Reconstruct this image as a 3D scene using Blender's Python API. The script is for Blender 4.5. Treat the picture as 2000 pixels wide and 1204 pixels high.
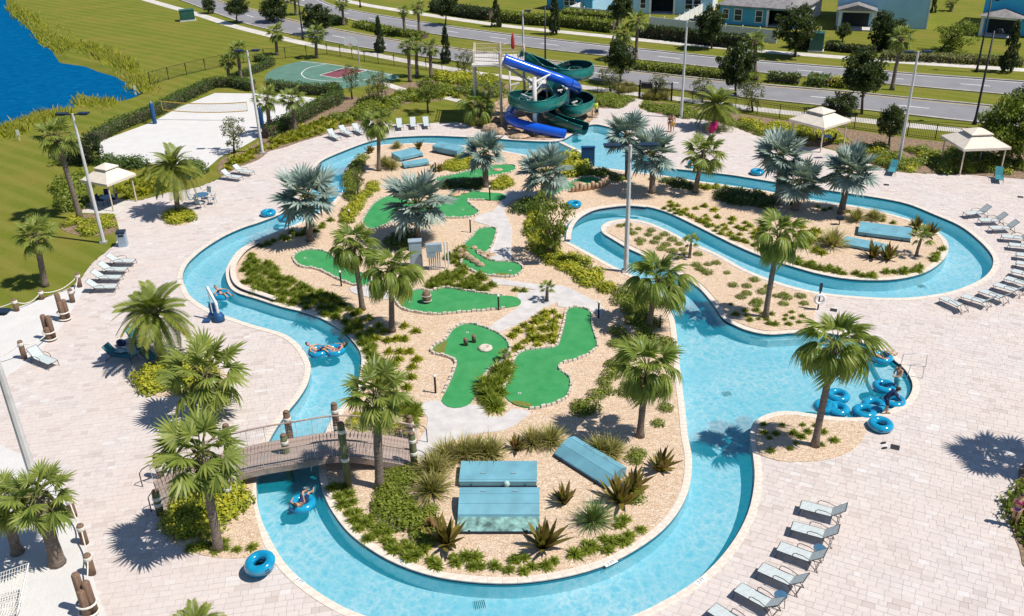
import bpy, bmesh, math, random
from mathutils import Vector, Matrix, Quaternion
from mathutils.geometry import delaunay_2d_cdt
for o in list(bpy.data.objects): bpy.data.objects.remove(o)
scene = bpy.context.scene
COL = scene.collection
rad = math.radians
# ------------------------------------------------------------------ camera
FPX, PITCH, ROLL, HC = 1800.0, rad(27.2), rad(-1.4), 26.0      # focal length in photo pixels (2000 wide)
_R = Vector((1, 0, 0)); _F = Vector((0, math.cos(PITCH), -math.sin(PITCH))); _U = Vector((0, math.sin(PITCH), math.cos(PITCH)))
CR = _R*math.cos(ROLL) + _U*math.sin(ROLL); CU = -_R*math.sin(ROLL) + _U*math.cos(ROLL); CF = _F
cam = bpy.data.cameras.new('camera'); camo = bpy.data.objects.new('camera', cam); COL.objects.link(camo)
cam.sensor_width = 36; cam.lens = 36*FPX/2000; cam.clip_end = 3000; cam.clip_start = 0.5
camo.matrix_world = Matrix(((CR.x, CU.x, -CF.x, 0), (CR.y, CU.y, -CF.y, 0), (CR.z, CU.z, -CF.z, HC), (0, 0, 0, 1)))
scene.camera = camo
# ------------------------------------------------------------------ sky, sun, exposure
ELEV, AZ = rad(58), rad(19)      # sun stands to the right, a little behind the camera
SUNV = Vector((math.cos(AZ)*math.cos(ELEV), -math.sin(AZ)*math.cos(ELEV), math.sin(ELEV)))
world = bpy.data.worlds.new('World'); scene.world = world; world.use_nodes = True
nt = world.node_tree
sky = nt.nodes.new('ShaderNodeTexSky'); sky.sky_type = 'NISHITA'; sky.sun_disc = False
sky.sun_elevation = ELEV; sky.sun_rotation = rad(109); sky.air_density = 1.0; sky.dust_density = 0.1; sky.ozone_density = 5.0
nt.links.new(sky.outputs[0], nt.nodes['Background'].inputs[0]); nt.nodes['Background'].inputs[1].default_value = 0.088
sl = bpy.data.lights.new('sun', 'SUN'); sl.energy = 5.0; sl.angle = rad(0.53); sl.color = (1.0, 0.95, 0.87)
so = bpy.data.objects.new('sun', sl); COL.objects.link(so); so.rotation_euler = (-SUNV).to_track_quat('-Z', 'Y').to_euler()
so.location = (60, -20, 90)
scene.view_settings.view_transform = 'Standard'; scene.view_settings.look = 'None'
scene.view_settings.exposure = 0.13; scene.view_settings.gamma = 1
scene.render.engine = 'CYCLES'
scene.cycles.max_bounces = 6; scene.cycles.transparent_max_bounces = 12
scene.cycles.caustics_reflective = False; scene.cycles.caustics_refractive = False
# ------------------------------------------------------------------ photo pixel -> place on the ground
def ray(px, py): return CR*(px-1000) + CU*(602-py) + CF*FPX
def G(px, py, z=0.0):
    d = ray(px, py); t = (z-HC)/d.z
    return Vector((d.x*t, d.y*t, z))
def atY(px, py, Y):
    d = ray(px, py); t = Y/d.y
    return Vector((d.x*t, Y, HC+d.z*t))
def proj(p):
    q = Vector(p)-Vector((0, 0, HC)); w = q.dot(CF)
    return 1000+FPX*q.dot(CR)/w, 602-FPX*q.dot(CU)/w
def mpp(px, py): return (G(px+1, py)-G(px, py)).length        # metres per photo pixel on the ground there
def hgt(px, py, topy): return atY(px, topy, G(px, py).y).z     # height of an upright thing from base and top rows
# ------------------------------------------------------------------ plane geometry
def spline(pts, step=0.4, closed=True):
    n = len(pts); out = []
    rng = n if closed else n-1
    for i in range(rng):
        if closed: p0, p1, p2, p3 = pts[i-1], pts[i], pts[(i+1) % n], pts[(i+2) % n]
        else: p0, p1, p2, p3 = pts[max(i-1, 0)], pts[i], pts[i+1], pts[min(i+2, n-1)]
        m = max(1, int((p2-p1).length/step))
        for k in range(m):
            t = k/m; t2 = t*t; t3 = t2*t
            out.append(0.5*((2*p1) + (p2-p0)*t + (2*p0-5*p1+4*p2-p3)*t2 + (3*p1-p0-3*p2+p3)*t3))
    if not closed: out.append(pts[-1].copy())
    return out
def PX(lst, z=0.0): return [G(x, y, z) for x, y in lst]
def XY(l): return [Vector((p.x, p.y)) for p in l]
def smooth_px(lst, step=0.4, closed=True): return XY(spline(PX(lst), step, closed))
class Poly:
    """closed plane polygon with a fast inside test and distance to its edge"""
    def __init__(s, pts):
        s.p = [(p[0], p[1]) for p in pts]; s.n = len(s.p)
        s.x0 = min(p[0] for p in s.p); s.x1 = max(p[0] for p in s.p); s.y0 = min(p[1] for p in s.p); s.y1 = max(p[1] for p in s.p)
        s.cell = 2.0; s.grid = {}; s.rows = {}
        for i in range(s.n):
            a, b = s.p[i], s.p[(i+1) % s.n]
            for gx in range(int(math.floor(min(a[0], b[0])/2)), int(math.floor(max(a[0], b[0])/2))+1):
                for gy in range(int(math.floor(min(a[1], b[1])/2)), int(math.floor(max(a[1], b[1])/2))+1):
                    s.grid.setdefault((gx, gy), []).append(i)
            for gy in range(int(math.floor(min(a[1], b[1])/2)), int(math.floor(max(a[1], b[1])/2))+1):
                s.rows.setdefault(gy, []).append(i)
    def has(s, x, y):
        if x < s.x0 or x > s.x1 or y < s.y0 or y > s.y1: return False
        c = False
        for i in s.rows.get(int(math.floor(y/2)), ()):
            a = s.p[i]; b = s.p[(i+1) % s.n]
            if (a[1] > y) != (b[1] > y) and x < (b[0]-a[0])*(y-a[1])/(b[1]-a[1])+a[0]: c = not c
        return c
    def dist(s, x, y, lim=2.0):
        best = lim*lim; gx = int(math.floor(x/2)); gy = int(math.floor(y/2)); r = int(lim/2)+1
        for ix in range(gx-r, gx+r+1):
            for iy in range(gy-r, gy+r+1):
                for i in s.grid.get((ix, iy), ()):
                    a = s.p[i]; b = s.p[(i+1) % s.n]; dx = b[0]-a[0]; dy = b[1]-a[1]; L = dx*dx+dy*dy
                    t = 0 if L == 0 else max(0, min(1, ((x-a[0])*dx+(y-a[1])*dy)/L))
                    d = (a[0]+t*dx-x)**2+(a[1]+t*dy-y)**2
                    if d < best: best = d
        return math.sqrt(best)
def area(p): return 0.5*sum(p[i][0]*p[(i+1) % len(p)][1]-p[(i+1) % len(p)][0]*p[i][1] for i in range(len(p)))
def offset(p, d):
    """offset a closed ring outwards by d"""
    s = 1 if area(p) > 0 else -1; n = len(p); out = []
    for i in range(n):
        t = (p[(i+1) % n]-p[i-1]); t = t.normalized() if t.length > 1e-9 else Vector((1, 0))
        out.append(p[i] + Vector((t.y, -t.x))*d*s)
    return out
def ring_even(p, step):
    """resample closed ring at even steps"""
    n = len(p); L = [0]
    for i in range(n): L.append(L[-1]+(p[(i+1) % n]-p[i]).length)
    m = max(3, int(L[-1]/step)); out = []; j = 0
    for k in range(m):
        s = L[-1]*k/m
        while L[j+1] < s: j += 1
        t = (s-L[j])/max(1e-9, L[j+1]-L[j]); out.append(p[j].lerp(p[(j+1) % n], t))
    return out
def line_even(p, step):
    L = [0]
    for i in range(len(p)-1): L.append(L[-1]+(p[i+1]-p[i]).length)
    m = max(1, int(round(L[-1]/step))); out = []; j = 0
    for k in range(m+1):
        s = min(L[-1]*k/m, L[-1]-1e-6)
        while L[j+1] < s: j += 1
        t = (s-L[j])/max(1e-9, L[j+1]-L[j]); out.append(p[j].lerp(p[j+1], t))
    return out
# ------------------------------------------------------------------ mesh builder
class MB:
    def __init__(s): s.v = []; s.f = []; s.m = []; s.a = []; s.cur = 0; s.val = 0.5
    def add(s, vs, fs):
        o = len(s.v); s.v += [tuple(v) for v in vs]
        for f in fs: s.f.append(tuple(i+o for i in f)); s.m.append(s.cur); s.a.append(s.val)
        return s
    def box(s, c, size, rz=0.0, M=None):
        hx, hy, hz = size[0]/2, size[1]/2, size[2]/2
        vs = [Vector((x, y, z)) for x in (-hx, hx) for y in (-hy, hy) for z in (-hz, hz)]
        if M is None: M = Matrix.Rotation(rz, 3, 'Z')
        c = Vector(c); vs = [c+M @ v for v in vs]
        return s.add(vs, [(0, 1, 3, 2), (4, 6, 7, 5), (0, 4, 5, 1), (2, 3, 7, 6), (0, 2, 6, 4), (1, 5, 7, 3)])
    def beam(s, a, b, w, h):
        a = Vector(a); b = Vector(b); d = b-a; L = d.length
        if L < 1e-6: return s
        q = d.to_track_quat('X', 'Z').to_matrix()
        return s.box((a+b)/2, (L, w, h), M=q)
    def tube(s, pts, r, n=8, cap=True, closed=False):
        pts = [Vector(p) for p in pts]; k = len(pts)
        rs = r if isinstance(r, (list, tuple)) else [r]*k
        vs = []; up = None
        for i in range(k):
            if closed: t = pts[(i+1) % k]-pts[i-1]
            else: t = pts[min(i+1, k-1)]-pts[max(i-1, 0)]
            t = t.normalized() if t.length > 1e-9 else Vector((0, 0, 1))
            if up is None:
                up = Vector((0, 0, 1)) if abs(t.z) < 0.9 else Vector((1, 0, 0))
            up = (up - t*up.dot(t)); up = up.normalized() if up.length > 1e-6 else Vector((0, 1, 0))
            b = t.cross(up)
            for j in range(n):
                a = 2*math.pi*j/n; vs.append(pts[i]+(up*math.cos(a)+b*math.sin(a))*rs[i])
        fs = []
        for i in range(k if closed else k-1):
            for j in range(n):
                i2 = (i+1) % k; fs.append((i*n+j, i*n+(j+1) % n, i2*n+(j+1) % n, i2*n+j))
        if cap and not closed:
            fs.append(tuple(range(n-1, -1, -1))); fs.append(tuple((k-1)*n+j for j in range(n)))
        return s.add(vs, fs)
    def cyl(s, c, r, h, n=16, r2=None):
        c = Vector(c); r2 = r if r2 is None else r2
        return s.tube([c, c+Vector((0, 0, h))], [r, r2], n)
    def lathe(s, c, prof, n=16):
        c = Vector(c); vs = []; k = len(prof)
        for r, z in prof:
            for j in range(n): a = 2*math.pi*j/n; vs.append(c+Vector((r*math.cos(a), r*math.sin(a), z)))
        fs = [(i*n+j, i*n+(j+1) % n, (i+1)*n+(j+1) % n, (i+1)*n+j) for i in range(k-1) for j in range(n)]
        fs.append(tuple(range(n-1, -1, -1))); fs.append(tuple((k-1)*n+j for j in range(n)))
        return s.add(vs, fs)
    def prism(s, poly, z0, z1, top=True, bottom=False):
        p = list(poly) if area(poly) > 0 else list(poly)[::-1]; n = len(p)
        s.add([(q[0], q[1], z0) for q in p]+[(q[0], q[1], z1) for q in p], [(i, (i+1) % n, n+(i+1) % n, n+i) for i in range(n)])
        if top: s.sheet(p, z1)
        return s
    def sheet(s, p, z):
        if len(p) == 4 or len(p) == 3:
            q = p if area(p) > 0 else p[::-1]
            return s.add([(a[0], a[1], z) for a in q], [tuple(range(len(q)))])
        vs, fs = tri_poly([p])
        return s.add([(a[0], a[1], z) for a in vs], fs)
    def sphere(s, c, r, n=10, m=6, sc=(1, 1, 1)):
        c = Vector(c); vs = [c+Vector((0, 0, -r*sc[2]))]
        for i in range(1, m):
            ph = -math.pi/2+math.pi*i/m
            for j in range(n):
                a = 2*math.pi*j/n; vs.append(c+Vector((math.cos(ph)*math.cos(a)*r*sc[0], math.cos(ph)*math.sin(a)*r*sc[1], math.sin(ph)*r*sc[2])))
        vs.append(c+Vector((0, 0, r*sc[2]))); fs = [(0, 1+(j+1) % n, 1+j) for j in range(n)]
        for i in range(m-2):
            for j in range(n): fs.append((1+i*n+j, 1+i*n+(j+1) % n, 1+(i+1)*n+(j+1) % n, 1+(i+1)*n+j))
        t = len(vs)-1; b = 1+(m-2)*n
        fs += [(t, b+j, b+(j+1) % n) for j in range(n)]
        return s.add(vs, fs)
    def mesh(s, name, mats, smooth=False):
        me = bpy.data.meshes.new(name); me.from_pydata(s.v, [], s.f)
        if not isinstance(mats, (list, tuple)): mats = [mats]
        for m in mats: me.materials.append(m)
        if len(mats) > 1: me.polygons.foreach_set('material_index', s.m)
        at = me.attributes.new('v', 'FLOAT', 'FACE'); at.data.foreach_set('value', s.a)
        if smooth: me.polygons.foreach_set('use_smooth', [True]*len(me.polygons))
        me.update()
        return me
    def build(s, name, mats, parent=None, smooth=False):
        return obj(name, s.mesh(name, mats, smooth), parent)
def tri_poly(rings, keep=None):
    vs = []; es = []
    for r in rings:
        o = len(vs); n = len(r); vs += [Vector((p[0], p[1])) for p in r]; es += [(o+i, o+(i+1) % n) for i in range(n)]
    ov, oe, of, _, _, _ = delaunay_2d_cdt(vs, es, [], 0, 1e-5)
    if keep is None:
        P = Poly(rings[0]); H = [Poly(r) for r in rings[1:]]
        keep = lambda x, y: P.has(x, y) and not any(h.has(x, y) for h in H)
    fs = []
    for f in of:
        x = sum(ov[i].x for i in f)/len(f); y = sum(ov[i].y for i in f)/len(f)
        if keep(x, y):
            a = area([ov[i] for i in f])
            fs.append(tuple(f) if a > 0 else tuple(f)[::-1])
    return ov, fs
def obj(name, me, parent=None, loc=None, rot=None, scale=None):
    o = bpy.data.objects.new(name, me); COL.objects.link(o)
    if parent: o.parent = parent
    if loc is not None: o.location = loc
    if rot is not None: o.rotation_euler = rot
    if scale is not None: o.scale = scale if hasattr(scale, '__len__') else (scale,)*3
    return o
def tag(o, label, cat, group=None):
    o['label'] = label; o['category'] = cat
    if group: o['group'] = group
    return o
def thing(name, label, cat, loc=(0, 0, 0), rz=0.0, group=None):
    o = obj(name, None, None, loc, (0, 0, rz)); o.empty_display_size = 0.2
    return tag(o, label, cat, group)
def struct(o): o['kind'] = 'structure'; return o
def stuff(o): o['kind'] = 'stuff'; return o
def kids(o): return [c for c in ALLKIDS.get(o.name, [])]
def copy_tree(o, parent=None):
    c = o.copy(); COL.objects.link(c); c.parent = parent
    for ch in o.children: copy_tree(ch, c)
    return c
# ------------------------------------------------------------------ materials
def lin(r, g, b):
    f = lambda c: (c/255/12.92) if c/255 <= 0.04045 else ((c/255+0.055)/1.055)**2.4
    return (f(r), f(g), f(b), 1)
class NT:
    def __init__(s, name):
        s.m = bpy.data.materials.new(name); s.m.use_nodes = True; s.t = s.m.node_tree; s.b = s.t.nodes['Principled BSDF']
    def n(s, typ, **kw):
        nd = s.t.nodes.new('ShaderNode'+typ)
        for k, v in kw.items():
            if k in nd.inputs: nd.inputs[k].default_value = v
            else: setattr(nd, k, v)
        return nd
    def l(s, a, b): s.t.links.new(a, b)
    def mix(s, fac, a, b, mode='MIX'):
        nd = s.t.nodes.new('ShaderNodeMix'); nd.data_type = 'RGBA'; nd.blend_type = mode
        for sock, v in ((nd.inputs[0], fac), (nd.inputs[6], a), (nd.inputs[7], b)):
            if hasattr(v, 'is_output'): s.l(v, sock)
            else: sock.default_value = v
        return nd.outputs[2]
    def ramp(s, fac, stops, interp='LINEAR'):
        nd = s.t.nodes.new('ShaderNodeValToRGB'); s.l(fac, nd.inputs[0]); e = nd.color_ramp; e.interpolation = interp
        while len(e.elements) < len(stops): e.elements.new(0.5)
        for el, (p, c) in zip(e.elements, stops): el.position = p; el.color = c if len(c) == 4 else (*c, 1)
        return nd.outputs[0]
    def coord(s, kind='Object'): return s.n('TexCoord').outputs[kind]
    def noise(s, scale, detail=3, rough=0.55, vec=None, dist=0.0):
        nd = s.n('TexNoise', Scale=scale, Detail=detail, Roughness=rough, Distortion=dist)
        if vec is None: vec = s.coord()
        s.l(vec, nd.inputs['Vector']); return nd.outputs['Fac']
    def bump(s, h, strength=0.3, dist=0.02):
        nd = s.n('Bump', Strength=strength, Distance=dist); s.l(h, nd.inputs['Height']); s.l(nd.outputs[0], s.b.inputs['Normal']); return nd
    def set(s, **kw):
        for k, v in kw.items():
            k = k.replace('_', ' ')
            if hasattr(v, 'is_output'): s.l(v, s.b.inputs[k])
            else: s.b.inputs[k].default_value = v
        return s
def plain(name, col, rough=0.6, metal=0.0, var=0.12, scale=3.0, bump=0.0, bscale=40.0, spec=0.4, coat=0.0):
    m = NT(name); c = col if len(col) == 4 else (*col, 1)
    dk = tuple(x*(1-var*1.6) for x in c[:3])+(1,); lt = tuple(min(1, x*(1+var)) for x in c[:3])+(1,)
    f = m.noise(scale, 5)
    m.set(Base_Color=m.ramp(f, [(0.3, dk), (0.7, lt)]), Roughness=rough, Metallic=metal)
    m.b.inputs['Specular IOR Level'].default_value = spec
    if coat: m.b.inputs['Coat Weight'].default_value = coat
    if bump: m.bump(m.noise(bscale, 3), bump, 0.01)
    return m.m
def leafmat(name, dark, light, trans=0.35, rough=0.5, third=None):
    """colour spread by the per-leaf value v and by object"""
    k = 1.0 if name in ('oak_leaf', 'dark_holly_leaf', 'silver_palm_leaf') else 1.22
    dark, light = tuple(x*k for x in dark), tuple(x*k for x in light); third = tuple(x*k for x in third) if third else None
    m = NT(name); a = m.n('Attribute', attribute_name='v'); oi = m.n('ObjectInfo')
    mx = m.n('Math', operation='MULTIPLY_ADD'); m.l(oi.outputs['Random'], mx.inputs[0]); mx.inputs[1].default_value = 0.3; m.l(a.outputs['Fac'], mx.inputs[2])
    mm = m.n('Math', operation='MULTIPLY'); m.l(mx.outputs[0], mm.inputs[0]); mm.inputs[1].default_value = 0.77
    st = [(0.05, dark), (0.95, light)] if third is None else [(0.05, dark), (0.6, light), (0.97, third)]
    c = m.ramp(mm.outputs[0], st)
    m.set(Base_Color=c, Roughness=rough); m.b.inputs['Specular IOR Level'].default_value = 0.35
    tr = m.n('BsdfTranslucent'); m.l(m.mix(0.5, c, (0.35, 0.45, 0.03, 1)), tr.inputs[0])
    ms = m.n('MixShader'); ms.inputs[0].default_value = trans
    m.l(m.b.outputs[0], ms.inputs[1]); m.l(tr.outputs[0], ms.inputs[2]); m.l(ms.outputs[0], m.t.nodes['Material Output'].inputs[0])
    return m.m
M = {}
def mk():
    # travertine pavers: colour from the per-piece value, soft veins
    m = NT('travertine_paver'); a = m.n('Attribute', attribute_name='v'); co = m.coord()
    c = m.ramp(a.outputs['Fac'], [(0.0, (0.47, 0.40, 0.37)), (0.15, (0.56, 0.495, 0.465)), (0.45, (0.605, 0.55, 0.525)), (0.7, (0.63, 0.56, 0.52)), (0.9, (0.64, 0.605, 0.58)), (1.0, (0.66, 0.645, 0.63))])
    n1 = m.noise(5, 6, 0.65, co, 0.6); big = m.noise(0.25, 3, 0.5, co)
    c = m.mix(m.ramp(n1, [(0.35, (0, 0, 0)), (0.75, (0.5, 0.5, 0.5))]), c, (0.47, 0.40, 0.375, 1))
    c = m.mix(m.ramp(big, [(0.3, (0.0, 0, 0)), (0.75, (0.6, 0.6, 0.6))]), c, (0.60, 0.50, 0.44, 1)); c = m.mix(m.ramp(m.noise(0.9, 5, 0.65, co, 0.5), [(0.5, (0, 0, 0)), (0.8, (0.55, 0.55, 0.55))]), c, (0.45, 0.39, 0.36, 1))
    m.set(Base_Color=c, Roughness=0.8); m.b.inputs['Specular IOR Level'].default_value = 0.15; m.bump(m.noise(30, 4, 0.6, co), 0.25, 0.006); M['paver'] = m.m
    M['joint'] = plain('paver_joint', (0.55, 0.48, 0.44), 0.9, scale=6, var=0.2)
    M['coping'] = plain('coping_stone', (0.70, 0.61, 0.52), 0.65, scale=4, var=0.12, bump=0.2)
    M['curbwhite'] = plain('green_edge_stone', (0.60, 0.52, 0.43), 0.8, scale=7, var=0.22, bump=0.4, bscale=20)
    M['concrete'] = plain('pale_concrete', (0.56, 0.53, 0.51), 0.85, scale=1.5, var=0.10, bump=0.15)
    M['sidewalk'] = plain('sidewalk_concrete', (0.58, 0.54, 0.49), 0.85, scale=0.8, var=0.12, bump=0.1)
    M['kerb'] = plain('kerb_concrete', (0.42, 0.38, 0.34), 0.85, scale=1.0, var=0.2)
    # asphalt
    m = NT('asphalt'); co = m.coord(); f = m.noise(0.35, 5, 0.6, co); g = m.noise(25, 3, 0.6, co)
    c = m.ramp(f, [(0.25, (0.165, 0.162, 0.178)), (0.5, (0.22, 0.215, 0.23)), (0.75, (0.27, 0.265, 0.275))]); c = m.mix(0.35, c, m.ramp(g, [(0.3, (0.12, 0.12, 0.125)), (0.7, (0.33, 0.32, 0.32))]))
    m.set(Base_Color=c, Roughness=0.9); m.bump(g, 0.2, 0.01); M['asphalt'] = m.m
    M['paint'] = plain('road_paint', (0.75, 0.74, 0.70), 0.7, scale=2, var=0.15)
    M['paintyellow'] = plain('road_paint_yellow', (0.62, 0.45, 0.12), 0.7, scale=2, var=0.2)
    # lawn with mower stripes
    m = NT('lawn_grass'); co = m.coord(); f = m.noise(0.16, 5, 0.62, co); g = m.noise(3.5, 5, 0.7, co); h = m.noise(26, 3, 0.7, co)
    mp = m.n('Mapping'); mp.inputs['Rotation'].default_value = (0, 0, rad(-52)); m.l(co, mp.inputs[0])
    w = m.n('TexWave', Scale=0.17, Distortion=2.6, Detail=2.0); w.inputs['Detail Scale'].default_value = 0.6; m.l(mp.outputs[0], w.inputs['Vector'])
    c = m.ramp(f, [(0.28, (0.105, 0.152, 0.014)), (0.5, (0.170, 0.178, 0.024)), (0.72, (0.27, 0.195, 0.050))])
    c = m.mix(m.ramp(g, [(0.35, (0.0, 0, 0)), (0.75, (0.6, 0.6, 0.6))]), c, (0.075, 0.105, 0.012, 1))
    c = m.mix(m.ramp(w.outputs['Fac'], [(0.3, (0, 0, 0)), (0.9, (0.34, 0.34, 0.34))]), c, (0.27, 0.235, 0.06, 1))
    c = m.mix(0.30, c, m.ramp(h, [(0.3, (0.05, 0.075, 0.008)), (0.7, (0.25, 0.27, 0.05))]))
    m.set(Base_Color=c, Roughness=0.9); m.b.inputs['Specular IOR Level'].default_value = 0.03; m.bump(h, 0.6, 0.05); M['lawn'] = m.m
    # bark / wood-chip mulch: loose tan chips
    m = NT('tan_mulch'); co = m.coord()
    v = m.n('TexVoronoi', Scale=15.0); v.feature = 'F1'; mp = m.n('Mapping'); mp.inputs['Scale'].default_value = (1, 1.8, 1); m.l(co, mp.inputs[0])
    nz = m.n('TexNoise', Scale=3.0, Detail=2.0); m.l(mp.outputs[0], nz.inputs['Vector'])
    ad = m.n('VectorMath', operation='MULTIPLY_ADD'); m.l(nz.outputs['Color'], ad.inputs[0]); ad.inputs[1].default_value = (0.8, 0.8, 0.8); m.l(mp.outputs[0], ad.inputs[2])
    m.l(ad.outputs[0], v.inputs['Vector']); sp = m.n('SeparateColor'); m.l(v.outputs['Color'], sp.inputs[0])
    c = m.ramp(sp.outputs[0], [(0.0, (0.36, 0.22, 0.12)), (0.12, (0.60, 0.41, 0.26)), (0.45, (0.76, 0.57, 0.41)), (0.8, (0.82, 0.65, 0.50)), (1.0, (0.88, 0.77, 0.62))])
    big = m.noise(0.5, 4, 0.6, co); c = m.mix(m.ramp(big, [(0.35, (0, 0, 0)), (0.8, (0.40, 0.40, 0.40))]), c, (0.66, 0.45, 0.28, 1))
    m.set(Base_Color=c, Roughness=0.9); m.bump(v.outputs['Distance'], 0.8, 0.05); m.b.inputs['Specular IOR Level'].default_value = 0.1; M['mulch'] = m.m
    M['darkmulch'] = plain('brown_mulch', (0.25, 0.17, 0.11), 0.95, scale=5, var=0.35, bump=0.6, bscale=18)
    # beach sand
    m = NT('white_sand'); co = m.coord(); f = m.noise(0.8, 6, 0.65, co); g = m.noise(7, 5, 0.7, co)
    m.set(Base_Color=m.ramp(f, [(0.3, (0.57, 0.55, 0.525)), (0.7, (0.64, 0.62, 0.60))]), Roughness=0.95)
    m.bump(g, 0.5, 0.08); M['sand'] = m.m
    # putting turf
    m = NT('putting_turf'); co = m.coord(); f = m.noise(1.2, 5, 0.6, co); g = m.noise(60, 2, 0.6, co)
    c = m.ramp(f, [(0.3, (0.030, 0.225, 0.070)), (0.7, (0.065, 0.310, 0.115))]); c = m.mix(m.ramp(m.noise(0.35, 4, 0.6, co), [(0.45, (0, 0, 0)), (0.75, (0.45, 0.45, 0.45))]), c, (0.10, 0.30, 0.11, 1)); c = m.mix(0.25, c, m.ramp(g, [(0.3, (0.02, 0.16, 0.04)), (0.7, (0.09, 0.36, 0.14))]))
    m.set(Base_Color=c, Roughness=0.9); m.b.inputs['Specular IOR Level'].default_value = 0.05; m.bump(g, 0.3, 0.01); M['turf'] = m.m
    M['rough'] = plain('rough_turf', (0.17, 0.19, 0.035), 0.95, scale=9, var=0.3, bump=0.5)
    # pool: plaster, tile band, water
    m = NT('pool_plaster'); co = m.coord(); f = m.noise(1.0, 4, 0.6, co)
    m.set(Base_Color=m.ramp(f, [(0.3, (0.60, 0.70, 0.745)), (0.7, (0.66, 0.745, 0.78))]), Roughness=0.7); M['plaster'] = m.m
    m = NT('navy_tile'); br = m.n('TexBrick', Scale=1.0); br.offset = 0.0
    co = m.coord('UV'); 
    m.set(Base_Color=m.ramp(m.noise(9, 2, 0.5), [(0.3, (0.006, 0.02, 0.075)), (0.7, (0.012, 0.04, 0.13))]), Roughness=0.2); m.t.nodes.remove(br); M['tile'] = m.m
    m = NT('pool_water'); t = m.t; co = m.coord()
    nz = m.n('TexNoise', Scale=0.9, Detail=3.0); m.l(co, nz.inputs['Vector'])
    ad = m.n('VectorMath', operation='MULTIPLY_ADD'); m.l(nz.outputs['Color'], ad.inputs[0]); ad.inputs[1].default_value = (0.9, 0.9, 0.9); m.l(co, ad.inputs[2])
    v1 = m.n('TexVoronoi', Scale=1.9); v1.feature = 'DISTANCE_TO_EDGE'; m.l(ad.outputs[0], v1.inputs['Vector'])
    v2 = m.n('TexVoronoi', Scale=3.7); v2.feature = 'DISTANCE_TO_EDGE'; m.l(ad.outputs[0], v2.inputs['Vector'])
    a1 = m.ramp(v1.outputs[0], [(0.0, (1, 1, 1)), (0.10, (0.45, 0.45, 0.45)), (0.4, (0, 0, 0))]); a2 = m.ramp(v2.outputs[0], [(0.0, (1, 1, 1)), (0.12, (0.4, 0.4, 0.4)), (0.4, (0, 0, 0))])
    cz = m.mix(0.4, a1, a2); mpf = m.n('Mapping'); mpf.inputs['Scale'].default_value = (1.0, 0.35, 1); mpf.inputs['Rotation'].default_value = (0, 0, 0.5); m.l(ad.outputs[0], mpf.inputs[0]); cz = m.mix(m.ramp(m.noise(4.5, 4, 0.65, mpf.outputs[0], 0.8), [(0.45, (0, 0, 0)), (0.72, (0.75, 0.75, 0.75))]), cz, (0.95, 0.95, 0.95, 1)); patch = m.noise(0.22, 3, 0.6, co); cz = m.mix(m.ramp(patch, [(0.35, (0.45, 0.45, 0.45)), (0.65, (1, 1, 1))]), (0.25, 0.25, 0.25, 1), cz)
    caustic_tint = m.ramp(cz, [(0.0, (0.43, 0.73, 0.82)), (0.3, (0.60, 0.85, 0.92)), (0.8, (1.0, 1.0, 1.0))])  # caustic light net and bright ripple streaks painted into the transmission colour
    tr = m.n('BsdfTransparent'); m.l(caustic_tint, tr.inputs[0])
    gl = m.n('BsdfGlossy', Roughness=0.08); gl.inputs[0].default_value = (1, 1, 1, 1)
    wv = m.noise(3.2, 4, 0.6, ad.outputs[0], 0.4); bp = m.n('Bump', Strength=0.55, Distance=0.05); m.l(wv, bp.inputs['Height']); m.l(bp.outputs[0], gl.inputs['Normal'])
    fr = m.n('Fresnel', IOR=1.33); m.l(bp.outputs[0], fr.inputs['Normal'])
    df = m.n('BsdfDiffuse'); df.inputs[0].default_value = (0.002, 0.50, 0.66, 1); mb_ = m.n('MixShader'); mb_.inputs[0].default_value = 0.25; m.l(tr.outputs[0], mb_.inputs[1]); m.l(df.outputs[0], mb_.inputs[2])
    ms = m.n('MixShader'); m.l(fr.outputs[0], ms.inputs[0]); m.l(mb_.outputs[0], ms.inputs[1]); m.l(gl.outputs[0], ms.inputs[2])
    m.l(ms.outputs[0], t.nodes['Material Output'].inputs[0]); t.nodes.remove(m.b); M['water'] = m.m
    m = NT('lake_water'); co = m.coord(); mp = m.n('Mapping'); mp.inputs['Scale'].default_value = (1, 2.2, 1); m.l(co, mp.inputs[0])
    f = m.noise(0.9, 6, 0.75, mp.outputs[0], 0.5); m.set(Base_Color=m.ramp(f, [(0.3, (0.001, 0.060, 0.165)), (0.5, (0.001, 0.088, 0.225)), (0.72, (0.004, 0.125, 0.29))]), Roughness=0.35)  # ripple tones put into the colour in place of sky reflection
    m.b.inputs['Specular IOR Level'].default_value = 0.0; m.bump(m.noise(1.6, 4, 0.65, mp.outputs[0]), 0.35, 0.12); M['lake'] = m.m
    # timber, metal, plastics, paint
    m = NT('weathered_piling'); co = m.coord(); mp = m.n('Mapping'); mp.inputs['Scale'].default_value = (9, 9, 0.8); m.l(co, mp.inputs[0]); f = m.noise(2.0, 5, 0.65, mp.outputs[0])
    m.set(Base_Color=m.ramp(f, [(0.25, (0.085, 0.05, 0.032)), (0.5, (0.19, 0.115, 0.075)), (0.75, (0.31, 0.205, 0.145))]), Roughness=0.9); m.bump(f, 0.6, 0.02); M['piling'] = m.m
    m = NT('mossy_piling'); co = m.coord(); mp = m.n('Mapping'); mp.inputs['Scale'].default_value = (8, 8, 0.8); m.l(co, mp.inputs[0]); f = m.noise(2.0, 5, 0.65, mp.outputs[0])
    m.set(Base_Color=m.ramp(f, [(0.25, (0.05, 0.06, 0.025)), (0.5, (0.12, 0.135, 0.06)), (0.75, (0.23, 0.21, 0.12))]), Roughness=0.9); m.bump(f, 0.6, 0.02); M['greenpiling'] = m.m
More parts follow.
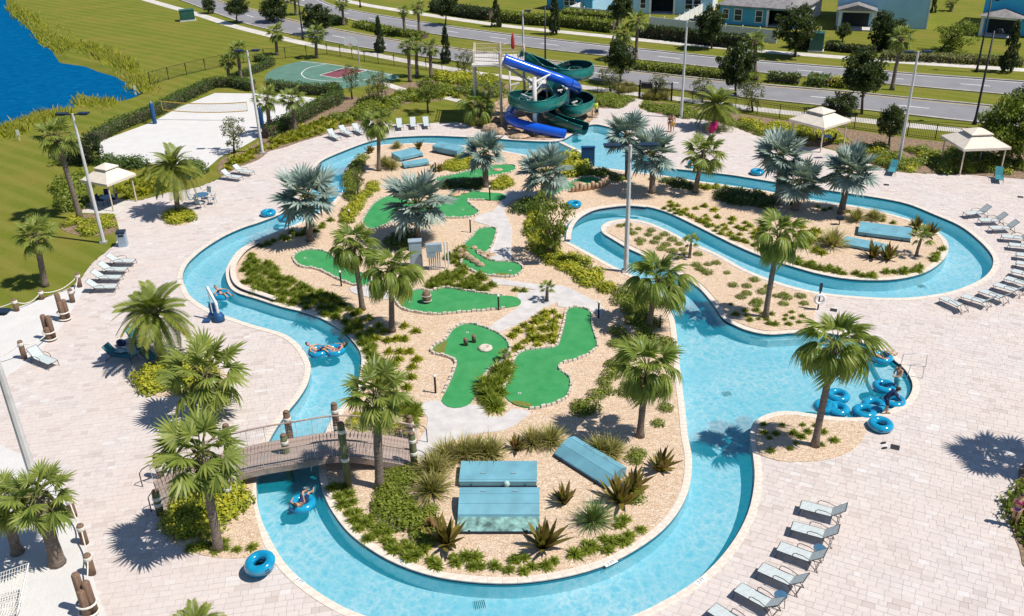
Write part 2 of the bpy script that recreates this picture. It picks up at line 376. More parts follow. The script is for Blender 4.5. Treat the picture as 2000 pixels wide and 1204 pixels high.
    M['plank'] = plain('bridge_plank', (0.36, 0.275, 0.235), 0.85, scale=2.5, var=0.25, bump=0.3)
    M['rope'] = plain('white_rope', (0.72, 0.68, 0.60), 0.9, scale=20, var=0.2)
    M['galv'] = plain('galvanised_steel', (0.52, 0.52, 0.52), 0.45, 0.35, scale=2, var=0.1)
    M['polegrey'] = plain('grey_concrete_pole', (0.60, 0.585, 0.57), 0.75, scale=1.2, var=0.12)
    M['black'] = plain('black_metal', (0.018, 0.019, 0.022), 0.45, 0.2, var=0.2)
    M['navy'] = plain('navy_luminaire', (0.015, 0.03, 0.06), 0.4, 0.2, var=0.2)
    M['bronze'] = plain('bronze_frame', (0.065, 0.055, 0.052), 0.45, 0.3, var=0.15)
    M['sling'] = plain('pale_sling_fabric', (0.50, 0.55, 0.545), 0.85, scale=8, var=0.10, bump=0.2, bscale=120)
    M['sling2'] = plain('teal_sling_fabric', (0.04, 0.23, 0.27), 0.8, scale=8, var=0.15)
    M['white'] = plain('white_paint', (0.78, 0.77, 0.75), 0.5, scale=2, var=0.06)
    M['whitestucco'] = plain('white_stucco', (0.70, 0.70, 0.70), 0.85, scale=3, var=0.06, bump=0.2)
    M['canvas'] = plain('cream_canvas', (0.70, 0.62, 0.52), 0.85, scale=2, var=0.06)
    M['cream'] = plain('cream_paint', (0.62, 0.52, 0.40), 0.55, scale=3, var=0.1)
    M['hatch'] = plain('aqua_fibreglass', (0.15, 0.355, 0.435), 0.55, scale=1.2, var=0.11)
    M['hatchdark'] = plain('aqua_fibreglass_weathered', (0.20, 0.36, 0.33), 0.6, scale=3.5, var=0.45)
    m = NT('blue_vinyl'); m.set(Base_Color=(0.004, 0.245, 0.46, 1), Roughness=0.14); m.b.inputs['Coat Weight'].default_value = 0.5; m.b.inputs['Transmission Weight'].default_value = 0.15
    f = m.noise(3, 3); m.set(Base_Color=m.ramp(f, [(0.3, (0.004, 0.25, 0.47)), (0.7, (0.012, 0.38, 0.62))])); M['vinyl'] = m.m
    M['slideblue'] = plain('glossy_blue_flume', (0.006, 0.095, 0.60), 0.22, scale=1.0, var=0.12, coat=0.6)
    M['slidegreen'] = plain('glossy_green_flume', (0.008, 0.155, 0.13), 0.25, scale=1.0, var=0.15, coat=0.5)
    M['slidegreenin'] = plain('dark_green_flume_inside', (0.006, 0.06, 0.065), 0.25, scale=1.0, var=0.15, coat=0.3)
    M['bluepad'] = plain('royal_blue_pad', (0.01, 0.075, 0.21), 0.55, scale=2, var=0.1)
    M['yellow'] = plain('yellow_webbing', (0.62, 0.38, 0.07), 0.7)
    M['net'] = plain('dark_net', (0.18, 0.17, 0.15), 0.8)
    M['red'] = plain('red_canvas', (0.42, 0.025, 0.02), 0.7)
    M['pink'] = plain('magenta_canvas', (0.55, 0.012, 0.14), 0.7)
    M['green_util'] = plain('utility_green', (0.02, 0.10, 0.075), 0.5)
    M['bluegrey'] = plain('bluegrey_steel', (0.33, 0.42, 0.50), 0.5, 0.1, scale=2, var=0.1)
    M['tabletop'] = plain('blue_glass_tabletop', (0.06, 0.15, 0.25), 0.12, scale=3, var=0.1)
    M['courtgreen'] = plain('court_green', (0.10, 0.205, 0.155), 0.85, scale=0.7, var=0.12)
    M['courtred'] = plain('court_maroon', (0.20, 0.055, 0.075), 0.85, scale=0.9, var=0.1)
    M['rock'] = plain('tan_boulder', (0.46, 0.32, 0.21), 0.9, scale=2.5, var=0.35, bump=0.7, bscale=6)
    M['glass'] = plain('dark_window_glass', (0.02, 0.035, 0.05), 0.08, scale=0.5, var=0.2)
    M['dark'] = plain('dark_interior', (0.02, 0.025, 0.03), 0.8)
    M['wallblue'] = plain('blue_siding', (0.07, 0.36, 0.55), 0.8, scale=0.6, var=0.08)
    M['walllight'] = plain('pale_blue_siding', (0.36, 0.60, 0.74), 0.8, scale=0.6, var=0.06)
    M['wallsky'] = plain('sky_blue_siding', (0.06, 0.48, 0.74), 0.8, scale=0.6, var=0.06)
    M['roof'] = plain('grey_shingle', (0.24, 0.225, 0.225), 0.9, scale=1.6, var=0.2, bump=0.4, bscale=9)
    M['skin'] = plain('skin', (0.52, 0.29, 0.19), 0.55, scale=4, var=0.08)
    M['hair'] = plain('dark_hair', (0.03, 0.018, 0.012), 0.6)
    M['teal'] = plain('aqua_cloth', (0.18, 0.50, 0.50), 0.8)
    M['navycloth'] = plain('navy_cloth', (0.01, 0.025, 0.09), 0.8)
    M['purple'] = plain('purple_cloth', (0.13, 0.05, 0.33), 0.8)
    M['pinkcloth'] = plain('pink_cloth', (0.50, 0.05, 0.16), 0.8)
    M['lime'] = plain('lime_cloth', (0.48, 0.62, 0.04), 0.8)
    M['towel'] = plain('pale_towel', (0.45, 0.62, 0.62), 0.95, scale=12, var=0.2, bump=0.5)
    # plants
    M['sabal'] = leafmat('sabal_leaf', (0.050, 0.085, 0.014), (0.200, 0.240, 0.048), 0.32, 0.45, (0.34, 0.33, 0.08))
    M['ribbon'] = leafmat('ribbon_palm_leaf', (0.050, 0.095, 0.013), (0.205, 0.255, 0.045), 0.38, 0.42, (0.37, 0.37, 0.10))
    M['bismarck'] = leafmat('silver_palm_leaf', (0.085, 0.135, 0.115), (0.29, 0.37, 0.335), 0.15, 0.5, (0.46, 0.47, 0.37))
    M['date'] = leafmat('date_palm_leaf', (0.045, 0.078, 0.012), (0.19, 0.225, 0.040), 0.3, 0.45, (0.30, 0.26, 0.05))
    M['oak'] = leafmat('oak_leaf', (0.012, 0.026, 0.008), (0.060, 0.088, 0.024), 0.22)
    M['darkleaf'] = leafmat('dark_holly_leaf', (0.008, 0.020, 0.008), (0.038, 0.066, 0.020), 0.18)
    M['hedge'] = leafmat('hedge_leaf', (0.018, 0.042, 0.008), (0.095, 0.150, 0.026), 0.25)
    M['lime_leaf'] = leafmat('golden_shrub_leaf', (0.075, 0.105, 0.010), (0.30, 0.32, 0.025), 0.3, 0.5, (0.50, 0.42, 0.03))
    M['midleaf'] = leafmat('green_shrub_leaf', (0.050, 0.085, 0.009), (0.220, 0.255, 0.032), 0.3)
    M['tuft'] = leafmat('liriope_blade', (0.085, 0.130, 0.013), (0.270, 0.305, 0.038), 0.42)
    M['fountain'] = leafmat('fountain_grass_blade', (0.14, 0.14, 0.035), (0.34, 0.30, 0.10), 0.3, 0.6, (0.46, 0.37, 0.17))
    M['papyrus'] = leafmat('papyrus_blade', (0.045, 0.085, 0.022), (0.19, 0.27, 0.09), 0.3)
    M['brom'] = leafmat('bromeliad_leaf', (0.050, 0.028, 0.012), (0.175, 0.140, 0.028), 0.2, 0.35, (0.15, 0.04, 0.03))
    M['reed'] = leafmat('lake_reed', (0.15, 0.18, 0.012), (0.36, 0.37, 0.03), 0.3, 0.6, (0.46, 0.36, 0.14))
    M['sparse'] = leafmat('sparse_tree_leaf', (0.06, 0.075, 0.022), (0.185, 0.185, 0.06), 0.3)
    m = NT('palm_trunk'); co = m.coord(); mp = m.n('Mapping'); mp.inputs['Scale'].default_value = (1.5, 1.5, 9); m.l(co, mp.inputs[0]); f = m.noise(2.4, 5, 0.7, mp.outputs[0])
    m.set(Base_Color=m.ramp(f, [(0.3, (0.075, 0.055, 0.042)), (0.5, (0.19, 0.145, 0.115)), (0.75, (0.33, 0.27, 0.22))]), Roughness=0.95); m.bump(f, 0.9, 0.05); M['trunk'] = m.m
    M['deadleaf'] = leafmat('dead_frond', (0.14, 0.095, 0.05), (0.34, 0.25, 0.14), 0.15, 0.8)
    M['boot'] = plain('palm_boot', (0.16, 0.105, 0.065), 0.95, scale=5, var=0.35)
    M['bark'] = plain('tree_bark', (0.12, 0.09, 0.07), 0.95, scale=4, var=0.35)
    M['stem'] = plain('petiole', (0.20, 0.20, 0.06), 0.7, scale=5, var=0.2)
mk()
rnd = random.Random(7)
# ================================================================== SETTING
POOL_OUT_PX = [(356,545),(363,520),(378,503),(400,485),(437,462),(475,445),(500,437),(545,420),(578,402),(600,382),(612,360),(613,338),(622,320),(635,311),(662,299),(712,280),(750,271),(800,267),(850,266),(900,268),(950,270),(1000,274),(1060,277),(1094,275),(1125,259),(1155,244),(1190,249),(1217,260),(1240,277),(1258,298),(1278,318),(1300,328),(1370,336),(1430,343),(1492,353),(1580,367),(1660,379),(1725,389),(1775,400),(1825,420),(1875,442),(1912,470),(1935,495),(1941,512),(1935,530),(1912,550),(1862,570),(1800,581),(1737,584),(1675,581),(1607,574),(1550,562),(1500,546),(1450,525),(1400,497),(1350,475),(1300,450),(1265,436),(1237,430),(1212,430),(1187,435),(1175,445),(1178,456),(1195,467),(1225,485),(1257,500),(1310,528),(1362,560),(1395,597),(1412,622),(1437,637),(1462,647),(1500,654),(1550,651),(1600,650),(1650,658),(1695,675),(1725,687),(1750,707),(1770,725),(1782,747),(1782,765),(1770,785),(1750,797),(1712,812),(1675,818),(1625,816),(1575,809),(1537,805),(1500,811),(1475,825),(1467,840),(1467,862),(1473,900),(1475,938),(1467,988),(1450,1031),(1424,1072),(1391,1110),(1353,1142),(1303,1173),(1242,1203),(1150,1234),(1030,1252),(890,1246),(790,1228),(702,1202),(651,1178),(601,1145),(558,1105),(528,1057),(507,1009),(500,966),(503,915),(530,852),(560,807),(582,780),(600,750),(606,720),(600,700),(585,677),(560,657),(525,645),(495,637),(450,622),(425,613),(395,598),(370,578)]
POOL_IN_PX = [(497,472),(467,490),(450,512),(442,532),(447,557),(462,572),(500,584),(550,600),(600,612),(637,627),(670,647),(692,670),(705,690),(707,710),(703,740),(695,770),(675,790),(655,812),(635,850),(625,900),(626,938),(636,971),(651,1001),(682,1041),(722,1072),(765,1097),(815,1117),(866,1130),(929,1138),(1000,1140),(1076,1132),(1151,1115),(1215,1089),(1278,1049),(1316,1011),(1338,973),(1348,938),(1350,895),(1342,850),(1337,800),(1332,762),(1325,700),(1320,650),(1315,622),(1300,590),(1268,558),(1230,537),(1200,523),(1162,502),(1125,482),(1104,470),(1100,458),(1105,443),(1120,427),(1150,412),(1187,405),(1225,402),(1265,405),(1307,417),(1350,437),(1400,462),(1450,486),(1500,506),(1550,522),(1600,536),(1650,545),(1700,548),(1750,546),(1800,535),(1832,517),(1850,495),(1850,475),(1837,460),(1815,445),(1772,429),(1725,416),(1675,405),(1612,396),(1550,387),(1500,375),(1437,366),(1362,355),(1300,345),(1240,337),(1162,327),(1120,319),(1060,311),(1000,299),(950,291),(900,285),(845,281),(812,281),(740,285),(715,297),(690,314),(673,335),(671,357),(665,378),(640,405),(588,435),(545,452)]
OUT = ring_even(smooth_px(POOL_OUT_PX, 0.3), 0.30); INN = ring_even(smooth_px(POOL_IN_PX, 0.3), 0.30)
P_OUT, P_INN = Poly(OUT), Poly(INN)
DECK_PX = [(-160,1330),(-220,900),(-120,680),(-40,628),(20,608),(80,585),(140,562),(158,545),(180,515),(205,494),(226,478),(234,455),(228,430),(220,412),(160,416),(165,400),(210,385),(267,394),(295,386),(332,376),(362,372),(390,365),(425,352),(440,340),(470,325),(505,312),(525,296),(550,290),(587,277),(630,265),(662,252),(700,244),(750,240),(775,244),(837,241),(900,240),(922,246),(950,252),(985,262),(1000,272),(1093,270),(1152,238),(1168,212),(1215,212),(1236,192),(1258,195),(1248,212),(1275,221),(1330,230),(1370,230),(1400,237),(1437,250),(1475,265),(1500,272),(1545,285),(1600,288),(1650,300),(1700,322),(1760,338),(1837,341),(1875,342),(1960,346),(2060,352),(2300,360),(2260,1330)]
DECK = [Vector(p) for p in XY(PX(DECK_PX))]
DECK = ring_even(DECK, 0.5); P_DECK = Poly(DECK)
LAKE_PX = [(-300,-40),(8,-20),(12,8),(28,30),(55,50),(72,75),(100,95),(115,118),(165,125),(190,135),(225,145),(240,155),(275,152),(290,160),(283,172),(262,184),(225,196),(175,198),(140,205),(105,222),(70,240),(30,252),(-40,258),(-300,290),(-900,290),(-900,-40)]
LAKE = ring_even(XY(PX(LAKE_PX)), 1.0); BANK = offset(LAKE, 1.3); P_LAKE = Poly(LAKE)
# ---- ground
def flat(name, rings, z, mat, keep=None):
    vs, fs = tri_poly(rings, keep); mb = MB(); mb.add([(v.x, v.y, z) for v in vs], fs)
    return struct(mb.build(name, mat))
far = [Vector((-900, -80)), Vector((900, -80)), Vector((900, 1500)), Vector((-900, 1500))]
PB = Poly(BANK); PF = Poly(far)
flat('lawn', [far, DECK, BANK], 0.035, M['lawn'], lambda x, y: PF.has(x, y) and not P_DECK.has(x, y) and not PB.has(x, y))
mb = MB(); n = len(LAKE)
inn = offset(LAKE, -1.5)
mb.add([(p.x, p.y, 0.035) for p in BANK]+[(p.x, p.y, -0.42) for p in LAKE]+[(p.x, p.y, -0.9) for p in inn], [(k*n+i, k*n+(i+1) % n, (k+1)*n+(i+1) % n, (k+1)*n+i) for k in range(2) for i in range(n)])
struct(mb.build('lake_bank', M['lawn']))
flat('lake', [LAKE], -0.36, M['lake'])
flat('deck_bedding', [DECK, OUT], 0.0, M['joint'], lambda x, y: P_DECK.has(x, y) and not P_OUT.has(x, y))
# ---- pool shell and water
ZW, ZF = -0.09, -0.80
flat('pool_floor', [OUT, INN], ZF, M['plaster'])
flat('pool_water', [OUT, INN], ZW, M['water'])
for ring, nm in ((OUT, 'pool_wall_outer'), (INN, 'pool_wall_island')):
    mb = MB(); n = len(ring)
    for z0, z1, k in ((0.02, -0.20, 1), (-0.20, ZF-0.01, 0)):
        mb.cur = k; mb.add([(p.x, p.y, z0) for p in ring]+[(p.x, p.y, z1) for p in ring], [(i, (i+1) % n, n+(i+1) % n, n+i) for i in range(n)])
    struct(mb.build(nm, [M['plaster'], M['tile']]))
# shallow entry steps and a bench below the water
for nm, poly, z in (('pool_step', [(1702,690),(1726,690),(1749,709),(1768,727),(1779,748),(1779,764),(1768,782),(1748,770),(1722,742),(1705,712)], -0.30), ('pool_step', [(1690,686),(1703,690),(1706,712),(1723,742),(1748,770),(1768,783),(1750,794),(1716,786),(1698,750),(1688,715)], -0.60), ('pool_bench', [(1462,650),(1500,656),(1550,654),(1600,653),(1600,661),(1550,663),(1500,666),(1465,660)], -0.35)):
    mb = MB(); mb.prism(XY(PX(poly, z)), ZF-0.02, z); struct(mb.build(nm, M['whitestucco']))
# ---- pieces: the first 300 of a kind as parts of their surface, the others joined
def in_view(x, y, m=20):
    u, v = proj((x, y, 0)); return -m < u < 2000+m and -m < v < 1204+m
def pieces(parent, name, lst, mat, limit=300):
    """lst of (cx, cy, polygon, z0, z1, value)"""
    lst.sort(key=lambda q: (0 if in_view(q[0], q[1]) else 1, q[0]**2+q[1]**2))
    rest = MB()
    for k, (cx, cy, poly, z0, z1, val) in enumerate(lst):
        if k < limit:
            mb = MB(); mb.val = val; mb.prism([(p[0]-cx, p[1]-cy) for p in poly], z0, z1)
            obj(name, mb.mesh(name, mat), parent, (cx, cy, 0))
        else: rest.val = val; rest.prism(poly, z0, z1)
    if rest.f: stuff(rest.build(name+'_field', mat, parent))
deck = bpy.data.objects['deck_bedding']
def pavers(ang, keep):
    L, W = 0.46, 0.30; c, s = math.cos(ang), math.sin(ang); full = []; cut = MB()
    xs = [p[0]*c+p[1]*s for p in DECK]; ys = [-p[0]*s+p[1]*c for p in DECK]
    r = random.Random(int(ang*1000)+5)
    j = int(min(ys)/W)-1
    while j*W < max(ys)+W:
        x = min(xs)-r.random()*L
        v = (j+0.5)*W
        while x < max(xs)+L:
            l = r.choice((0.30, 0.46, 0.46, 0.62)); u = x+l/2; x += l
            wx, wy = u*c-v*s, u*s+v*c
            if wy < 16 or wy > 110 or abs(wx) > 0.8*wy+8 or not keep(wx, wy) or not P_DECK.has(wx, wy): continue
            if not in_view(wx, wy, 380): continue
            d = P_OUT.dist(wx, wy, 0.5); inside = P_OUT.has(wx, wy)
            if inside and d > 0.38: continue
            val = min(1, max(0, r.gauss(0.5, 0.17))) if r.random() > 0.10 else r.choice((0.02, 0.06, 0.12, 0.96, 1.0))
            g = 0.004; hu, hv = l/2-g, W/2-g; dz = r.uniform(0.024, 0.032)
            if d > 0.38:
                full.append((wx, wy, [(wx+a*c-b*s, wy+a*s+b*c) for a, b in ((-hu, -hv), (hu, -hv), (hu, hv), (-hu, hv))], 0.0, dz, val))
            else:
                cut.val = val; N = 6
                for a in range(N):
                    for b in range(4):
                        ua, ub = -hu+2*hu*a/N, -hu+2*hu*(a+1)/N; va, vb = -hv+2*hv*b/4, -hv+2*hv*(b+1)/4
                        um, vm = (ua+ub)/2, (va+vb)/2; X, Y = wx+um*c-vm*s, wy+um*s+vm*c
                        if P_OUT.has(X, Y) or P_OUT.dist(X, Y, 0.2) < 0.07: continue
                        cut.add([(wx+p*c-q*s, wy+p*s+q*c, dz) for p, q in ((ua, va), (ub, va), (ub, vb), (ua, vb))], [(0, 1, 2, 3)])
        j += 1
    return full, cut
fa, ca = pavers(rad(10), lambda x, y: x < -1.0)
fb, cb = pavers(rad(-27), lambda x, y: x >= -1.0)
pieces(deck, 'paver', fa+fb, M['paver'])
ca.v += []; o0 = len(ca.v); ca.v += cb.v; ca.f += [tuple(i+o0 for i in f) for f in cb.f]; ca.m += cb.m; ca.a += cb.a
stuff(ca.build('cut_paver_field', M['paver'], deck))
# ---- coping stones
def coping(ring, sgn, parent, name='coping_stone', step=0.6, w=0.30, z0=0.0, z1=0.052, closed=True):
    pts = ring_even(ring, step/6); n = len(pts); lst = []
    inner = offset(pts, -0.03*sgn); outer = offset(pts, w*sgn)
    for i in range(0, n-(n % 6), 6):
        idx = [(i+k) % n for k in range(7)]
        a = [inner[k] for k in idx]; b = [outer[k] for k in idx]
        # small gaps at the ends
        e0 = (a[1]-a[0]).normalized()*0.004; a[0] = a[0]+e0; b[0] = b[0]+e0; e1 = (a[-1]-a[-2]).normalized()*0.004; a[-1] = a[-1]-e1; b[-1] = b[-1]-e1
        poly = a+b[::-1]; cx = sum(p.x for p in poly)/len(poly); cy = sum(p.y for p in poly)/len(poly)
        lst.append((cx, cy, [(p.x, p.y) for p in poly], z0, z1+rnd.uniform(-0.003, 0.003), 0.5))
    return lst
cp = struct(obj('pool_coping', None)); cp2 = struct(obj('island_coping', None))
pieces(cp, 'coping_stone', coping(OUT, 1, cp), M['coping'], 150)
pieces(cp2, 'coping_stone', coping(INN, -1, cp2), M['coping'], 150)
# ---- island and the planted peninsula
ISL = offset(INN, -0.27)
flat('island_mulch', [ISL], 0.03, M['mulch'])
def bed(name, pxs, z=0.06, mat='mulch', smooth=True):
    r = smooth_px(pxs, 0.5) if smooth else XY(PX(pxs))
    mb = MB(); mb.prism(r, 0.0, z); return struct(mb.build(name, M[mat]))
bed('peninsula_mulch', [(1188,444),(1215,437),(1240,437),(1268,443),(1300,457),(1350,482),(1400,505),(1450,532),(1500,553),(1550,568),(1592,578),(1592,610),(1580,645),(1550,645),(1500,648),(1465,641),(1440,631),(1419,617),(1402,592),(1368,555),(1315,522),(1262,495),(1230,480),(1200,463),(1184,453)])
bed('round_bed', [(1475,843),(1484,828),(1505,818),(1540,812),(1575,816),(1625,823),(1675,825),(1690,835),(1686,858),(1665,880),(1625,897),(1570,904),(1520,902),(1482,890),(1476,865)])
bed('bridge_bed', [(330,1000),(380,960),(440,930),(495,925),(493,966),(500,1009),(508,1040),(515,1075),(490,1090),(430,1092),(370,1078),(330,1050)])
bed('palm_bed', [(268,745),(285,722),(330,705),(400,712),(450,738),(430,762),(380,775),(310,776),(275,765)])
bed('ring_bed', [(320,430),(330,415),(350,410),(372,418),(378,430),(365,440),(340,442)])
bed('gazebo_bed', [(118,440),(140,425),(165,420),(220,424),(228,445),(218,458),(170,462),(130,455)], 0.06, 'darkmulch')
bed('right_bed', [(2005,905),(1988,935),(1977,990),(1976,1032),(1992,1078),(2012,1125),(2120,1140),(2120,895)], 0.06, 'darkmulch')
bed('slide_bed', [(925,248),(950,252),(985,262),(1000,271),(1055,274),(1092,271),(1122,256),(1152,240),(1168,212),(1130,196),(1060,188),(1000,190),(950,210)], 0.05, 'rock')
bed('court_bed', [(432,343),(470,326),(505,313),(525,297),(552,290),(590,277),(632,264),(664,251),(700,243),(720,215),(690,190),(640,200),(590,228),(540,252),(508,275),(475,295),(430,315)], 0.06, 'darkmulch')
bed('slope_bed', [(700,243),(745,238),(790,205),(840,200),(880,195),(925,190),(985,190),(985,160),(900,150),(850,155),(790,165),(740,180),(700,195)], 0.05, 'darkmulch')
bed('fence_bed', [(1275,220),(1330,229),(1400,236),(1440,250),(1500,271),(1600,287),(1650,299),(1700,321),(1760,336),(1900,343),(2060,350),(2060,300),(1900,284),(1780,272),(1660,254),(1530,236),(1420,220),(1340,208),(1270,200)], 0.05, 'darkmulch')
bed('gate_bed', [(1168,211),(1213,211),(1232,193),(1200,186),(1130,184),(1110,190),(1150,200)], 0.05, 'darkmulch')
bed("lawn_path", [(735,163),(750,160),(800,176),(860,186),(905,197),(903,203),(855,192),(795,182)], 0.058, "sidewalk")
bed('beach_sand', [(-80,640),(-20,622),(40,600),(100,580),(145,560),(160,552),(166,562),(150,592),(118,642),(60,703),(0,745),(-60,790),(-200,800)], 0.055, 'sand')
bed('hammock_sand', [(-120,850),(20,880),(100,930),(140,980),(160,1050),(185,1140),(205,1240),(100,1300),(-120,1300)], 0.055, 'sand')
bed('volleyball_sand', [(197,277),(297,240),(350,211),(420,183),(500,184),(560,186),(618,193),(585,222),(540,246),(505,270),(470,290),(430,308),(405,330),(388,334),(340,321),(280,322),(215,327),(193,310)], 0.06, 'sand', False)
bed('gazebo_slab', [(160,417),(222,419),(267,394),(212,386)], 0.05, 'sidewalk', False)
for k, pp in enumerate(([(817,790),(840,784),(905,790),(945,797),(950,813),(980,817),(1000,800),(1037,807),(1020,822),(985,842),(925,850),(862,874),(838,902),(815,900),(812,872),(833,840),(836,818)],
    [(1010,575),(1045,568),(1085,572),(1092,590),(1062,602),(1045,616),(1000,640),(975,650),(955,642),(985,620),(1015,598)],
    [(960,545),(1000,550),(1050,557),(1100,560),(1137,577),(1172,595),(1182,608),(1172,622),(1158,612),(1140,600),(1110,603),(1090,600),(1085,575),(1040,567),(1000,560),(962,556)],
    [(926,434),(936,421),(960,415),(975,400),(985,380),(1000,374),(1047,377),(1045,385),(1005,392),(985,410),(990,425),(1000,450),(998,480),(998,514),(960,513),(958,490),(970,455),(950,440)],
    [(682,565),(715,555),(740,545),(760,555),(785,572),(772,586),(740,585),(700,578)])):
    bed('concrete_path', pp, 0.052+0.004*k, 'concrete')
# raised planter wall on the island bank (two arcs): tile face and a stone cap
for nm, arc in (('planter_wall', [(505,478),(480,493),(463,513),(456,532),(460,553),(474,567),(505,578),(540,590)]), ('planter_wall', [(1110,474),(1112,458),(1118,443),(1132,428),(1158,415),(1190,409),(1225,406),(1262,409)])):
    ln = line_even(XY(spline(PX(arc), 0.3, False)), 0.3); mb = MB()
    for a, b in zip(ln, ln[1:]):
        mb.cur = 1; mb.beam((a.x, a.y, 0.11), (b.x, b.y, 0.11), 0.20, 0.20); mb.cur = 0; mb.beam((a.x, a.y, 0.235), (b.x, b.y, 0.235), 0.36, 0.05)
    struct(mb.build(nm, [M['coping'], M['tile']]))
# wall between the landing pool and the river
a, b = G(1094, 279), G(1140, 301); mb = MB(); mb.beam((a.x, a.y, -0.45), (b.x, b.y, -0.45), 0.35, 1.1); struct(mb.build('divider_wall', M['coping']))
# ---- roads
def strip(name, centre, w, z, mat, th=0.0):
    ln = spline(centre, 4.0, False); mb = MB(); vs = []
    for i, p in enumerate(ln):
        t = (ln[min(i+1, len(ln)-1)]-ln[max(i-1, 0)]).normalized(); nn = Vector((-t.y, t.x, 0))*w/2
        vs += [(p.x+nn.x, p.y+nn.y, z), (p.x-nn.x, p.y-nn.y, z)]
    fs = [(2*i, 2*i+1, 2*i+3, 2*i+2) for i in range(len(ln)-1)]
    mb.add(vs, fs)
    if th:
        k = len(vs); mb.add([(v[0], v[1], z-th) for v in vs]+vs, [f for i in range(len(ln)-1) for f in ((2*i, 2*i+2, k+2*i+2, k+2*i), (2*i+1, k+2*i+1, k+2*i+3, 2*i+3))])
    return mb.build(name, M[mat])
def between(A, B, name, z, mat):
    a = line_even(XY(spline(PX(A), 3, False)), 3.0); b = line_even(XY(spline(PX(B), 3, False)), 3.0)
    n = min(len(a), len(b)); a = line_even(a, 1)[::1]; b = line_even(b, 1)
    m = 80; f = lambda l: [l[int(round(i*(len(l)-1)/m))] for i in range(m+1)]
    a, b = f(a), f(b); mb = MB(); mb.add([(p.x, p.y, z) for p in a]+[(p.x, p.y, z) for p in b], [(i, m+1+i, m+2+i, i+1) for i in range(m)])
    return struct(mb.build(name, M[mat])), a, b
NEAR_N = [(150,-75),(260,-32),(350,0),(400,19),(450,37),(500,53),(595,73),(660,86),(725,97),(790,107),(900,122),(1060,144),(1200,162),(1330,178),(1500,197),(1675,215),(1775,226),(1900,240),(2050,256),(2300,284)]
NEAR_F = [(260,-70),(350,-32),(430,3),(500,21),(592,46),(660,59),(727,72),(782,81),(900,97),(1057,118),(1175,132),(1250,141),(1325,150),(1400,158),(1500,168),(1662,181),(1775,193),(1967,211),(2100,225),(2330,250)]
FAR_N = [(400,-60),(480,-30),(560,3),(600,16),(647,30),(675,37),(725,48),(887,74),(950,82),(1042,95),(1175,110),(1250,118),(1325,126),(1400,134),(1500,145),(1620,155),(1792,171),(1975,187),(2120,200),(2330,222)]
FAR_F = [(480,-60),(560,-28),(640,8),(650,13),(725,28),(875,52),(1000,69),(1185,90),(1250,97),(1335,106),(1412,114),(1500,122),(1640,133),(1762,144),(1987,160),(2120,170),(2340,190)]
_, nn_, nf_ = between(NEAR_N, NEAR_F, 'near_road', 0.042, 'asphalt')
_, fn_, ff_ = between(FAR_N, FAR_F, 'far_road', 0.042, 'asphalt')
for k, e in enumerate((nn_, nf_, fn_, ff_)): 
    o = strip('kerb', [Vector((p.x, p.y, 0)) for p in e], 0.30, 0.15, 'kerb', 0.12); struct(o)
strip_s = struct(strip('near_sidewalk', PX([(150,-42),(285,0),(400,33),(450,50),(500,63),(557,77),(630,93),(725,107),(787,119),(875,135),(937,145),(1130,170),(1187,178),(1330,195),(1500,217),(1700,238),(1787,247),(1900,258),(2080,277),(2300,300)]), 1.7, 0.05, 'sidewalk', 0.02))
strip_f = struct(strip('far_sidewalk', PX([(500,-45),(600,-18),(682,4),(760,18),(875,36),(1000,53),(1195,73),(1332,87),(1440,96),(1500,102),(1670,115),(1762,122),(2000,138),(2200,152)]), 1.9, 0.05, 'sidewalk', 0.02))
# lane dashes and edge lines (flat paint)
mb = MB()
for A, B in ((nn_, nf_), (fn_, ff_)):
    mid = line_even([(a+b)/2 for a, b in zip(A, B)], 1.0)
    for i in range(0, len(mid)-3, 9):
        for k in range(3):
            p, q = mid[i+k], mid[i+k+1]; t = (q-p).normalized(); w = Vector((-t.y, t.x))*0.09
            mb.add([(p+w).to_3d()+Vector((0, 0, 0.047)), (p-w).to_3d()+Vector((0, 0, 0.047)), (q-w).to_3d()+Vector((0, 0, 0.047)), (q+w).to_3d()+Vector((0, 0, 0.047))], [(0, 1, 2, 3)])
struct(mb.build('lane_dashes', M['paint']))
for e, o in ((nf_, nn_), (fn_, ff_)):
    ln = [p+(q-p).normalized()*0.55 for p, q in zip(e, o)]; struct(strip('edge_line', [Vector((p.x, p.y, 0)) for p in ln], 0.16, 0.047, 'paintyellow'))
for e, o in ((nn_, nf_), (ff_, fn_)):
    ln = [p+(q-p).normalized()*0.55 for p, q in zip(e, o)]; struct(strip('edge_line', [Vector((p.x, p.y, 0)) for p in ln], 0.14, 0.047, 'paint'))
# ---- basketball court
court = bed('basketball_court', [(517,155),(525,142),(550,130),(587,121),(607,121),(670,130),(712,136),(762,145),(781,152),(752,161),(720,167),(675,174),(625,172),(562,167),(525,162)], 0.05, 'courtgreen')
mb = MB(); mb.sheet(XY(PX([(625,148),(660,154),(716,139),(675,133)])), 0.055); struct(mb.build('painted_key', M['courtred'], court))
def pline(pxs, w=0.12, z=0.06, smooth=True, closed=False):
    ln = spline(PX(pxs), 0.5, closed) if smooth else PX(pxs)
    if closed: ln.append(ln[0])
    mb = MB()
    for i in range(len(ln)-1):
        p, q = ln[i], ln[i+1]; t = (q-p).normalized(); s = Vector((-t.y, t.x, 0))*w/2; zz = Vector((0, 0, z))
        mb.add([p+s+zz, p-s+zz, q-s+zz, q+s+zz], [(0, 1, 2, 3)])
    return mb
pline([(640,126),(605,133),(590,143),(592,150),(606,156),(650,160),(690,159),(735,154),(765,146)]).build('court_line', M['paint'], court)
pline([(625,148),(660,154),(716,139),(675,133),(625,148)], smooth=False).build('court_line', M['paint'], court)
pline([(587,121),(640,126),(712,137),(775,149)], smooth=False).build('court_line', M['paint'], court)
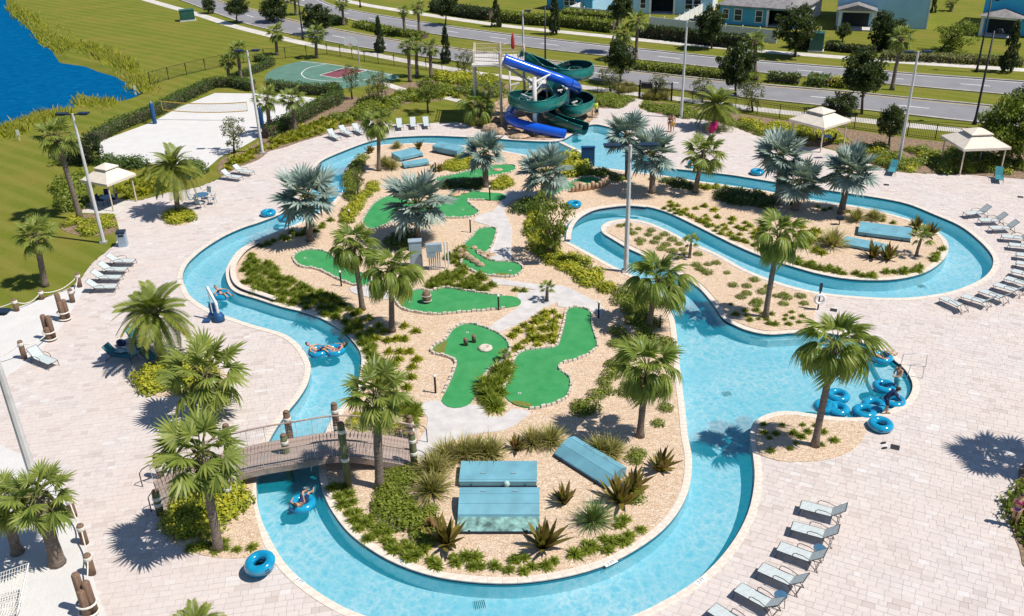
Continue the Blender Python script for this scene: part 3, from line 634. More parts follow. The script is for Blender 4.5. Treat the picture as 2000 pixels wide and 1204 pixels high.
# ---- depth marks on the coping: small white tiles lettered 3 FT
def text_mesh(s, size, mat, name='lettering'):
    cu = bpy.data.curves.new(name, 'FONT'); cu.body = s; cu.size = size; cu.align_x = 'CENTER'; cu.align_y = 'CENTER'; cu.extrude = 0.001
    to = bpy.data.objects.new(name, cu); COL.objects.link(to)
    dg = bpy.context.evaluated_depsgraph_get(); me = bpy.data.meshes.new_from_object(to.evaluated_get(dg)); bpy.data.objects.remove(to); bpy.data.curves.remove(cu)
    me.materials.clear(); me.materials.append(mat); me.name = name
    return me
TXT = text_mesh('3 FT', 0.2, M['navy'])
for (x, y, dx, dy, lab) in ((790,1101,60,38,'island coping near the broad-leaved red-brown plant'), (1193,1102,62,-30,'island coping below the grass tufts'), (585,1137,60,45,'deck coping beside the stacked blue rings'), (1369,1137,52,-38,'deck coping by the loungers'), (1694,545,60,0,'island coping of the eastern bed')):
    p = G(x, y); q = G(x+dx*0.2, y+dy*0.2); a = math.atan2(q.y-p.y, q.x-p.x)
    t = thing('depth_marker', 'white tile lettered 3 FT set in the '+lab, 'marker', (p.x, p.y, 0.056), a, 'depth markers on the coping')
    mb = MB(); mb.box((0, 0, 0.004), (0.6, 0.2, 0.008)); mb.build('tile', M['white'], t); obj('lettering', TXT, t, (0, 0, 0.0105))
# ================================================================== PLANTS
def strip_leaf(mb, o, d, up, L, w, droop, nseg=3, val=0.5, w0=0.25, pw=1.6, weep=0.0):
    """tapered ribbon from o along d, sagging"""
    d = d.normalized(); side = d.cross(up); side = side.normalized() if side.length > 1e-6 else Vector((0, 1, 0))
    vs = []; fs = []
    for i in range(nseg+1):
        t = i/nseg; p = o+d*L*(t-0.5*weep*t*t)-Vector((0, 0, droop*L*t**pw+weep*0.85*L*t**2.3))
        ww = w*(w0+(1-w0)*min(1, t/0.35)) if t < 0.35 else w*(1-((t-0.35)/0.65)**1.6)
        if i == nseg: vs.append(p)
        else: vs += [p+side*ww/2, p-side*ww/2]
    for i in range(nseg-1): fs.append((2*i, 2*i+1, 2*i+3, 2*i+2))
    k = 2*(nseg-1); fs.append((k, k+1, k+2))
    mb.val = val; mb.add(vs, fs)
def fan_frond(name, mat, seed, pet=0.55, blade=0.62, nseg=26, droop=0.28, tipdroop=0.25, w=0.075, spread=118, curl=0.12, parts=3, weep=0.0):
    r = random.Random(seed); mb = MB(); mb.cur = 1
    mb.tube([(0, 0, 0), (pet*0.5, 0, 0.02), (pet, 0, -droop*0.12)], [0.018, 0.013, 0.009], 4)
    mb.cur = 0; o = Vector((pet, 0, -droop*0.12))
    for i in range(nseg):
        a = rad(-spread+2*spread*i/(nseg-1)); L = blade*(1-0.30*abs(a)/rad(spread))*r.uniform(0.88, 1.05)
        d = Vector((math.cos(a), math.sin(a), -droop*0.35+curl*(abs(math.sin(a))))); d.z += r.uniform(-0.06, 0.06)
        tilt = Vector((0, 0, 1))+Vector((0, (0.55 if i % 2 else -0.55), 0))*abs(math.cos(a))+Vector((0.5 if i % 2 else -0.5, 0, 0))*abs(math.sin(a))
        oo = o+Vector((0.10*blade*max(0, math.cos(a)), 0, 0))
        strip_leaf(mb, oo, d, tilt, L, w*blade*1.6, tipdroop*r.uniform(0.6, 1.5), parts, max(0, min(1, 0.42+r.uniform(-0.3, 0.35))), weep=weep*r.uniform(0.75, 1.15))
    return mb.mesh(name, [mat, M['stem']])
def pinnate_frond(name, mat, seed, n=30, sag=0.75, rise=0.45, leaf=0.27):
    r = random.Random(seed); mb = MB(); P = lambda t: Vector((t*(1-0.12*t), 0, rise*t-sag*t*t))
    mb.cur = 1; mb.tube([P(i/6) for i in range(7)], [0.022, 0.018, 0.014, 0.011, 0.008, 0.006, 0.003], 4); mb.cur = 0
    for i in range(n):
        t = 0.16+0.84*i/(n-1); p = P(t); tg = (P(min(1, t+0.02))-P(t-0.02)).normalized()
        for s in (-1, 1):
            L = leaf*(0.45+0.75*math.sin(math.pi*min(1, 0.12+0.8*t)))*r.uniform(0.85, 1.1)
            d = tg*0.75+Vector((0, s, 0))*0.8+Vector((0, 0, 0.28))
            strip_leaf(mb, p, d, Vector((0, 0, 1))+tg*0.4, L, 0.034, 0.22, 2, max(0, min(1, 0.45+r.uniform(-0.3, 0.3)+0.15*(t > 0.8))))
    return mb.mesh(name, [mat, M['stem']])
FR = {
 'sabal': [fan_frond('sabal_frond', M['sabal'], k, 0.54, 0.50, 22, (0.2, 0.5, 0.9)[k % 3], (0.20, 0.35, 0.55)[k % 3], 0.088, 128) for k in range(6)],
 'ribbon': [fan_frond('ribbon_frond', M['ribbon'], 20+k, 0.52, 0.68, 22, (0.2, 0.5, 0.8)[k % 3], 0.15, 0.058, 84, 0.1, 5, (0.4, 0.85, 1.15)[k % 3]) for k in range(6)],
 'bismarck': [fan_frond('silver_frond', M['bismarck'], 40+k, 0.46, 0.58, 22, (0.05, 0.2, 0.45)[k % 3], (0.05, 0.12, 0.25)[k % 3], 0.10, 128, 0.22) for k in range(6)],
 'date': [pinnate_frond('date_frond', M['date'], 60+k, 30, (0.55, 0.85, 1.05)[k % 3], (0.40, 0.35, 0.22)[k % 3]) for k in range(6)],
}
FR['dead'] = [fan_frond('dead_frond', M['deadleaf'], 90+k, 0.5, 0.42, 18, 0.9, 0.5, 0.08, 90) for k in range(2)]
NF = {'sabal': 26, 'ribbon': 32, 'bismarck': 26, 'date': 40}
def wpx(p): return (Vector(p)-Vector((0, 0, HC))).dot(CF)/FPX
PALMS = []
def palm(kind, b, c, R, label, group=None, tr=None, nf=None, emin=None, small=False):
    base = G(*b, 0.03); top = atY(c[0], c[1], base.y); s = wpx(top); reach = R*s*0.98
    r = random.Random(int(b[0]*7+b[1]*13)); H = max(0.3, top.z-base.z); lean = top.x-base.x
    t = thing({'sabal': 'cabbage_palm', 'ribbon': 'ribbon_palm', 'bismarck': 'silver_fan_palm', 'date': 'date_palm'}[kind], label, 'palm', base, 0, group)
    rt = tr if tr else {'sabal': 0.19, 'ribbon': 0.16, 'bismarck': 0.23, 'date': 0.2}[kind]
    mb = MB(); k = 10; pts = []; rs = []
    for i in range(k+1):
        u = i/k; pts.append(Vector((lean*(u**1.25), 0.05*math.sin(u*4+r.random()), H*u-0.05)))
        rs.append(rt*(1+0.55*math.exp(-u*H/0.35)+(0.25 if kind in ('date',) and u > 0.75 else 0))*(1 if u < 0.9 else 0.85)*r.uniform(0.95, 1.05))
    mb.tube(pts, rs, 10); mb.build('trunk', M['trunk'], t, True)
    tp = pts[-1]
    if not small:
        mb = MB()         # old leaf bases under the crown
        nb = {'sabal': 34, 'ribbon': 16, 'bismarck': 16, 'date': 30}[kind]; z0 = min(0.38*H, 1.2)
        for i in range(nb):
            u = i/nb; a = i*2.4; q = tp-Vector((lean*0.25*(1-u), 0, z0*(1-u))); d = Vector((math.cos(a), math.sin(a), 1.1))
            strip_leaf(mb, q+Vector((math.cos(a), math.sin(a), 0))*rt*0.8, d, Vector((-math.cos(a), -math.sin(a), 0.5)), 0.30+0.6*rt, 0.06+0.3*rt, 0.0, 2, 0.5)
        mb.build('boots', M['boot'], t)
    n = nf or NF[kind]; lo = {'sabal': -48, 'ribbon': -35, 'bismarck': -38, 'date': -28}[kind] if emin is None else emin
    for i in range(n):
        u = (i+0.5)/n; el = rad(82-(82-lo)*(u**0.85)+r.uniform(-7, 7)); az = i*2.39996+r.uniform(-0.2, 0.2)
        k = 0 if u < 0.34 else (1 if u < 0.7 else 2)
        me = FR[kind][k+3*r.randint(0, 1)]; sc = reach*(r.uniform(0.72, 1.15) if kind == 'ribbon' else r.uniform(0.84, 1.1))*(0.82 if u < 0.12 else 1)
        f = obj('frond', me, t, tp+Vector((math.cos(az), math.sin(az), 0))*rt*0.5, None, sc)
        f.rotation_euler = (Matrix.Rotation(az, 3, 'Z') @ Matrix.Rotation(-el, 3, 'Y') @ Matrix.Rotation(r.uniform(-0.5, 0.5), 3, 'X')).to_euler()
    if kind in ('sabal', 'ribbon') and not small:
        for i in range(r.randint(1, 4)):
            az = r.random()*6.28; f = obj('dead_frond', r.choice(FR['dead']), t, tp+Vector((math.cos(az), math.sin(az), -0.6))*rt, None, reach*r.uniform(0.7, 0.95))
            f.rotation_euler = (Matrix.Rotation(az, 3, 'Z') @ Matrix.Rotation(rad(r.uniform(50, 72)), 3, 'Y')).to_euler()
    return t
L_B = 'silver-blue fan palm '
for b, c, R, lb in (((606,470),(598,380),70,'on the west bank beside the parked blue rings'), ((816,472),(815,395),76,'behind the grey electrical cabinets'), ((949,365),(946,294),50,'between the two northern putting greens'), ((1060,395),(1064,333),62,'beside the bushy multi-stemmed tree'), ((1274,377),(1274,298),55,'behind the pole with twin floodlights'), ((1226,350),(1226,262),50,'nearest the slide landing pool'),
    ((1518,398),(1527,300),60,'tallest of three on the eastern bed'), ((1553,410),(1562,352),55,'shortest of three on the eastern bed'), ((1643,417),(1662,332),62,'nearest the eastern bend of the river')):
    palm('bismarck', b, c, R, L_B+lb, 'silver fan palms on the island')
L_R = 'green palm with weeping ribbon fronds '
for b, c, R, lb in (((708,606),(690,480),54,'beside the western putting green'), ((766,648),(764,525),62,'left of the electrical cabinets'), ((1267,642),(1285,545),68,'by the narrow river channel'), ((1250,853),(1264,715),70,'above the slanting aqua hatch'), ((1495,621),(1522,457),58,'on the tip of the shrub peninsula'), ((1592,872),(1632,672),84,'rising from the small round bed by the floating rings'), ((740,334),(740,240),34,'behind the two small aqua hatches'), ((940,244),(935,205),40,'left of the slide tower')):
    palm('ribbon', b, c, R, L_R+lb, 'ribbon palms', emin=(-35))
L_S = 'cabbage palm with bushy fan crown '
for b, c, R, lb in (((742,953),(735,765),74,'standing beside the bridge pilings'), ((427,1074),(392,882),98,'over the near end of the bridge'), ((404,815),(400,726),88,'above the golden shrub bed on the deck'), ((112,1102),(72,965),78,'with shaggy trunk in the sand by rope posts'), ((34,1082),(2,975),62,'with slender trunk beside the hammock'), ((88,560),(70,457),46,'on the lawn behind the rope fence'), ((157,430),(108,262),46,'towering beside the west gazebo')):
    palm('sabal', b, c, R, L_S+lb, 'cabbage palms around the pool', tr=0.26 if b[0] == 112 else None)
palm('sabal', (1358,376), (1375,295), 46, 'grey-green cabbage palm where two blue rings rest', 'cabbage palms around the pool')
q = G(1945, 893)+Vector((3.7, -1.25, 0)); u, v = proj(q); w = q.copy(); w.z = 6.0; u2, v2 = proj(w)
palm('sabal', (u, v), (u2, v2), 95, 'cabbage palm in the eastern bed, its shadow on the deck', 'cabbage palms around the pool')
for b, c, R, lb in (((348,417),(338,328),54,'feather-leaved date palm in the round golden bed'), ((314,706),(303,612),76,'feather-leaved date palm beside the teal lounge chairs'), ((1393,252),(1399,207),46,'feather-leaved date palm by the magenta umbrella'), ((392,1330),(384,1228),58,'feather-leaved date palm on the southern deck')):
    palm('date', b, c, R, lb, 'date palms')
for b, c, R, lb in (((1347,505),(1350,470),19,'dwarf fan palm in the shrub peninsula'), ((1068,588),(1069,560),19,'dwarf fan palm where the concrete paths meet'), ((1790,500),(1800,462),26,'dwarf fan palm beside the eastern red-brown bromeliads'), ((985,705),(985,690),16,'dwarf fan palm between two southern greens')):
    palm('sabal', b, c, R, lb, 'dwarf fan palms', tr=0.09, nf=14, emin=-10, small=True)
LB = 'cabbage palm '
for b, c, R, lb in (((447,160),(444,118),19,'shorter of the pair inside the lake fence'), ((471,158),(464,95),22,'taller of the pair inside the lake fence'), ((541,108),(538,62),21,'where the lake fence meets the road'), ((618,114),(617,65),23,'at the corner of the basketball court'), ((801,160),(797,88),21,'nearest the court, one of three at the fence'), ((815,151),(812,84),20,'middle one of three at the fence'), ((842,152),(840,92),21,'third of three at the fence'), ((528,266),(521,190),30,'over the volleyball court hedge by the light pole'), ((577,260),(569,190),28,'over the volleyball court hedge'), ((671,50),(668,5),18,'in the road median behind the basketball hoop'), ((791,72),(787,20),14,'slender in the median'), ((819,62),(816,12),17,'in the median by the far road'), ((1242,116),(1246,38),24,'taller of two in the median'), ((1216,118),(1217,62),23,'shorter of two in the median, with oak below'), ((1475,142),(1475,78),25,'squat with golden fronds in the median'), ((1742,176),(1762,72),32,'thick propped in the median'), ((578,30),(574,-15),20,'beside the dark street lamp'), ((1858,22),(1858,5),14,'small between the two eastern houses')):
    palm('sabal', b, c, R, LB+lb, 'cabbage palms by the road', nf=22, tr=0.2)
# ---- broadleaf crowns
def crown_mesh(name, mat, seed, nclump=46, leaves=46, leaf=0.10, shape='round', holes=0.0):
    r = random.Random(seed); mb = MB()
    for i in range(nclump):
        while True:
            p = Vector((r.uniform(-1, 1), r.uniform(-1, 1), r.uniform(-1, 1)))
            if p.length < 1: break
        if shape == 'round': p = p.normalized()*(0.35+0.6*r.random()**0.6)*r.uniform(0.8, 1.12)
        else:
            u = r.random()**1.25; z = -0.95+1.95*u; rr = (0.86*(1-u)**0.75+0.06)*min(1, 0.55+u*4); a = r.random()*6.283; k = 0.4+0.6*r.random()**0.5
            p = Vector((rr*k*math.cos(a), rr*k*math.sin(a), z))
        cr = r.uniform(0.16, 0.30)*(0.7 if shape == 'cone' else 1); cv = r.uniform(-0.22, 0.22)
        for j in range(leaves):
            q = Vector((r.gauss(0, 1), r.gauss(0, 1), r.gauss(0, 0.75))).normalized()*cr*r.random()**0.4
            n = Vector((r.gauss(0, 1), r.gauss(0, 1), r.gauss(0.6, 1))).normalized(); t = n.orthogonal().normalized(); b = n.cross(t)
            L = leaf*r.uniform(0.6, 1.3); W = L*0.5; o = p+q
            mb.val = max(0, min(1, 0.42+cv+r.uniform(-0.2, 0.2)))
            mb.add([o-t*L/2, o+b*W/2, o+t*L/2, o-b*W/2], [(0, 1, 2, 3)])
    return mb.mesh(name, mat)
CROWN = {'oak': [crown_mesh('oak_crown', M['oak'], k, 85, 60, 0.15) for k in range(3)], 'cone': [crown_mesh('cone_crown', M['darkleaf'], 10+k, 85, 56, 0.14, 'cone') for k in range(2)],
         'sparse': [crown_mesh('sparse_crown', M['sparse'], 20+k, 46, 34, 0.12) for k in range(2)], 'bush': [crown_mesh('bushy_crown', M['midleaf'], 30+k, 52, 50, 0.12) for k in range(2)], 'dense': [crown_mesh('dense_crown', M['midleaf'], 44, 150, 66, 0.11)], 'dark': [crown_mesh('dark_crown', M['darkleaf'], 36, 56, 50, 0.12)]}
def tree(kind, b, c, rx, ry, label, group=None, name='oak_tree', stems=1):
    base = G(*b, 0.02); top = atY(c[0], c[1], base.y); s = wpx(top); r = random.Random(int(b[0]*3+b[1]*5)); t = thing(name, label, 'tree', base, 0, group)
    RX = rx*s; RZ = ry*s; C = top-base; mb = MB(); tr = 0.05+0.03*RX
    for k in range(stems):
        a = k*2.1; e = C+Vector((math.cos(a)*0.3*RX*(stems > 1), math.sin(a)*0.3*RX*(stems > 1), RZ*0.1)); st = Vector((0.12*math.cos(a), 0.12*math.sin(a), 0))*(stems > 1)
        mb.tube([st, st.lerp(e, 0.35)+Vector((r.uniform(-.06, .06), 0, 0)), st.lerp(e, 0.7), e], [tr*1.3, tr, tr*0.75, tr*0.35], 7)
    for k in range(7):
        a = k*0.9+r.random(); p0 = C*(0.6+0.05*k); p1 = C+Vector((math.cos(a)*RX*0.7, math.sin(a)*RX*0.7, r.uniform(-0.3, 0.6)*RZ)); mb.tube([p0, (p0+p1)/2+Vector((0, 0, 0.1)), p1], [tr*0.5, tr*0.35, tr*0.12], 5)
    mb.build('trunk', M['bark'], t, True)
    obj('crown', r.choice(CROWN[kind]), t, C, (0, 0, r.random()*6.28), (RX, RX, RZ))
    return t
for b, c, rx, ry, lb in (((1211,162),(1212,112),32,38,'young oak beside the shorter median palm'), ((1390,96),(1386,46),30,38,'oak on the far verge in front of the white fence'), ((1436,187),(1440,128),38,48,'oak between the near road and the slim light pole'), ((1553,112),(1556,52),42,44,'broad oak by the utility box'), ((1683,223),(1690,142),44,46,'broad oak inside the picket fence'), ((1720,98),(1733,64),34,42,'dark oak behind the propped median palm'), ((463,46),(462,14),24,18,'small oak on the verge past the utility cabinet'), ((407,27),(407,10),14,14,'smallest oak on the verge'), ((533,44),(534,18),28,26,'wide oak on the near verge'), ((620,68),(620,36),32,28,'oak in the median above the court'), ((870,50),(872,10),22,22,'oak on the far verge above the court'), ((1190,105),(1212,15),26,28,'dark oak in front of the pale blue house'), ((1645,82),(1648,60),14,16,'sapling in front of the porch')):
    tree('oak', b, c, rx, ry, lb, 'oaks along the road')
for b, c, rx, ry, lb in (((741,103),(740,70),14,34,'nearer the hoop, on the verge'), ((872,124),(870,90),14,36,'beside the three fence palms'), ((970,53),(969,28),14,28,'on the far verge by the hedge'), ((1086,68),(1083,28),16,36,'on the far verge by the blue wall'), ((1975,142),(1977,92),22,46,'by the twin street lamps'), ((1826,25),(1825,8),8,18,'small between the houses')):
    tree('cone', b, c, rx, ry, 'dark conical evergreen '+lb, 'conical evergreens', 'conical_tree')
for b, c, rx, ry, lb in (((458,300),(456,258),28,32,'thin pale-leaved tree in front of the white sand'), ((688,195),(685,150),20,26,'slim tree between court and hedge'), ((742,205),(737,165),27,30,'thin tree beside the court path'), ((1192,180),(1190,152),26,22,'wispy tree left of the black gate'), ((1288,188),(1288,164),24,20,'wispy tree right of the black gate'), ((1372,200),(1372,172),26,22,'wispy tree beside the slim light pole'), ((1470,218),(1468,182),28,28,'wispy tree behind the feather palm'), ((908,145),(905,120),18,28,'bare-looking tree left of the platform'), ((700,385),(698,345),16,24,'leafless shrub by the west bank')):
    tree('sparse', b, c, rx, ry, lb, 'wispy young trees', 'young_tree')
for b, c, rx, ry, lb, kd in (((836,222),(836,176),30,26,'rounded tree on the lawn beside three loungers', 'bush'), ((1640,236),(1643,207),34,27,'low rounded tree at the picket fence', 'oak'), ((1735,292),(1740,238),27,34,'upright shrubby tree by the light pole', 'oak'), ((1835,100),(1868,68),42,30,'spreading yellow-green tree on the grassy slope', 'bush'), ((175,320),(172,290),32,34,'dark shrub tree beside the west gazebo', 'dark'), ((130,318),(140,300),40,24,'dark bush behind the tall palm', 'dark'), ((1992,318),(1982,246),66,62,'big leafy tree shading the east gazebo', 'dense'), ((2020,260),(2010,195),45,40,'dark tree at the road bend behind the east gazebo', 'dark')):
    tree(kd, b, c, rx, ry, lb, None, 'leafy_tree')
tree('bush', (1077,502), (1074,435), 50, 62, 'bushy multi-stemmed tree on the bank of the inner bend', None, 'leafy_tree', 4)
# ---- low plants
def bladeball(name, mat, seed, n, L, w, spread, droop, up=0.6):
    r = random.Random(seed); mb = MB()
    for i in range(n):
        a = r.random()*6.283; e = r.uniform(*spread); d = Vector((math.cos(a)*math.cos(e), math.sin(a)*math.cos(e), math.sin(e)))
        strip_leaf(mb, Vector((r.uniform(-0.06, 0.06), r.uniform(-0.06, 0.06), 0)), d, Vector((-math.sin(a), math.cos(a), 0.2)).cross(d), L*r.uniform(0.7, 1.15), w*r.uniform(0.7, 1.2), droop*r.uniform(0.5, 1.4), 3, r.random(), 0.7)
    return mb.mesh(name, mat)
def leafball(name, mat, seed, n, leaf, r3=(1, 1, 0.75)):
    r = random.Random(seed); mb = MB()
    for i in range(n):
        p = Vector((r.gauss(0, 1), r.gauss(0, 1), abs(r.gauss(0, 1)))).normalized()*(0.3+0.7*r.random()**0.5)*r.uniform(0.85, 1.1)
        p = Vector((p.x*r3[0], p.y*r3[1], p.z*r3[2]+0.03)); nn = (p.normalized()+Vector((r.gauss(0, .5), r.gauss(0, .5), r.gauss(0.4, .5)))).normalized(); t = nn.orthogonal().normalized(); t = Quaternion(nn, r.random()*6.28) @ t; b = nn.cross(t)
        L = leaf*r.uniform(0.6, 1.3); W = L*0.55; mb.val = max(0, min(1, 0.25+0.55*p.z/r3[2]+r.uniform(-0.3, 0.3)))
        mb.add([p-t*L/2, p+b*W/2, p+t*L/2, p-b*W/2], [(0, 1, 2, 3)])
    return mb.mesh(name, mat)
PL = {
 'tuft': [bladeball('grass_tuft', M['tuft'], k, 120, 1.0, 0.10, (0.35, 1.5), 0.55) for k in range(3)],
 'yellow': [bladeball('yellow_tuft', M['lime_leaf'], 4+k, 110, 1.0, 0.13, (0.35, 1.5), 0.5) for k in range(2)],
 'lime': [leafball('golden_shrub', M['lime_leaf'], 8+k, 320, 0.26) for k in range(3)],
 'mid': [leafball('green_shrub', M['midleaf'], 12+k, 320, 0.24) for k in range(3)],
 'coleus': [leafball('maroon_coleus', M['brom'], 15, 200, 0.30)],
 'dark': [leafball('dark_shrub', M['hedge'], 18+k, 360, 0.22, (1, 1, 0.9)) for k in range(2)],
 'fountain': [bladeball('fountain_grass', M['fountain'], 22+k, 340, 1.0, 0.030, (0.6, 1.5), 0.42) for k in range(2)],
 'papyrus': [bladeball('papyrus', M['papyrus'], 25, 420, 1.0, 0.022, (0.1, 1.5), 0.35)],
 'brom': [bladeball('bromeliad', M['brom'], 27+k, 34, 1.0, 0.17, (0.6, 1.45), 0.18) for k in range(3)],
}
PL['clump'] = [bladeball('grass_clump', M['tuft'], 50+k, 190, 1.0, 0.085, (0.3, 1.5), 0.5) for k in range(3)]
PN = {'clump': 'grass_clump', 'tuft': 'grass_tuft', 'yellow': 'yellow_tuft', 'lime': 'golden_shrub', 'mid': 'green_shrub', 'coleus': 'maroon_coleus', 'dark': 'dark_shrub', 'fountain': 'fountain_grass', 'papyrus': 'papyrus', 'brom': 'bromeliad'}
def plant(kind, x, y, r, label, group, z=0.04, hs=1.0):
    return tag(obj(PN[kind], rnd.choice(PL[kind]), None, (x, y, z), (0, 0, rnd.random()*6.28), (r, r, r*hs)), label, 'grass' if kind in ('clump', 'tuft', 'yellow', 'fountain') else 'plant', group)
AVOID = []
def fill(poly, kind, gap, r, label, group, hs=1.0, jit=0.35, z=0.04, maxn=400, skip=0.0, avoid=True):
    P = Poly(XY(PX(poly))); k = 0; gap *= 0.9; y = P.y0; row = 0
    while y < P.y1:
        x = P.x0+(0.5*gap if row % 2 else 0)
        while x < P.x1:
            X, Y = x+rnd.uniform(-jit, jit)*gap, y+rnd.uniform(-jit, jit)*gap; x += gap
            if not P.has(X, Y) or rnd.random() < skip or (avoid and any(a.has(X, Y) for a in AVOID)): continue
            plant(kind, X, Y, r*1.15*rnd.uniform(0.75, 1.25), label, group, z, hs); k += 1
            if k >= maxn: return k
        y += gap*0.87; row += 1
    return k
GREENS = {
 'western': [(577,500),(592,492),(617,491),(640,497),(657,512),(675,522),(697,532),(725,550),(715,560),(690,557),(660,545),(630,530),(612,525),(590,522),(577,510)],
 'stump': [(776,588),(787,577),(812,569),(828,569),(842,572),(861,566),(880,566),(902,570),(934,575),(973,580),(1000,580),(1017,588),(1016,597),(997,602),(949,607),(902,611),(855,615),(815,611),(788,604)],
 'boulder': [(935,450),(949,447),(967,449),(965,465),(959,482),(947,497),(938,492),(930,496),(945,506),(962,513),(993,514),(1012,518),(1020,527),(1014,536),(997,542),(965,540),(941,537),(918,527),(902,517),(905,510),(918,500),(908,490),(909,478),(924,464)],
 'post': [(862,785),(875,760),(890,725),(893,707),(875,697),(850,692),(844,685),(855,675),(872,667),(885,647),(905,636),(925,637),(950,645),(975,657),(992,675),(990,695),(970,712),(950,727),(937,750),(927,775),(915,793),(890,800),(870,796)],
 'southern': [(1110,607),(1130,604),(1152,612),(1154,637),(1162,665),(1165,677),(1150,692),(1120,705),(1092,712),(1087,722),(1110,740),(1112,755),(1105,777),(1080,790),(1040,799),(1012,795),(988,780),(985,765),(997,742),(1007,705),(1020,690),(1050,685),(1087,680),(1097,660),(1105,630)],
 'bent': [(710,435),(722,412),(738,395),(765,385),(800,395),(845,400),(875,385),(888,374),(912,375),(952,378),(981,380),(988,386),(977,393),(914,392),(920,404),(934,416),(920,425),(888,427),(850,425),(810,418),(795,418),(760,437),(730,450),(718,447)],
 'northern': [(853,350),(888,343),(920,335),(952,327),(984,324),(1002,325),(1006,331),(998,338),(976,343),(952,347),(904,354),(860,358)],
 'walled': [(1065,370),(1095,366),(1135,350),(1160,349),(1175,357),(1162,364),(1125,370),(1095,376),(1075,386),(1066,382)],
}
AVOID += [Poly(smooth_px(v, 0.4)) for v in GREENS.values()]
T1 = 'short dark green grass tuft along the southern island bank'
fill([(640,945),(690,955),(715,1000),(745,1035),(830,1075),(930,1092),(1050,1090),(1110,1080),(1170,1050),(1245,1000),(1262,1030),(1200,1075),(1110,1108),(1000,1122),(900,1117),(810,1100),(720,1058),(668,1002)], 'tuft', 0.64, 0.46, T1, 'grass tufts along the southern bank', 0.95, maxn=130)
fill([(470,520),(485,498),(515,508),(565,545),(625,562),(672,592),(712,640),(745,690),(725,720),(712,700),(690,655),(650,628),(600,605),(540,588),(490,574),(470,548)], 'clump', 0.80, 0.56, 'green grass clump along the western island bank', 'grass clumps on the western bank', 0.9, maxn=170)
fill([(720,690),(740,700),(770,760),(815,800),(825,830),(790,835),(770,800),(735,770),(720,735)], 'clump', 0.8, 0.65, 'green grass clump between river and bridge ramp', 'grass clumps by the bridge ramp', maxn=40)
for x, y in ((760,690),(790,665),(800,690),(750,650),(735,665),(815,705),(795,760),(780,740),(790,640),(812,650),(775,665),(782,690),(778,705),(757,668),(805,720),(803,740),(768,715),(740,640),(720,625),(700,612),(725,650)): 
    p = G(x, y); plant('yellow', p.x, p.y, 0.55, 'yellow-green spiky clump on bare mulch west of the post green', 'yellow clumps west of the post green')
fill([(990,655),(1050,618),(1090,603),(1098,630),(1088,668),(1040,680),(1012,688),(1000,700),(985,690)], 'yellow', 0.75, 0.50, 'yellow-green spiky clump in the strip between two greens', 'clumps between the post green and southern green', 0.8, maxn=60)
fill([(985,715),(998,720),(985,760),(978,790),(960,810),(938,780),(950,742)], 'clump', 0.75, 0.8, 'tall green grass clump between two southern greens', 'grass clumps between the greens', 1.0, maxn=40)
fill([(868,500),(905,482),(908,530),(960,546),(960,572),(930,572),(880,562),(835,566),(838,550),(880,530)], 'clump', 0.75, 0.55, 'green grass clump around the electrical cabinets', 'grass clumps by the cabinets', maxn=80)
fill([(1000,563),(1045,568),(1045,574),(1000,568)], 'tuft', 0.6, 0.36, 'green grass clump edging the concrete path', 'grass clumps by the path')
for x, y, r in ((1205,650,.6),(1222,665,.55),(1200,675,.5),(1225,700,.6),(1240,735,.6),(1228,755,.5),(1245,770,.55),(1195,715,.5),(1290,770,.45),(1300,800,.45),(1285,830,.4),(1165,775,.55),(1185,768,.5),(1218,770,.5),(1150,800,.7),(1135,805,.6),(1195,735,.6),(1215,720,.6),(1180,750,.5),(1235,630,.6),(1230,610,.6),(1180,880,.5),(1245,890,.5),(1240,900,.5),(1130,795,.5)):
    p = G(x, y); plant('mid', p.x, p.y, r, 'leafy green shrub on the mulch east of the southern green', 'shrubs east of the southern green')
fill([(1510,500),(1560,510),(1620,525),(1690,535),(1750,532),(1800,520),(1828,500),(1838,480),(1846,492),(1828,515),(1795,532),(1745,542),(1690,543),(1620,535),(1560,520),(1512,508)], 'tuft', 0.68, 0.50, 'short green tuft rimming the eastern bed', 'grass tufts rimming the eastern bed', maxn=110)
fill([(1280,390),(1360,398),(1440,425),(1500,455),(1510,490),(1440,475),(1380,445),(1310,410)], 'yellow', 0.95, 0.45, 'sparse yellow-green clump between the two river channels', 'clumps between the channels', 0.8, maxn=70, skip=0.25)
fill([(1400,375),(1480,385),(1510,400),(1490,412),(1420,395)], 'dark', 0.9, 0.75, 'dark low shrub below the northern bank', 'dark shrubs below the northern bank', 0.8)
fill([(1285,350),(1350,360),(1350,370),(1290,362)], 'dark', 0.8, 0.55, 'dark low shrub at the foot of two palms', 'dark shrubs under the palms', 0.8)
fill([(1160,335),(1215,345),(1210,355),(1160,345)], 'mid', 0.8, 0.6, 'green shrub on the bank below the landing pool', 'shrubs by the landing pool', 0.8)
fill([(1205,440),(1260,442),(1330,475),(1400,510),(1480,550),(1580,585),(1585,610),(1500,600),(1420,590),(1370,545),(1300,505),(1240,475)], 'mid', 1.15, 0.33, 'small rounded green shrub on the mulch peninsula', 'small shrubs on the peninsula', 0.8, maxn=70, skip=0.12)
fill([(1420,595),(1480,605),(1580,615),(1578,642),(1500,640),(1440,622)], 'tuft', 0.75, 0.34, 'short grass tuft at the peninsula tip', 'grass tufts on the peninsula tip', maxn=60)
fill([(1490,830),(1540,820),(1670,832),(1680,850),(1650,878),(1580,895),(1500,892),(1482,870)], 'tuft', 0.85, 0.34, 'short grass tuft in the small round bed', 'grass tufts in the round bed', skip=0.2)
fill([(672,445),(690,420),(735,370),(728,362),(690,395),(668,425)], 'lime', 0.62, 0.50, 'golden-leaved shrub along the northwest mulch', 'golden shrubs along the northwest bank', 0.9)
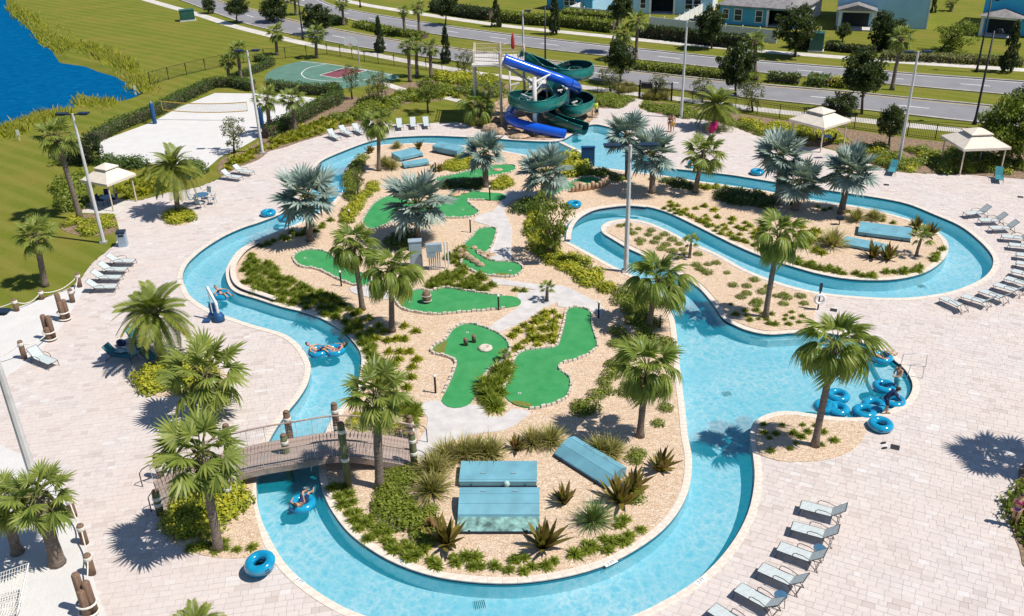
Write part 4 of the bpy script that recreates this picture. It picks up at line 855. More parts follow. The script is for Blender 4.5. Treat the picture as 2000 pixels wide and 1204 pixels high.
fill([(683,395),(676,350),(690,322),(715,305),(700,335),(692,365),(692,392)], 'mid', 0.6, 0.55, 'green shrub along the northwest bank', 'green shrubs along the northwest bank', 0.9)
fill([(868,362),(940,352),(950,362),(930,372),(885,372),(870,370)], 'dark', 0.65, 0.55, 'dark shrub between the northern greens', 'dark shrubs between the northern greens', 0.8)
fill([(960,360),(990,345),(1000,355),(985,372),(962,374)], 'lime', 0.7, 0.55, 'golden shrub beside the northern path', 'golden shrubs by the northern path', 0.9)
fill([(870,318),(905,310),(930,318),(925,330),(885,338),(868,330)], 'lime', 0.7, 0.55, 'golden shrub below the northern hatch', 'golden shrubs by the northern hatches', 0.8)
fill([(1040,405),(1062,430),(1072,480),(1105,498),(1150,518),(1190,560),(1195,575),(1140,560),(1085,525),(1050,505),(1035,470),(1030,420)], 'lime', 0.85, 0.62, 'golden-green shrub on the bank of the inner bend', 'golden shrubs on the inner bend', 0.9, maxn=70)
fill([(1000,405),(1035,395),(1045,420),(1020,425)], 'dark', 0.8, 0.7, 'dark bush left of the multi-stemmed tree', 'dark bushes by the multi-stemmed tree')
fill([(1195,560),(1225,560),(1262,590),(1300,640),(1308,680),(1285,690),(1250,650),(1215,610)], 'mid', 0.9, 0.62, 'leafy shrub along the narrow channel bank', 'shrubs along the narrow channel', 0.9, skip=0.2)
fill([(1270,405),(1300,412),(1400,455),(1500,500),(1500,493),(1400,445),(1320,410)], 'tuft', 0.7, 0.36, 'grass tuft along the coping between the channels', 'grass tufts along the channel coping')
fill([(1230,345),(1300,352),(1420,368),(1520,385),(1510,392),(1400,374),(1300,360)], 'yellow', 0.9, 0.5, 'yellow-green clump along the northern bank', 'clumps along the northern bank', skip=0.15)
fill([(1540,395),(1640,408),(1740,425),(1790,440),(1770,445),(1650,420),(1550,408)], 'tuft', 0.8, 0.38, 'grass tuft along the northeast bank', 'grass tufts along the northeast bank', skip=0.2)
fill([(1560,440),(1600,455),(1610,500),(1570,495),(1545,470)], 'yellow', 0.8, 0.5, 'yellow-green clump left of the eastern hatches', 'clumps left of the eastern hatches', skip=0.2)
fill([(820,1000),(850,990),(860,1040),(840,1060),(815,1040)], 'mid', 0.6, 0.5, 'leafy shrub left of the stepped aqua hatch', 'shrubs left of the stepped hatch', 0.8)
fill([(1225,960),(1270,930),(1290,950),(1265,985),(1235,990)], 'mid', 0.7, 0.4, 'low leafy plant near the eastern coping', 'low plants near the eastern coping', 0.8, skip=0.3)
fill([(655,430),(625,455),(560,470),(500,487),(500,480),(560,458),(620,440),(650,420)], 'tuft', 0.7, 0.45, 'grass tuft along the northwest river coping', 'grass tufts along the northwest coping')
fill([(740,475),(800,462),(808,480),(760,490)], 'dark', 0.75, 0.6, 'dark shrub behind the weeping palms', 'dark shrubs behind the weeping palms')
fill([(1100,312),(1130,315),(1140,345),(1110,348),(1095,335)], 'lime', 0.9, 0.9, 'yellow-green bush beside the navy box', 'bushes by the navy box', 1.1)
fill([(680,812),(740,818),(795,838),(798,868),(740,868),(700,850)], 'lime', 0.55, 0.36, 'golden coleus beside the bridge ramp', 'golden coleus by the ramp', 0.9, skip=0.4)
fill([(690,812),(750,822),(795,845),(790,868),(740,862)], 'coleus', 0.6, 0.36, 'maroon coleus beside the bridge ramp', 'maroon coleus by the ramp', 0.9, skip=0.3)
fill([(755,925),(800,915),(815,930),(790,960),(750,965)], 'mid', 0.5, 0.42, 'low leafy plant below the bridge ramp', 'low plants below the ramp', 0.8)
fill([(735,965),(775,960),(810,1000),(800,1035),(760,1020),(735,990)], 'mid', 0.55, 0.55, 'light green leafy shrub left of the aqua hatches', 'leafy shrubs left of the hatches', 0.9)
fill([(330,1000),(380,968),(430,950),(470,945),(472,985),(440,1010),(400,1050),(345,1048)], 'lime', 0.62, 0.58, 'golden shrub beside the near bridge end', 'golden shrubs by the bridge', 1.0)
fill([(345,1055),(420,1062),(500,1060),(508,1080),(440,1088),(370,1075)], 'tuft', 0.55, 0.38, 'grass tuft edging the bed below the bridge', 'grass tufts by the bridge')
fill([(272,748),(300,725),(345,710),(400,718),(430,745),(380,768),(300,770)], 'lime', 0.62, 0.68, 'golden shrub in the deck palm bed', 'golden shrubs in the deck palm bed', 1.0, z=0.06)
fill([(322,432),(335,417),(352,412),(372,420),(374,432),(345,440)], 'lime', 0.55, 0.55, 'golden shrub ringing the feather palm', 'golden shrubs ringing the feather palm', 0.85, z=0.06)
fill([(120,442),(160,425),(220,428),(226,445),(170,460)], 'lime', 0.8, 0.55, 'golden shrub in front of the west gazebo', 'golden shrubs by the west gazebo', 0.9, skip=0.3, z=0.06)
fill([(120,372),(160,345),(175,360),(160,405),(128,412)], 'mid', 0.9, 1.0, 'leafy green bush behind the west gazebo', 'bushes behind the west gazebo', 1.0)
fill([(225,370),(285,345),(330,340),(330,372),(280,385),(250,388)], 'yellow', 0.95, 0.8, 'ornamental grass clump east of the west gazebo', 'grass clumps east of the west gazebo')
fill([(205,318),(285,325),(285,332),(205,328)], 'dark', 0.9, 0.85, 'clipped shrub at the near edge of the white sand', 'shrubs by the white sand', 1.0)
fill([(360,330),(392,325),(392,345),(362,348)], 'dark', 0.9, 0.9, 'dark shrub beside the white sand corner', 'shrubs at the sand corner')
fill([(432,338),(500,308),(525,293),(590,273),(640,258),(690,240),(685,228),(640,235),(590,252),(530,278),(480,300),(440,322)], 'yellow', 0.95, 0.75, 'tawny grass clump along the northern deck edge', 'grass clumps along the northern deck edge', maxn=90)
fill([(640,235),(690,225),(705,205),(740,195),(735,215),(700,238)], 'mid', 1.0, 0.95, 'leafy bush on the slope above the loungers', 'bushes above the loungers', 1.0)
fill([(740,200),(790,180),(880,172),(980,165),(985,190),(925,195),(870,192),(800,200),(745,228)], 'mid', 1.35, 0.9, 'yellowish green bush on the slope left of the slides', 'bushes left of the slides', 0.9, maxn=70, skip=0.4)
fill([(740,200),(790,180),(880,172),(980,165),(985,190),(925,195),(870,192),(800,200),(745,228)], 'yellow', 1.4, 0.9, 'spiky yellow-green clump on the slope left of the slides', 'clumps left of the slides', 0.9, maxn=70, skip=0.35)
fill([(760,195),(880,176),(970,172),(960,188),(820,196)], 'dark', 2.4, 0.9, 'dark round bush on the slope left of the slides', 'dark bushes left of the slides', 1.0, skip=0.4)
fill([(860,150),(920,150),(975,160),(970,168),(900,165),(855,160)], 'lime', 1.2, 0.9, 'yellow-green bush at the fence left of the slides', 'bushes at the fence by the slides', 0.9)
fill([(1130,190),(1200,190),(1228,197),(1210,210),(1175,208),(1150,200)], 'mid', 0.8, 0.75, 'low green bush left of the gate path', 'bushes left of the gate path', 0.8)
fill([(1200,170),(1240,172),(1240,186),(1205,186)], 'fountain', 1.0, 1.1, 'tawny fountain grass left of the black gate', 'fountain grasses at the gate')
fill([(1262,182),(1300,188),(1298,200),(1262,196)], 'fountain', 1.0, 1.1, 'tawny fountain grass right of the black gate', 'fountain grasses at the gate, right')
fill([(1252,205),(1330,212),(1400,226),(1460,250),(1500,270),(1480,262),(1400,236),(1330,228),(1275,220)], 'mid', 0.85, 0.7, 'low green bush edging the northern deck', 'bushes edging the northern deck', 0.8, maxn=90)
fill([(1430,235),(1520,245),(1600,258),(1650,268),(1640,285),(1560,268),(1480,262)], 'lime', 1.1, 0.7, 'golden bush near the picket fence', 'golden bushes near the fence', 0.8, maxn=50)
fill([(1660,285),(1760,290),(1860,295),(1950,305),(2010,330),(1980,340),(1860,338),(1760,334),(1700,318)], 'lime', 1.25, 0.62, 'golden-green bush behind the eastern deck edge', 'golden bushes behind the eastern deck', 0.85, maxn=90, skip=0.5)
fill([(1660,285),(1760,290),(1860,295),(1950,305),(2010,330),(1980,340),(1860,338),(1760,334),(1700,318)], 'mid', 1.35, 0.72, 'leafy green bush behind the eastern deck edge', 'green bushes behind the eastern deck', 1.0, maxn=90, skip=0.45)
fill([(1680,300),(1800,305),(1900,312),(1960,325),(1880,330),(1760,325)], 'fountain', 2.2, 0.8, 'tawny grass behind the eastern deck edge', 'tawny grasses behind the eastern deck', 1.0, skip=0.4)
fill([(1998,960),(2015,930),(2045,1000),(2035,1090),(2008,1080),(1996,1010)], 'mid', 0.7, 0.8, 'leafy bush in the bed beside the woman', 'bushes in the eastern bed')
for kind, lab, grp, pts in (
 *[('brom', 'red-brown spiky bromeliad '+lb, 'bromeliads by the southern hatches', [pt]) for lb, pt in (('at the left end of the stepped hatch', (872,1065,1.5)), ('at the right end of the stepped hatch', (1062,1072,1.5)), ('standing alone between flat hatch and papyrus', (1102,985,1.0)), ('covering the low end of the slanting hatch', (1210,985,1.45)), ('tucked behind the slanting hatch end', (1235,960,1.2)), ('farthest up the eastern coping', (1288,920,1.2)), ('among fountain grasses at the path', (1008,880,0.9)), ('small, behind the one left of the stepped hatch', (850,1040,0.9)))],
 ('brom', 'red-brown bromeliad beside the eastern hatches', 'bromeliads by the eastern hatches', [(1702,505,1.3),(1732,508,1.3),(1790,450,1.15),(1815,462,1.15)]),
 ('brom', 'small bromeliad beside the northern hatches', 'bromeliads by the northern hatches', [(818,292,1.0),(722,300,0.9),(860,335,0.8),(845,335,0.7)]),
 ('fountain', 'tawny fountain grass at the path above the aqua hatches', 'fountain grasses by the southern hatches', [(848,925,1.5),(845,965,1.5),(872,900,1.4),(905,895,1.4),(930,893,1.4),(958,892,1.4),(1040,870,1.25),(1075,868,1.3),(1172,885,1.3),(1195,890,1.2)]),
 ('fountain', 'tall fountain grass on the eastern bed', 'fountain grasses on the eastern bed', [(1625,482,1.8),(1672,432,1.3),(1705,430,1.2)]),
 ('fountain', 'tawny fountain grass by the northern hatches', 'fountain grasses by the northern hatches', [(752,325,1.3),(765,330,1.4),(775,290,1.0)]),
 ('papyrus', 'fluffy bright green papyrus mound', None, [(1160,1020,1.25)])):
    for x, y, r in pts:
        p = G(x, y); plant(kind, p.x, p.y, r*1.12, lab, grp, 0.03)
# ---- hedges: one continuous clipped row each
def hedge(pts, w, h, label, mat='hedge', leaf=0.2, dens=95, name='hedge', closed=False):
    ln = line_even(XY(spline(PX(pts), 0.5, False)), 0.5); r = random.Random(int(pts[0][0])); mb = MB()
    o = ln[0]; t = thing(name, label, 'hedge', (o.x, o.y, 0.03))
    for a, b in zip(ln, ln[1:]):
        d = b-a; nn = Vector((-d.y, d.x)).normalized()
        for k in range(int(dens*(w+2*h)*0.5)):
            u = r.random(); s = r.uniform(0, w+2*h)
            if s < h: x, z = -w/2, s
            elif s < h+w: x, z = s-h-w/2, h
            else: x, z = w/2, s-h-w
            p = a+d*u+nn*x; jit = 0.13
            p3 = Vector((p.x-o.x+r.gauss(0, jit), p.y-o.y+r.gauss(0, jit), max(0.02, z+r.gauss(0, jit*0.8))))
            n3 = Vector((r.gauss(0, 1), r.gauss(0, 1), r.gauss(0.8, 0.8))).normalized(); tt = n3.orthogonal().normalized(); bb = n3.cross(tt); L = leaf*r.uniform(0.6, 1.3)
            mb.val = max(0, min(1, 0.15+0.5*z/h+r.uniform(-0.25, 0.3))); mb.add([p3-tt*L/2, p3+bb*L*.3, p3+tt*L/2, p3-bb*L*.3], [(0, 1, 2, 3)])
    mb.build('foliage', M[mat], t)
    mb = MB()
    for a, b in zip(ln, ln[1:]): mb.beam((a.x-o.x, a.y-o.y, h*0.45), (b.x-o.x, b.y-o.y, h*0.45), w*0.6, h*0.85)
    mb.build('branches', M['bark'], t)
    return t
hedge([(182,282),(240,252),(297,230),(350,203),(415,172)], 1.0, 1.1, 'long clipped hedge between the lake lawn and white sand')
hedge([(415,172),(455,170),(495,178)], 1.0, 1.1, 'short dark hedge behind the volleyball net')
hedge([(500,120),(530,128),(480,150),(455,160)], 0.8, 0.8, 'low hedge from the lake fence corner to the net')
hedge([(525,176),(580,183),(640,186)], 1.0, 1.1, 'dark hedge between the basketball court and white sand')
hedge([(648,182),(658,202),(620,220),(580,242),(520,272)], 1.2, 1.2, 'clipped hedge on the lounger side of the white sand')
hedge([(845,22),(900,32),(960,40)], 1.6, 1.6, 'dark hedge along the far sidewalk', 'darkleaf', 0.35, 45)
hedge([(970,42),(1040,48),(1100,52),(1200,64)], 1.6, 1.5, 'sunlit yellow-green hedge along the far sidewalk', 'midleaf', 0.35, 45)
hedge([(1100,44),(1150,50),(1210,56)], 1.6, 2.0, 'feathery shrub row against the vinyl fence', 'midleaf', 0.35, 40)
hedge([(1250,72),(1320,80),(1400,90),(1470,96)], 1.4, 1.6, 'dark hedge in front of the blue-shaded vinyl fence', 'darkleaf', 0.35, 45)
hedge([(1540,93),(1590,96)], 1.4, 1.6, 'short dark hedge left of the utility box', 'darkleaf', 0.35, 45)
hedge([(1612,98),(1660,103),(1710,106)], 1.0, 0.9, 'low dark hedge right of the utility box', 'darkleaf', 0.35, 45)
hedge([(1720,116),(1800,119),(1900,124),(1995,128)], 2.2, 0.8, 'loose weedy shrub row along the far sidewalk', 'sparse', 0.35, 35)
hedge([(1240,136),(1330,145),(1430,156),(1480,160)], 1.6, 0.8, 'low shrub row in the median left', 'midleaf', 0.3, 50)
hedge([(1500,160),(1560,165)], 1.3, 1.0, 'low green hedge in the median', 'hedge', 0.3, 50)
hedge([(1578,164),(1618,168)], 2.6, 0.9, 'rounded clipped hedge in the median', 'hedge', 0.3, 50)
hedge([(1622,168),(1655,172)], 1.6, 0.9, 'yellow-flecked shrub row in the median', 'lime_leaf', 0.3, 50)
hedge([(700,52),(760,66),(830,76)], 2.0, 0.7, 'loose shrub row in the median above the hoop', 'midleaf', 0.35, 40)
hedge([(640,40),(670,50)], 1.6, 0.8, 'dark shrub row in the median under the oak', 'hedge', 0.35, 40)
# ---- lake edge reeds (nobody could count them)
mb = MB(); r = random.Random(3)
for (x0, y0, x1, y1, n, hh) in ((20,15,70,40,800,0.9),(60,42,95,70,700,0.9),(80,70,130,95,800,0.9),(120,85,180,95,900,0.8),(175,98,255,132,2200,1.1),(110,48,140,75,300,0.5),(240,138,300,160,700,0.6),(255,160,296,176,600,0.7),(150,198,225,204,700,0.7),(60,240,130,225,1200,1.1),(0,262,60,245,1400,1.0)):
    for i in range(n):
        u = r.random(); p = G(x0+(x1-x0)*u+r.gauss(0, 7), y0+(y1-y0)*u+r.gauss(0, 5), 0); a = r.random()*6.28
        strip_leaf(mb, Vector((p.x, p.y, -0.45)), Vector((math.cos(a)*0.45, math.sin(a)*0.45, 1)), Vector((-math.sin(a), math.cos(a), 0)), (hh+0.35)*r.uniform(0.6, 1.2), 0.20, 0.12, 2, r.random(), 0.6)
o = mb.build('lake_reeds', M['reed']); stuff(o); tag(o, 'yellow-green reeds growing in the lake shallows', 'reeds')
# ================================================================== OBJECTS
V3 = lambda v, z: Vector((v[0], v[1], z))
# ---- putting greens: turf, edge stones, cup
GLAB = {'western': 'long bean-shaped putting green beside the two weeping palms', 'stump': 'wide putting green with a barrel obstacle', 'boulder': 'L-shaped putting green with tan boulders across it', 'post': 'putting green with two short wooden posts', 'southern': 'large winding putting green with an olive rough patch', 'bent': 'bent putting green behind the silver palm', 'northern': 'narrow putting green south of the northern hatches', 'walled': 'small putting green above a log retaining wall'}
STONE = []
for k in range(5):
    r = random.Random(k); mb = MB(); b = [Vector((x*r.uniform(.85, 1), y*r.uniform(.8, 1), 0)) for x, y in ((-.5, -.5), (.5, -.5), (.5, .5), (-.5, .5))]
    t = [Vector((v.x*.86, v.y*.8, 1+r.uniform(-.12, .1))) for v in b]; mb.add(b+t, [(0, 1, 5, 4), (1, 2, 6, 5), (2, 3, 7, 6), (3, 0, 4, 7), (4, 5, 6, 7)]); STONE.append(mb.mesh('edge_stone', M['curbwhite']))
for k, (nm, pp) in enumerate(GREENS.items()):
    ring = ring_even(smooth_px(pp, 0.3), 0.36); c = sum(ring, Vector((0, 0)))/len(ring); z = 0.075+0.002*k
    t = thing('putting_green', GLAB[nm], 'putting green', (c.x, c.y, 0.03))
    mb = MB(); mb.prism([p-c for p in ring], 0.0, z-0.03); mb.build('turf', M['turf'], t)
    cx_, cy_ = {'western': (596,506), 'stump': (802,592), 'boulder': (997,531), 'post': (913,652), 'southern': (1015,771), 'bent': (905,412), 'northern': (930,342), 'walled': (1150,356)}[nm]; q = G(cx_, cy_)
    mb = MB(); mb.lathe((q.x-c.x, q.y-c.y, z-.03+.001), [(.085, 0), (.085, .006), (.062, .006), (.058, .001)], 14); cu = mb.build('cup', M['white'], t); mb = MB(); mb.lathe((q.x-c.x, q.y-c.y, z-.03+.002), [(.058, 0), (.05, .002)], 12); mb.build('hole', M['dark'], cu)
    rg = ring_even(offset(ring, 0.09), 0.30); n = len(rg)
    skip = Poly(smooth_px({'post': [(855,770),(930,770),(925,805),(865,805)], 'southern': [(980,765),(1035,790),(1035,805),(985,800)], 'stump': [(985,575),(1020,575),(1020,605),(990,605)], 'bent': [(940,375),(995,375),(995,400),(950,396)]}.get(nm, [(0, 1200), (1, 1200), (1, 1201)]), 0.5))
    for i in range(n):
        p = rg[i]; d = rg[(i+1) % n]-rg[i-1]
        if skip.has(p.x, p.y): continue
        obj('edge_stone', STONE[i % 5], t, (p.x-c.x, p.y-c.y, 0), (0, 0, math.atan2(d.y, d.x)), (0.285, 0.17, 0.12+0.03*((i*7) % 3)))
for nm, pp in (('stump', [(776,588),(787,577),(797,575),(792,588),(786,601),(780,598)]), ('post', [(846,685),(856,676),(873,668),(872,678),(866,694),(852,692)]), ('southern', [(1000,786),(1020,787),(1040,793),(1038,799),(1012,795),(1001,791)]), ('boulder', [(968,536),(985,536),(1000,538),(994,542),(968,540)])):
    mb = MB(); mb.prism(smooth_px(pp, 0.3), 0.05, 0.098); struct(mb.build('rough_patch', M['rough']))
def boulder(px, py, rx, ry, rz, label, grp=None, rot=0.0, hole=False):
    p = G(px, py); r = random.Random(int(px)); mb = MB(); mb.sphere((0, 0, rz*0.35), 1, 12, 7, (rx, ry, rz)); mb.v = [tuple(c*(1+0.22*(r.random()-.5)) for c in v) for v in mb.v]
    o = mb.build('boulder', M['rock'], None, False); o.location = (p.x, p.y, 0.06); o.rotation_euler.z = rot
    return tag(o, label, 'rock', grp)
for x, y, a, b, c, rt in ((926,487,.42,.3,.2,.4),(935,494,.5,.25,.22,-.6),(944,501,.5,.25,.2,-.6),(954,508,.45,.25,.18,-.6),(950,497,.55,.4,.12,.3),(960,500,.5,.4,.12,.2)): boulder(x, y, a*.62, b*.62, c*.7, 'tan boulder crossing the L-shaped putting green', 'boulders across the L-shaped green', rt)
for x, y, a, b, c, rt in ((910,503,.4,.3,.34,0),(918,509,.5,.3,.34,-.5),(928,515,.5,.3,.3,-.5),(938,521,.45,.28,.26,-.5),(900,495,.4,.35,.34,.6),(899,505,.35,.3,.3,.5)): boulder(x, y, a*.75, b*.75, c*.8, 'brown ledge boulder below the L-shaped putting green', 'ledge boulders of the L-shaped green', rt)
for x, y, a, b, c in ((889,384,.5,.35,.18),(897,380,.45,.3,.2),(907,379,.4,.3,.16)): boulder(x, y, a, b, c, 'pale boulder on the bent putting green', 'boulders on the bent green')
boulder(972,334,.5,.35,.12,'small pale stone on the narrow putting green')
boulder(1130,362,.6,.4,.14,'pale flat stone on the small walled putting green')
mb = MB(); mb.lathe((0, 0, 0), [(0.42, 0), (0.40, 0.10), (0.30, 0.16), (0.12, 0.17), (0.10, 0.08)], 18); o = mb.build('target_ring', M['curbwhite'], None, True); p = G(948,684); o.location = (p.x, p.y, 0.08); tag(o, 'round tan stone ring with a hole on the post putting green', 'obstacle')
for x, y, lb in ((910,677,'left of the pair'), (926,671,'beside the stone ring')):
    p = G(x, y); mb = MB(); mb.lathe((0, 0, 0), [(0.13, 0), (0.125, 0.42), (0.115, 0.45)], 12); o = mb.build('wooden_post', M['piling'], None, True); o.location = (p.x, p.y, 0.08); tag(o, 'short wooden post on the putting green, '+lb, 'post', 'posts on the putting green')
p = G(834,593); t = thing('barrel_obstacle', 'dark wooden barrel obstacle with pale bands on the wide green', 'obstacle', (p.x, p.y, 0.08))
mb = MB(); mb.lathe((0, 0, 0), [(0.22, 0), (0.28, 0.2), (0.29, 0.35), (0.27, 0.55), (0.20, 0.75), (0.12, 0.80)], 16); mb.build('barrel', M['piling'], t, True)
for z in (0.16, 0.5): mb = MB(); mb.tube([(math.cos(a*.3927)*.29, math.sin(a*.3927)*.29, z) for a in range(16)], 0.02, 6, closed=True); mb.build('band', M['rope'], t)
# log wall below the walled green
ln = line_even(XY(spline(PX([(1118,376),(1150,372),(1175,367),(1186,358)]), 0.3, False)), 0.34); t = thing('log_wall', 'low wall of upright brown logs below the small putting green', 'wall', (ln[0].x, ln[0].y, 0))
for i, p in enumerate(ln): mb = MB(); mb.lathe((p.x-ln[0].x, p.y-ln[0].y, 0), [(0.17, 0), (0.16, 0.45+0.1*(i % 3)), (0.12, 0.5+0.1*(i % 3))], 9); mb.build('log', M['rock'], t, True)
# ---- bollard path lights
def bollard(x, y, top, lb):
    p = G(x, y); h = max(0.7, min(1.15, hgt(x, y, top))); t = thing('path_light', 'black bollard light with white cap '+lb, 'light', (p.x, p.y, 0.03), 0, 'bollard path lights')
    mb = MB(); mb.cyl((0, 0, 0), 0.055, h, 10); mb.build('post', M['black'], t); mb = MB(); mb.lathe((0, 0, h), [(0.075, 0), (0.09, 0.05), (0.06, 0.11), (0.01, 0.13)], 10); mb.build('cap', M['white'], t, True)
for a in ((667,560,533,'beside the bean-shaped western green'), (851,769,737,'on open mulch west of the post green'), (974,607,580,'at the edge of the barrel green'), (919,455,430,'left of the concrete path to the L-shaped green'), (957,393,365,'at the end of the bent green'), (1169,622,593,'at the tee of the winding green'), (851,337,318,'beside the northern hatches'), (1289,641,622,'by the narrow channel'), (683,430,415,'beside the golden shrubs in the northwest')): bollard(*a)
# ---- loungers
def make_lounger(sl, back=0.72):
    R = obj('sun_lounger', None); fr = M['bronze']; ca, sa = math.cos(back), math.sin(back)
    mb = MB(); hx = -0.30; bx, bz = hx-0.72*ca, 0.36+0.72*sa
    for s in (-0.30, 0.30): mb.tube([(0.98, s, 0.33), (0.95, s, 0.36), (hx, s, 0.36)], 0.018, 6); mb.tube([(hx, s, 0.36), (bx, s, bz)], 0.018, 6)
    mb.tube([(0.98, -0.30, 0.33), (0.98, 0.30, 0.33)], 0.018, 6); mb.tube([(bx, -0.30, bz), (bx, 0.30, bz)], 0.018, 6); mb.tube([(hx-0.35, -0.3, 0.1), (hx-0.35, 0.3, 0.1)], 0.014, 6); mb.build('frame', fr, R)
    mb = MB(); mb.beam((0.96, 0, 0.365), (hx, 0, 0.365), 0.575, 0.014); mb.build('seat_sling', sl, R)
    mb = MB(); mb.beam((hx-0.005, 0, 0.372), (bx, 0, bz+0.006), 0.575, 0.014); mb.build('backrest_sling', sl, R)
    for s in (-0.30, 0.30):
        mb = MB(); mb.tube([(0.90, s, 0.36), (0.97, s*1.06, 0.0)], 0.017, 6); mb.build('leg', fr, R)
        mb = MB(); mb.tube([(hx+0.02, s, 0.36), (hx-0.42, s*1.06, 0.0)], 0.017, 6); mb.build('leg', fr, R)
        mb = MB(); mb.tube([(hx-0.40, s, 0.02), (hx-0.20, s, 0.38+0.25*sa)], 0.012, 6); mb.build('back_prop', fr, R)
        mb = MB(); mb.tube([(0.32, s*1.08, 0.36), (0.30, s*1.08, 0.52), (0.20, s*1.08, 0.58), (-0.10, s*1.08, 0.57), (hx-0.12, s*1.08, 0.46)], 0.016, 6); mb.build('armrest', fr, R)
    return R
LP = {'p': make_lounger(M['sling']), 't': make_lounger(M['sling2'], 0.9)}
used = set()
def lounger(foot, hinge, label, group, kind='p'):
    a = G(*foot, 0.36); b = G(*hinge, 0.36); d = a-b; ang = math.atan2(d.y, d.x); c = a-Vector((math.cos(ang), math.sin(ang), 0))*0.96
    src = LP[kind]; o = src if kind not in used else copy_tree(src); used.add(kind)
    o.location = (c.x, c.y, 0.035); o.rotation_euler = (0, 0, ang); tag(o, label, 'lounger', group); return o
W = ['first', 'second', 'third', 'fourth', 'fifth', 'sixth', 'seventh', 'eighth', 'ninth', 'tenth', 'eleventh', 'twelfth', 'thirteenth']
for i, (f, h) in enumerate((((1564,987),(1634,1005)), ((1547,1028),(1616,1047)), ((1521,1068),(1588,1092)), ((1485,1109),(1550,1138)), ((1441,1148),(1505,1183)), ((1390,1188),(1452,1226)))):
    lounger(f, h, 'pale sling lounger in the southeast row, %s counting from the round bed' % W[i], 'loungers in the southeast row')
for i, (f, h) in enumerate((((1841,582),(1878,599)), ((1880,578),(1924,591)), ((1916,568),(1959,583)), ((1943,556),(1989,569)), ((1964,543),(2010,557)), ((1977,529),(2025,541)), ((1985,513),(2033,522)), ((1985,497),(2033,504)), ((1971,478),(2018,483)), ((1957,462),(1993,465)), ((1935,446),(1971,445)), ((1914,431),(1947,430)), ((1886,418),(1919,415)))):
    lounger(f, h, 'pale sling lounger around the eastern bend, %s from the life ring end' % W[i], 'loungers around the eastern bend')
for i, (f, h) in enumerate((((262,510),(225,510)), ((246,527),(207,526)), ((235,542),(197,542)), ((227,560),(187,561)))):
    lounger(f, h, 'pale sling lounger at the west lawn edge, %s from the litter bin' % W[i], 'loungers at the west lawn edge')
for i, (f, h) in enumerate((((470,347),(447,344)), ((492,337),(470,334)))): lounger(f, h, ('white lounger by the sand court corner, nearer the feather palm', 'white lounger by the sand court corner, nearer the light pole')[i], 'loungers by the sand court corner')
for i, (f, h) in enumerate((((660,270),(645,262)), ((685,262),(670,256)), ((707,259),(695,252)), ((733,254),(722,247)))): lounger(f, h, 'white lounger below the clipped hedge, %s from the light pole' % W[i], 'loungers below the clipped hedge')
for i, (f, h) in enumerate((((782,250),(779,240)), ((808,248),(806,238)), ((834,247),(831,237)))): lounger(f, h, 'white lounger backed onto the small lawn, %s from the ribbon palm' % W[i], 'loungers on the small lawn edge')
lounger((103,709), (72,696), 'lone pale sling lounger beside the rope posts', None)
lounger((446,780), (425,768), 'pale lounger half hidden by the deck palm bed', None)
lounger((1741,337), (1745,328), 'pale teal lounger at the foot of the eastern light pole', None, 't')
for i, (f, h) in enumerate((((262,697),(233,694)), ((292,672),(262,660)), ((300,702),(285,690)))): lounger(f, h, ('teal lounge chair draped with pale towels, beside the feather palm', 'teal lounge chair with a dark bag beside it', 'teal lounge chair half under the feather palm')[i], 'teal lounge chairs', 't')
lounger((1952,352), (1950,340), 'teal lounge chair under the east gazebo', 'teal lounge chairs', 't')
for x, y, s, lb in ((238,686,.42,'pale towel draped over the teal lounge chair'), (262,690,.35,'pale folded towel on the teal chair seat'), (286,682,.3,'white towel on the teal chair by the palm')):
    p = G(x, y, .5); r = random.Random(x); mb = MB(); n = 7
    vs = [(p.x+(i/n-.5)*s*1.6, p.y+(j/n-.5)*s, .50+.05*math.sin(i*1.3+j)+.06*r.random()) for i in range(n+1) for j in range(n+1)]
    mb.add(vs, [(i*(n+1)+j, (i+1)*(n+1)+j, (i+1)*(n+1)+j+1, i*(n+1)+j+1) for i in range(n) for j in range(n)]); tag(mb.build('towel', M['towel'], None, True), lb, 'towel', 'towels')
p = G(238,676); mb = MB(); mb.sphere((p.x, p.y, .22), .3, 10, 7, (1, .6, .75)); tag(mb.build('beach_bag', M['navycloth'], None, True), 'dark beach bag beside the teal lounge chairs', 'bag')
# ---- tables
for x, y, lb in ((1601,1072,'between the second and third southeast loungers'), (1525,1164,'between the fourth and fifth southeast loungers')):
    p = G(x, y, .46); t = thing('side_table', 'small round blue glass side table '+lb, 'table', (p.x, p.y, 0.035), 0, 'side tables')
    mb = MB(); mb.lathe((0, 0, .45), [(.24, 0), (.25, .012), (.24, .024)], 20); mb.build('table_top', M['tabletop'], t)
    for k in range(4): a = k*1.5708+.5; mb = MB(); mb.tube([(.2*math.cos(a), .2*math.sin(a), .45), (.26*math.cos(a), .26*math.sin(a), 0)], .013, 6); mb.build('leg', M['bronze'], t)
def chair(x, y, face, label, group, mat='sling'):
    p = G(x, y); t = thing('dining_chair', label, 'chair', (p.x, p.y, .04), face, group)
    mb = MB(); mb.box((0, 0, .44), (.48, .48, .03)); mb.build('seat', M[mat], t); mb = MB(); mb.beam((-.24, 0, .46), (-.33, 0, .95), .48, .025); mb.build('backrest', M[mat], t)
    for s in (-1, 1):
        for u in (-.22, .22): mb = MB(); mb.tube([(u, s*.22, .44), (u*1.2, s*.24, 0)], .015, 6); mb.build('leg', M['bronze'], t)
        mb = MB(); mb.tube([(.22, s*.25, .44), (.22, s*.25, .64), (-.26, s*.25, .66)], .014, 6); mb.build('armrest', M['bronze'], t)
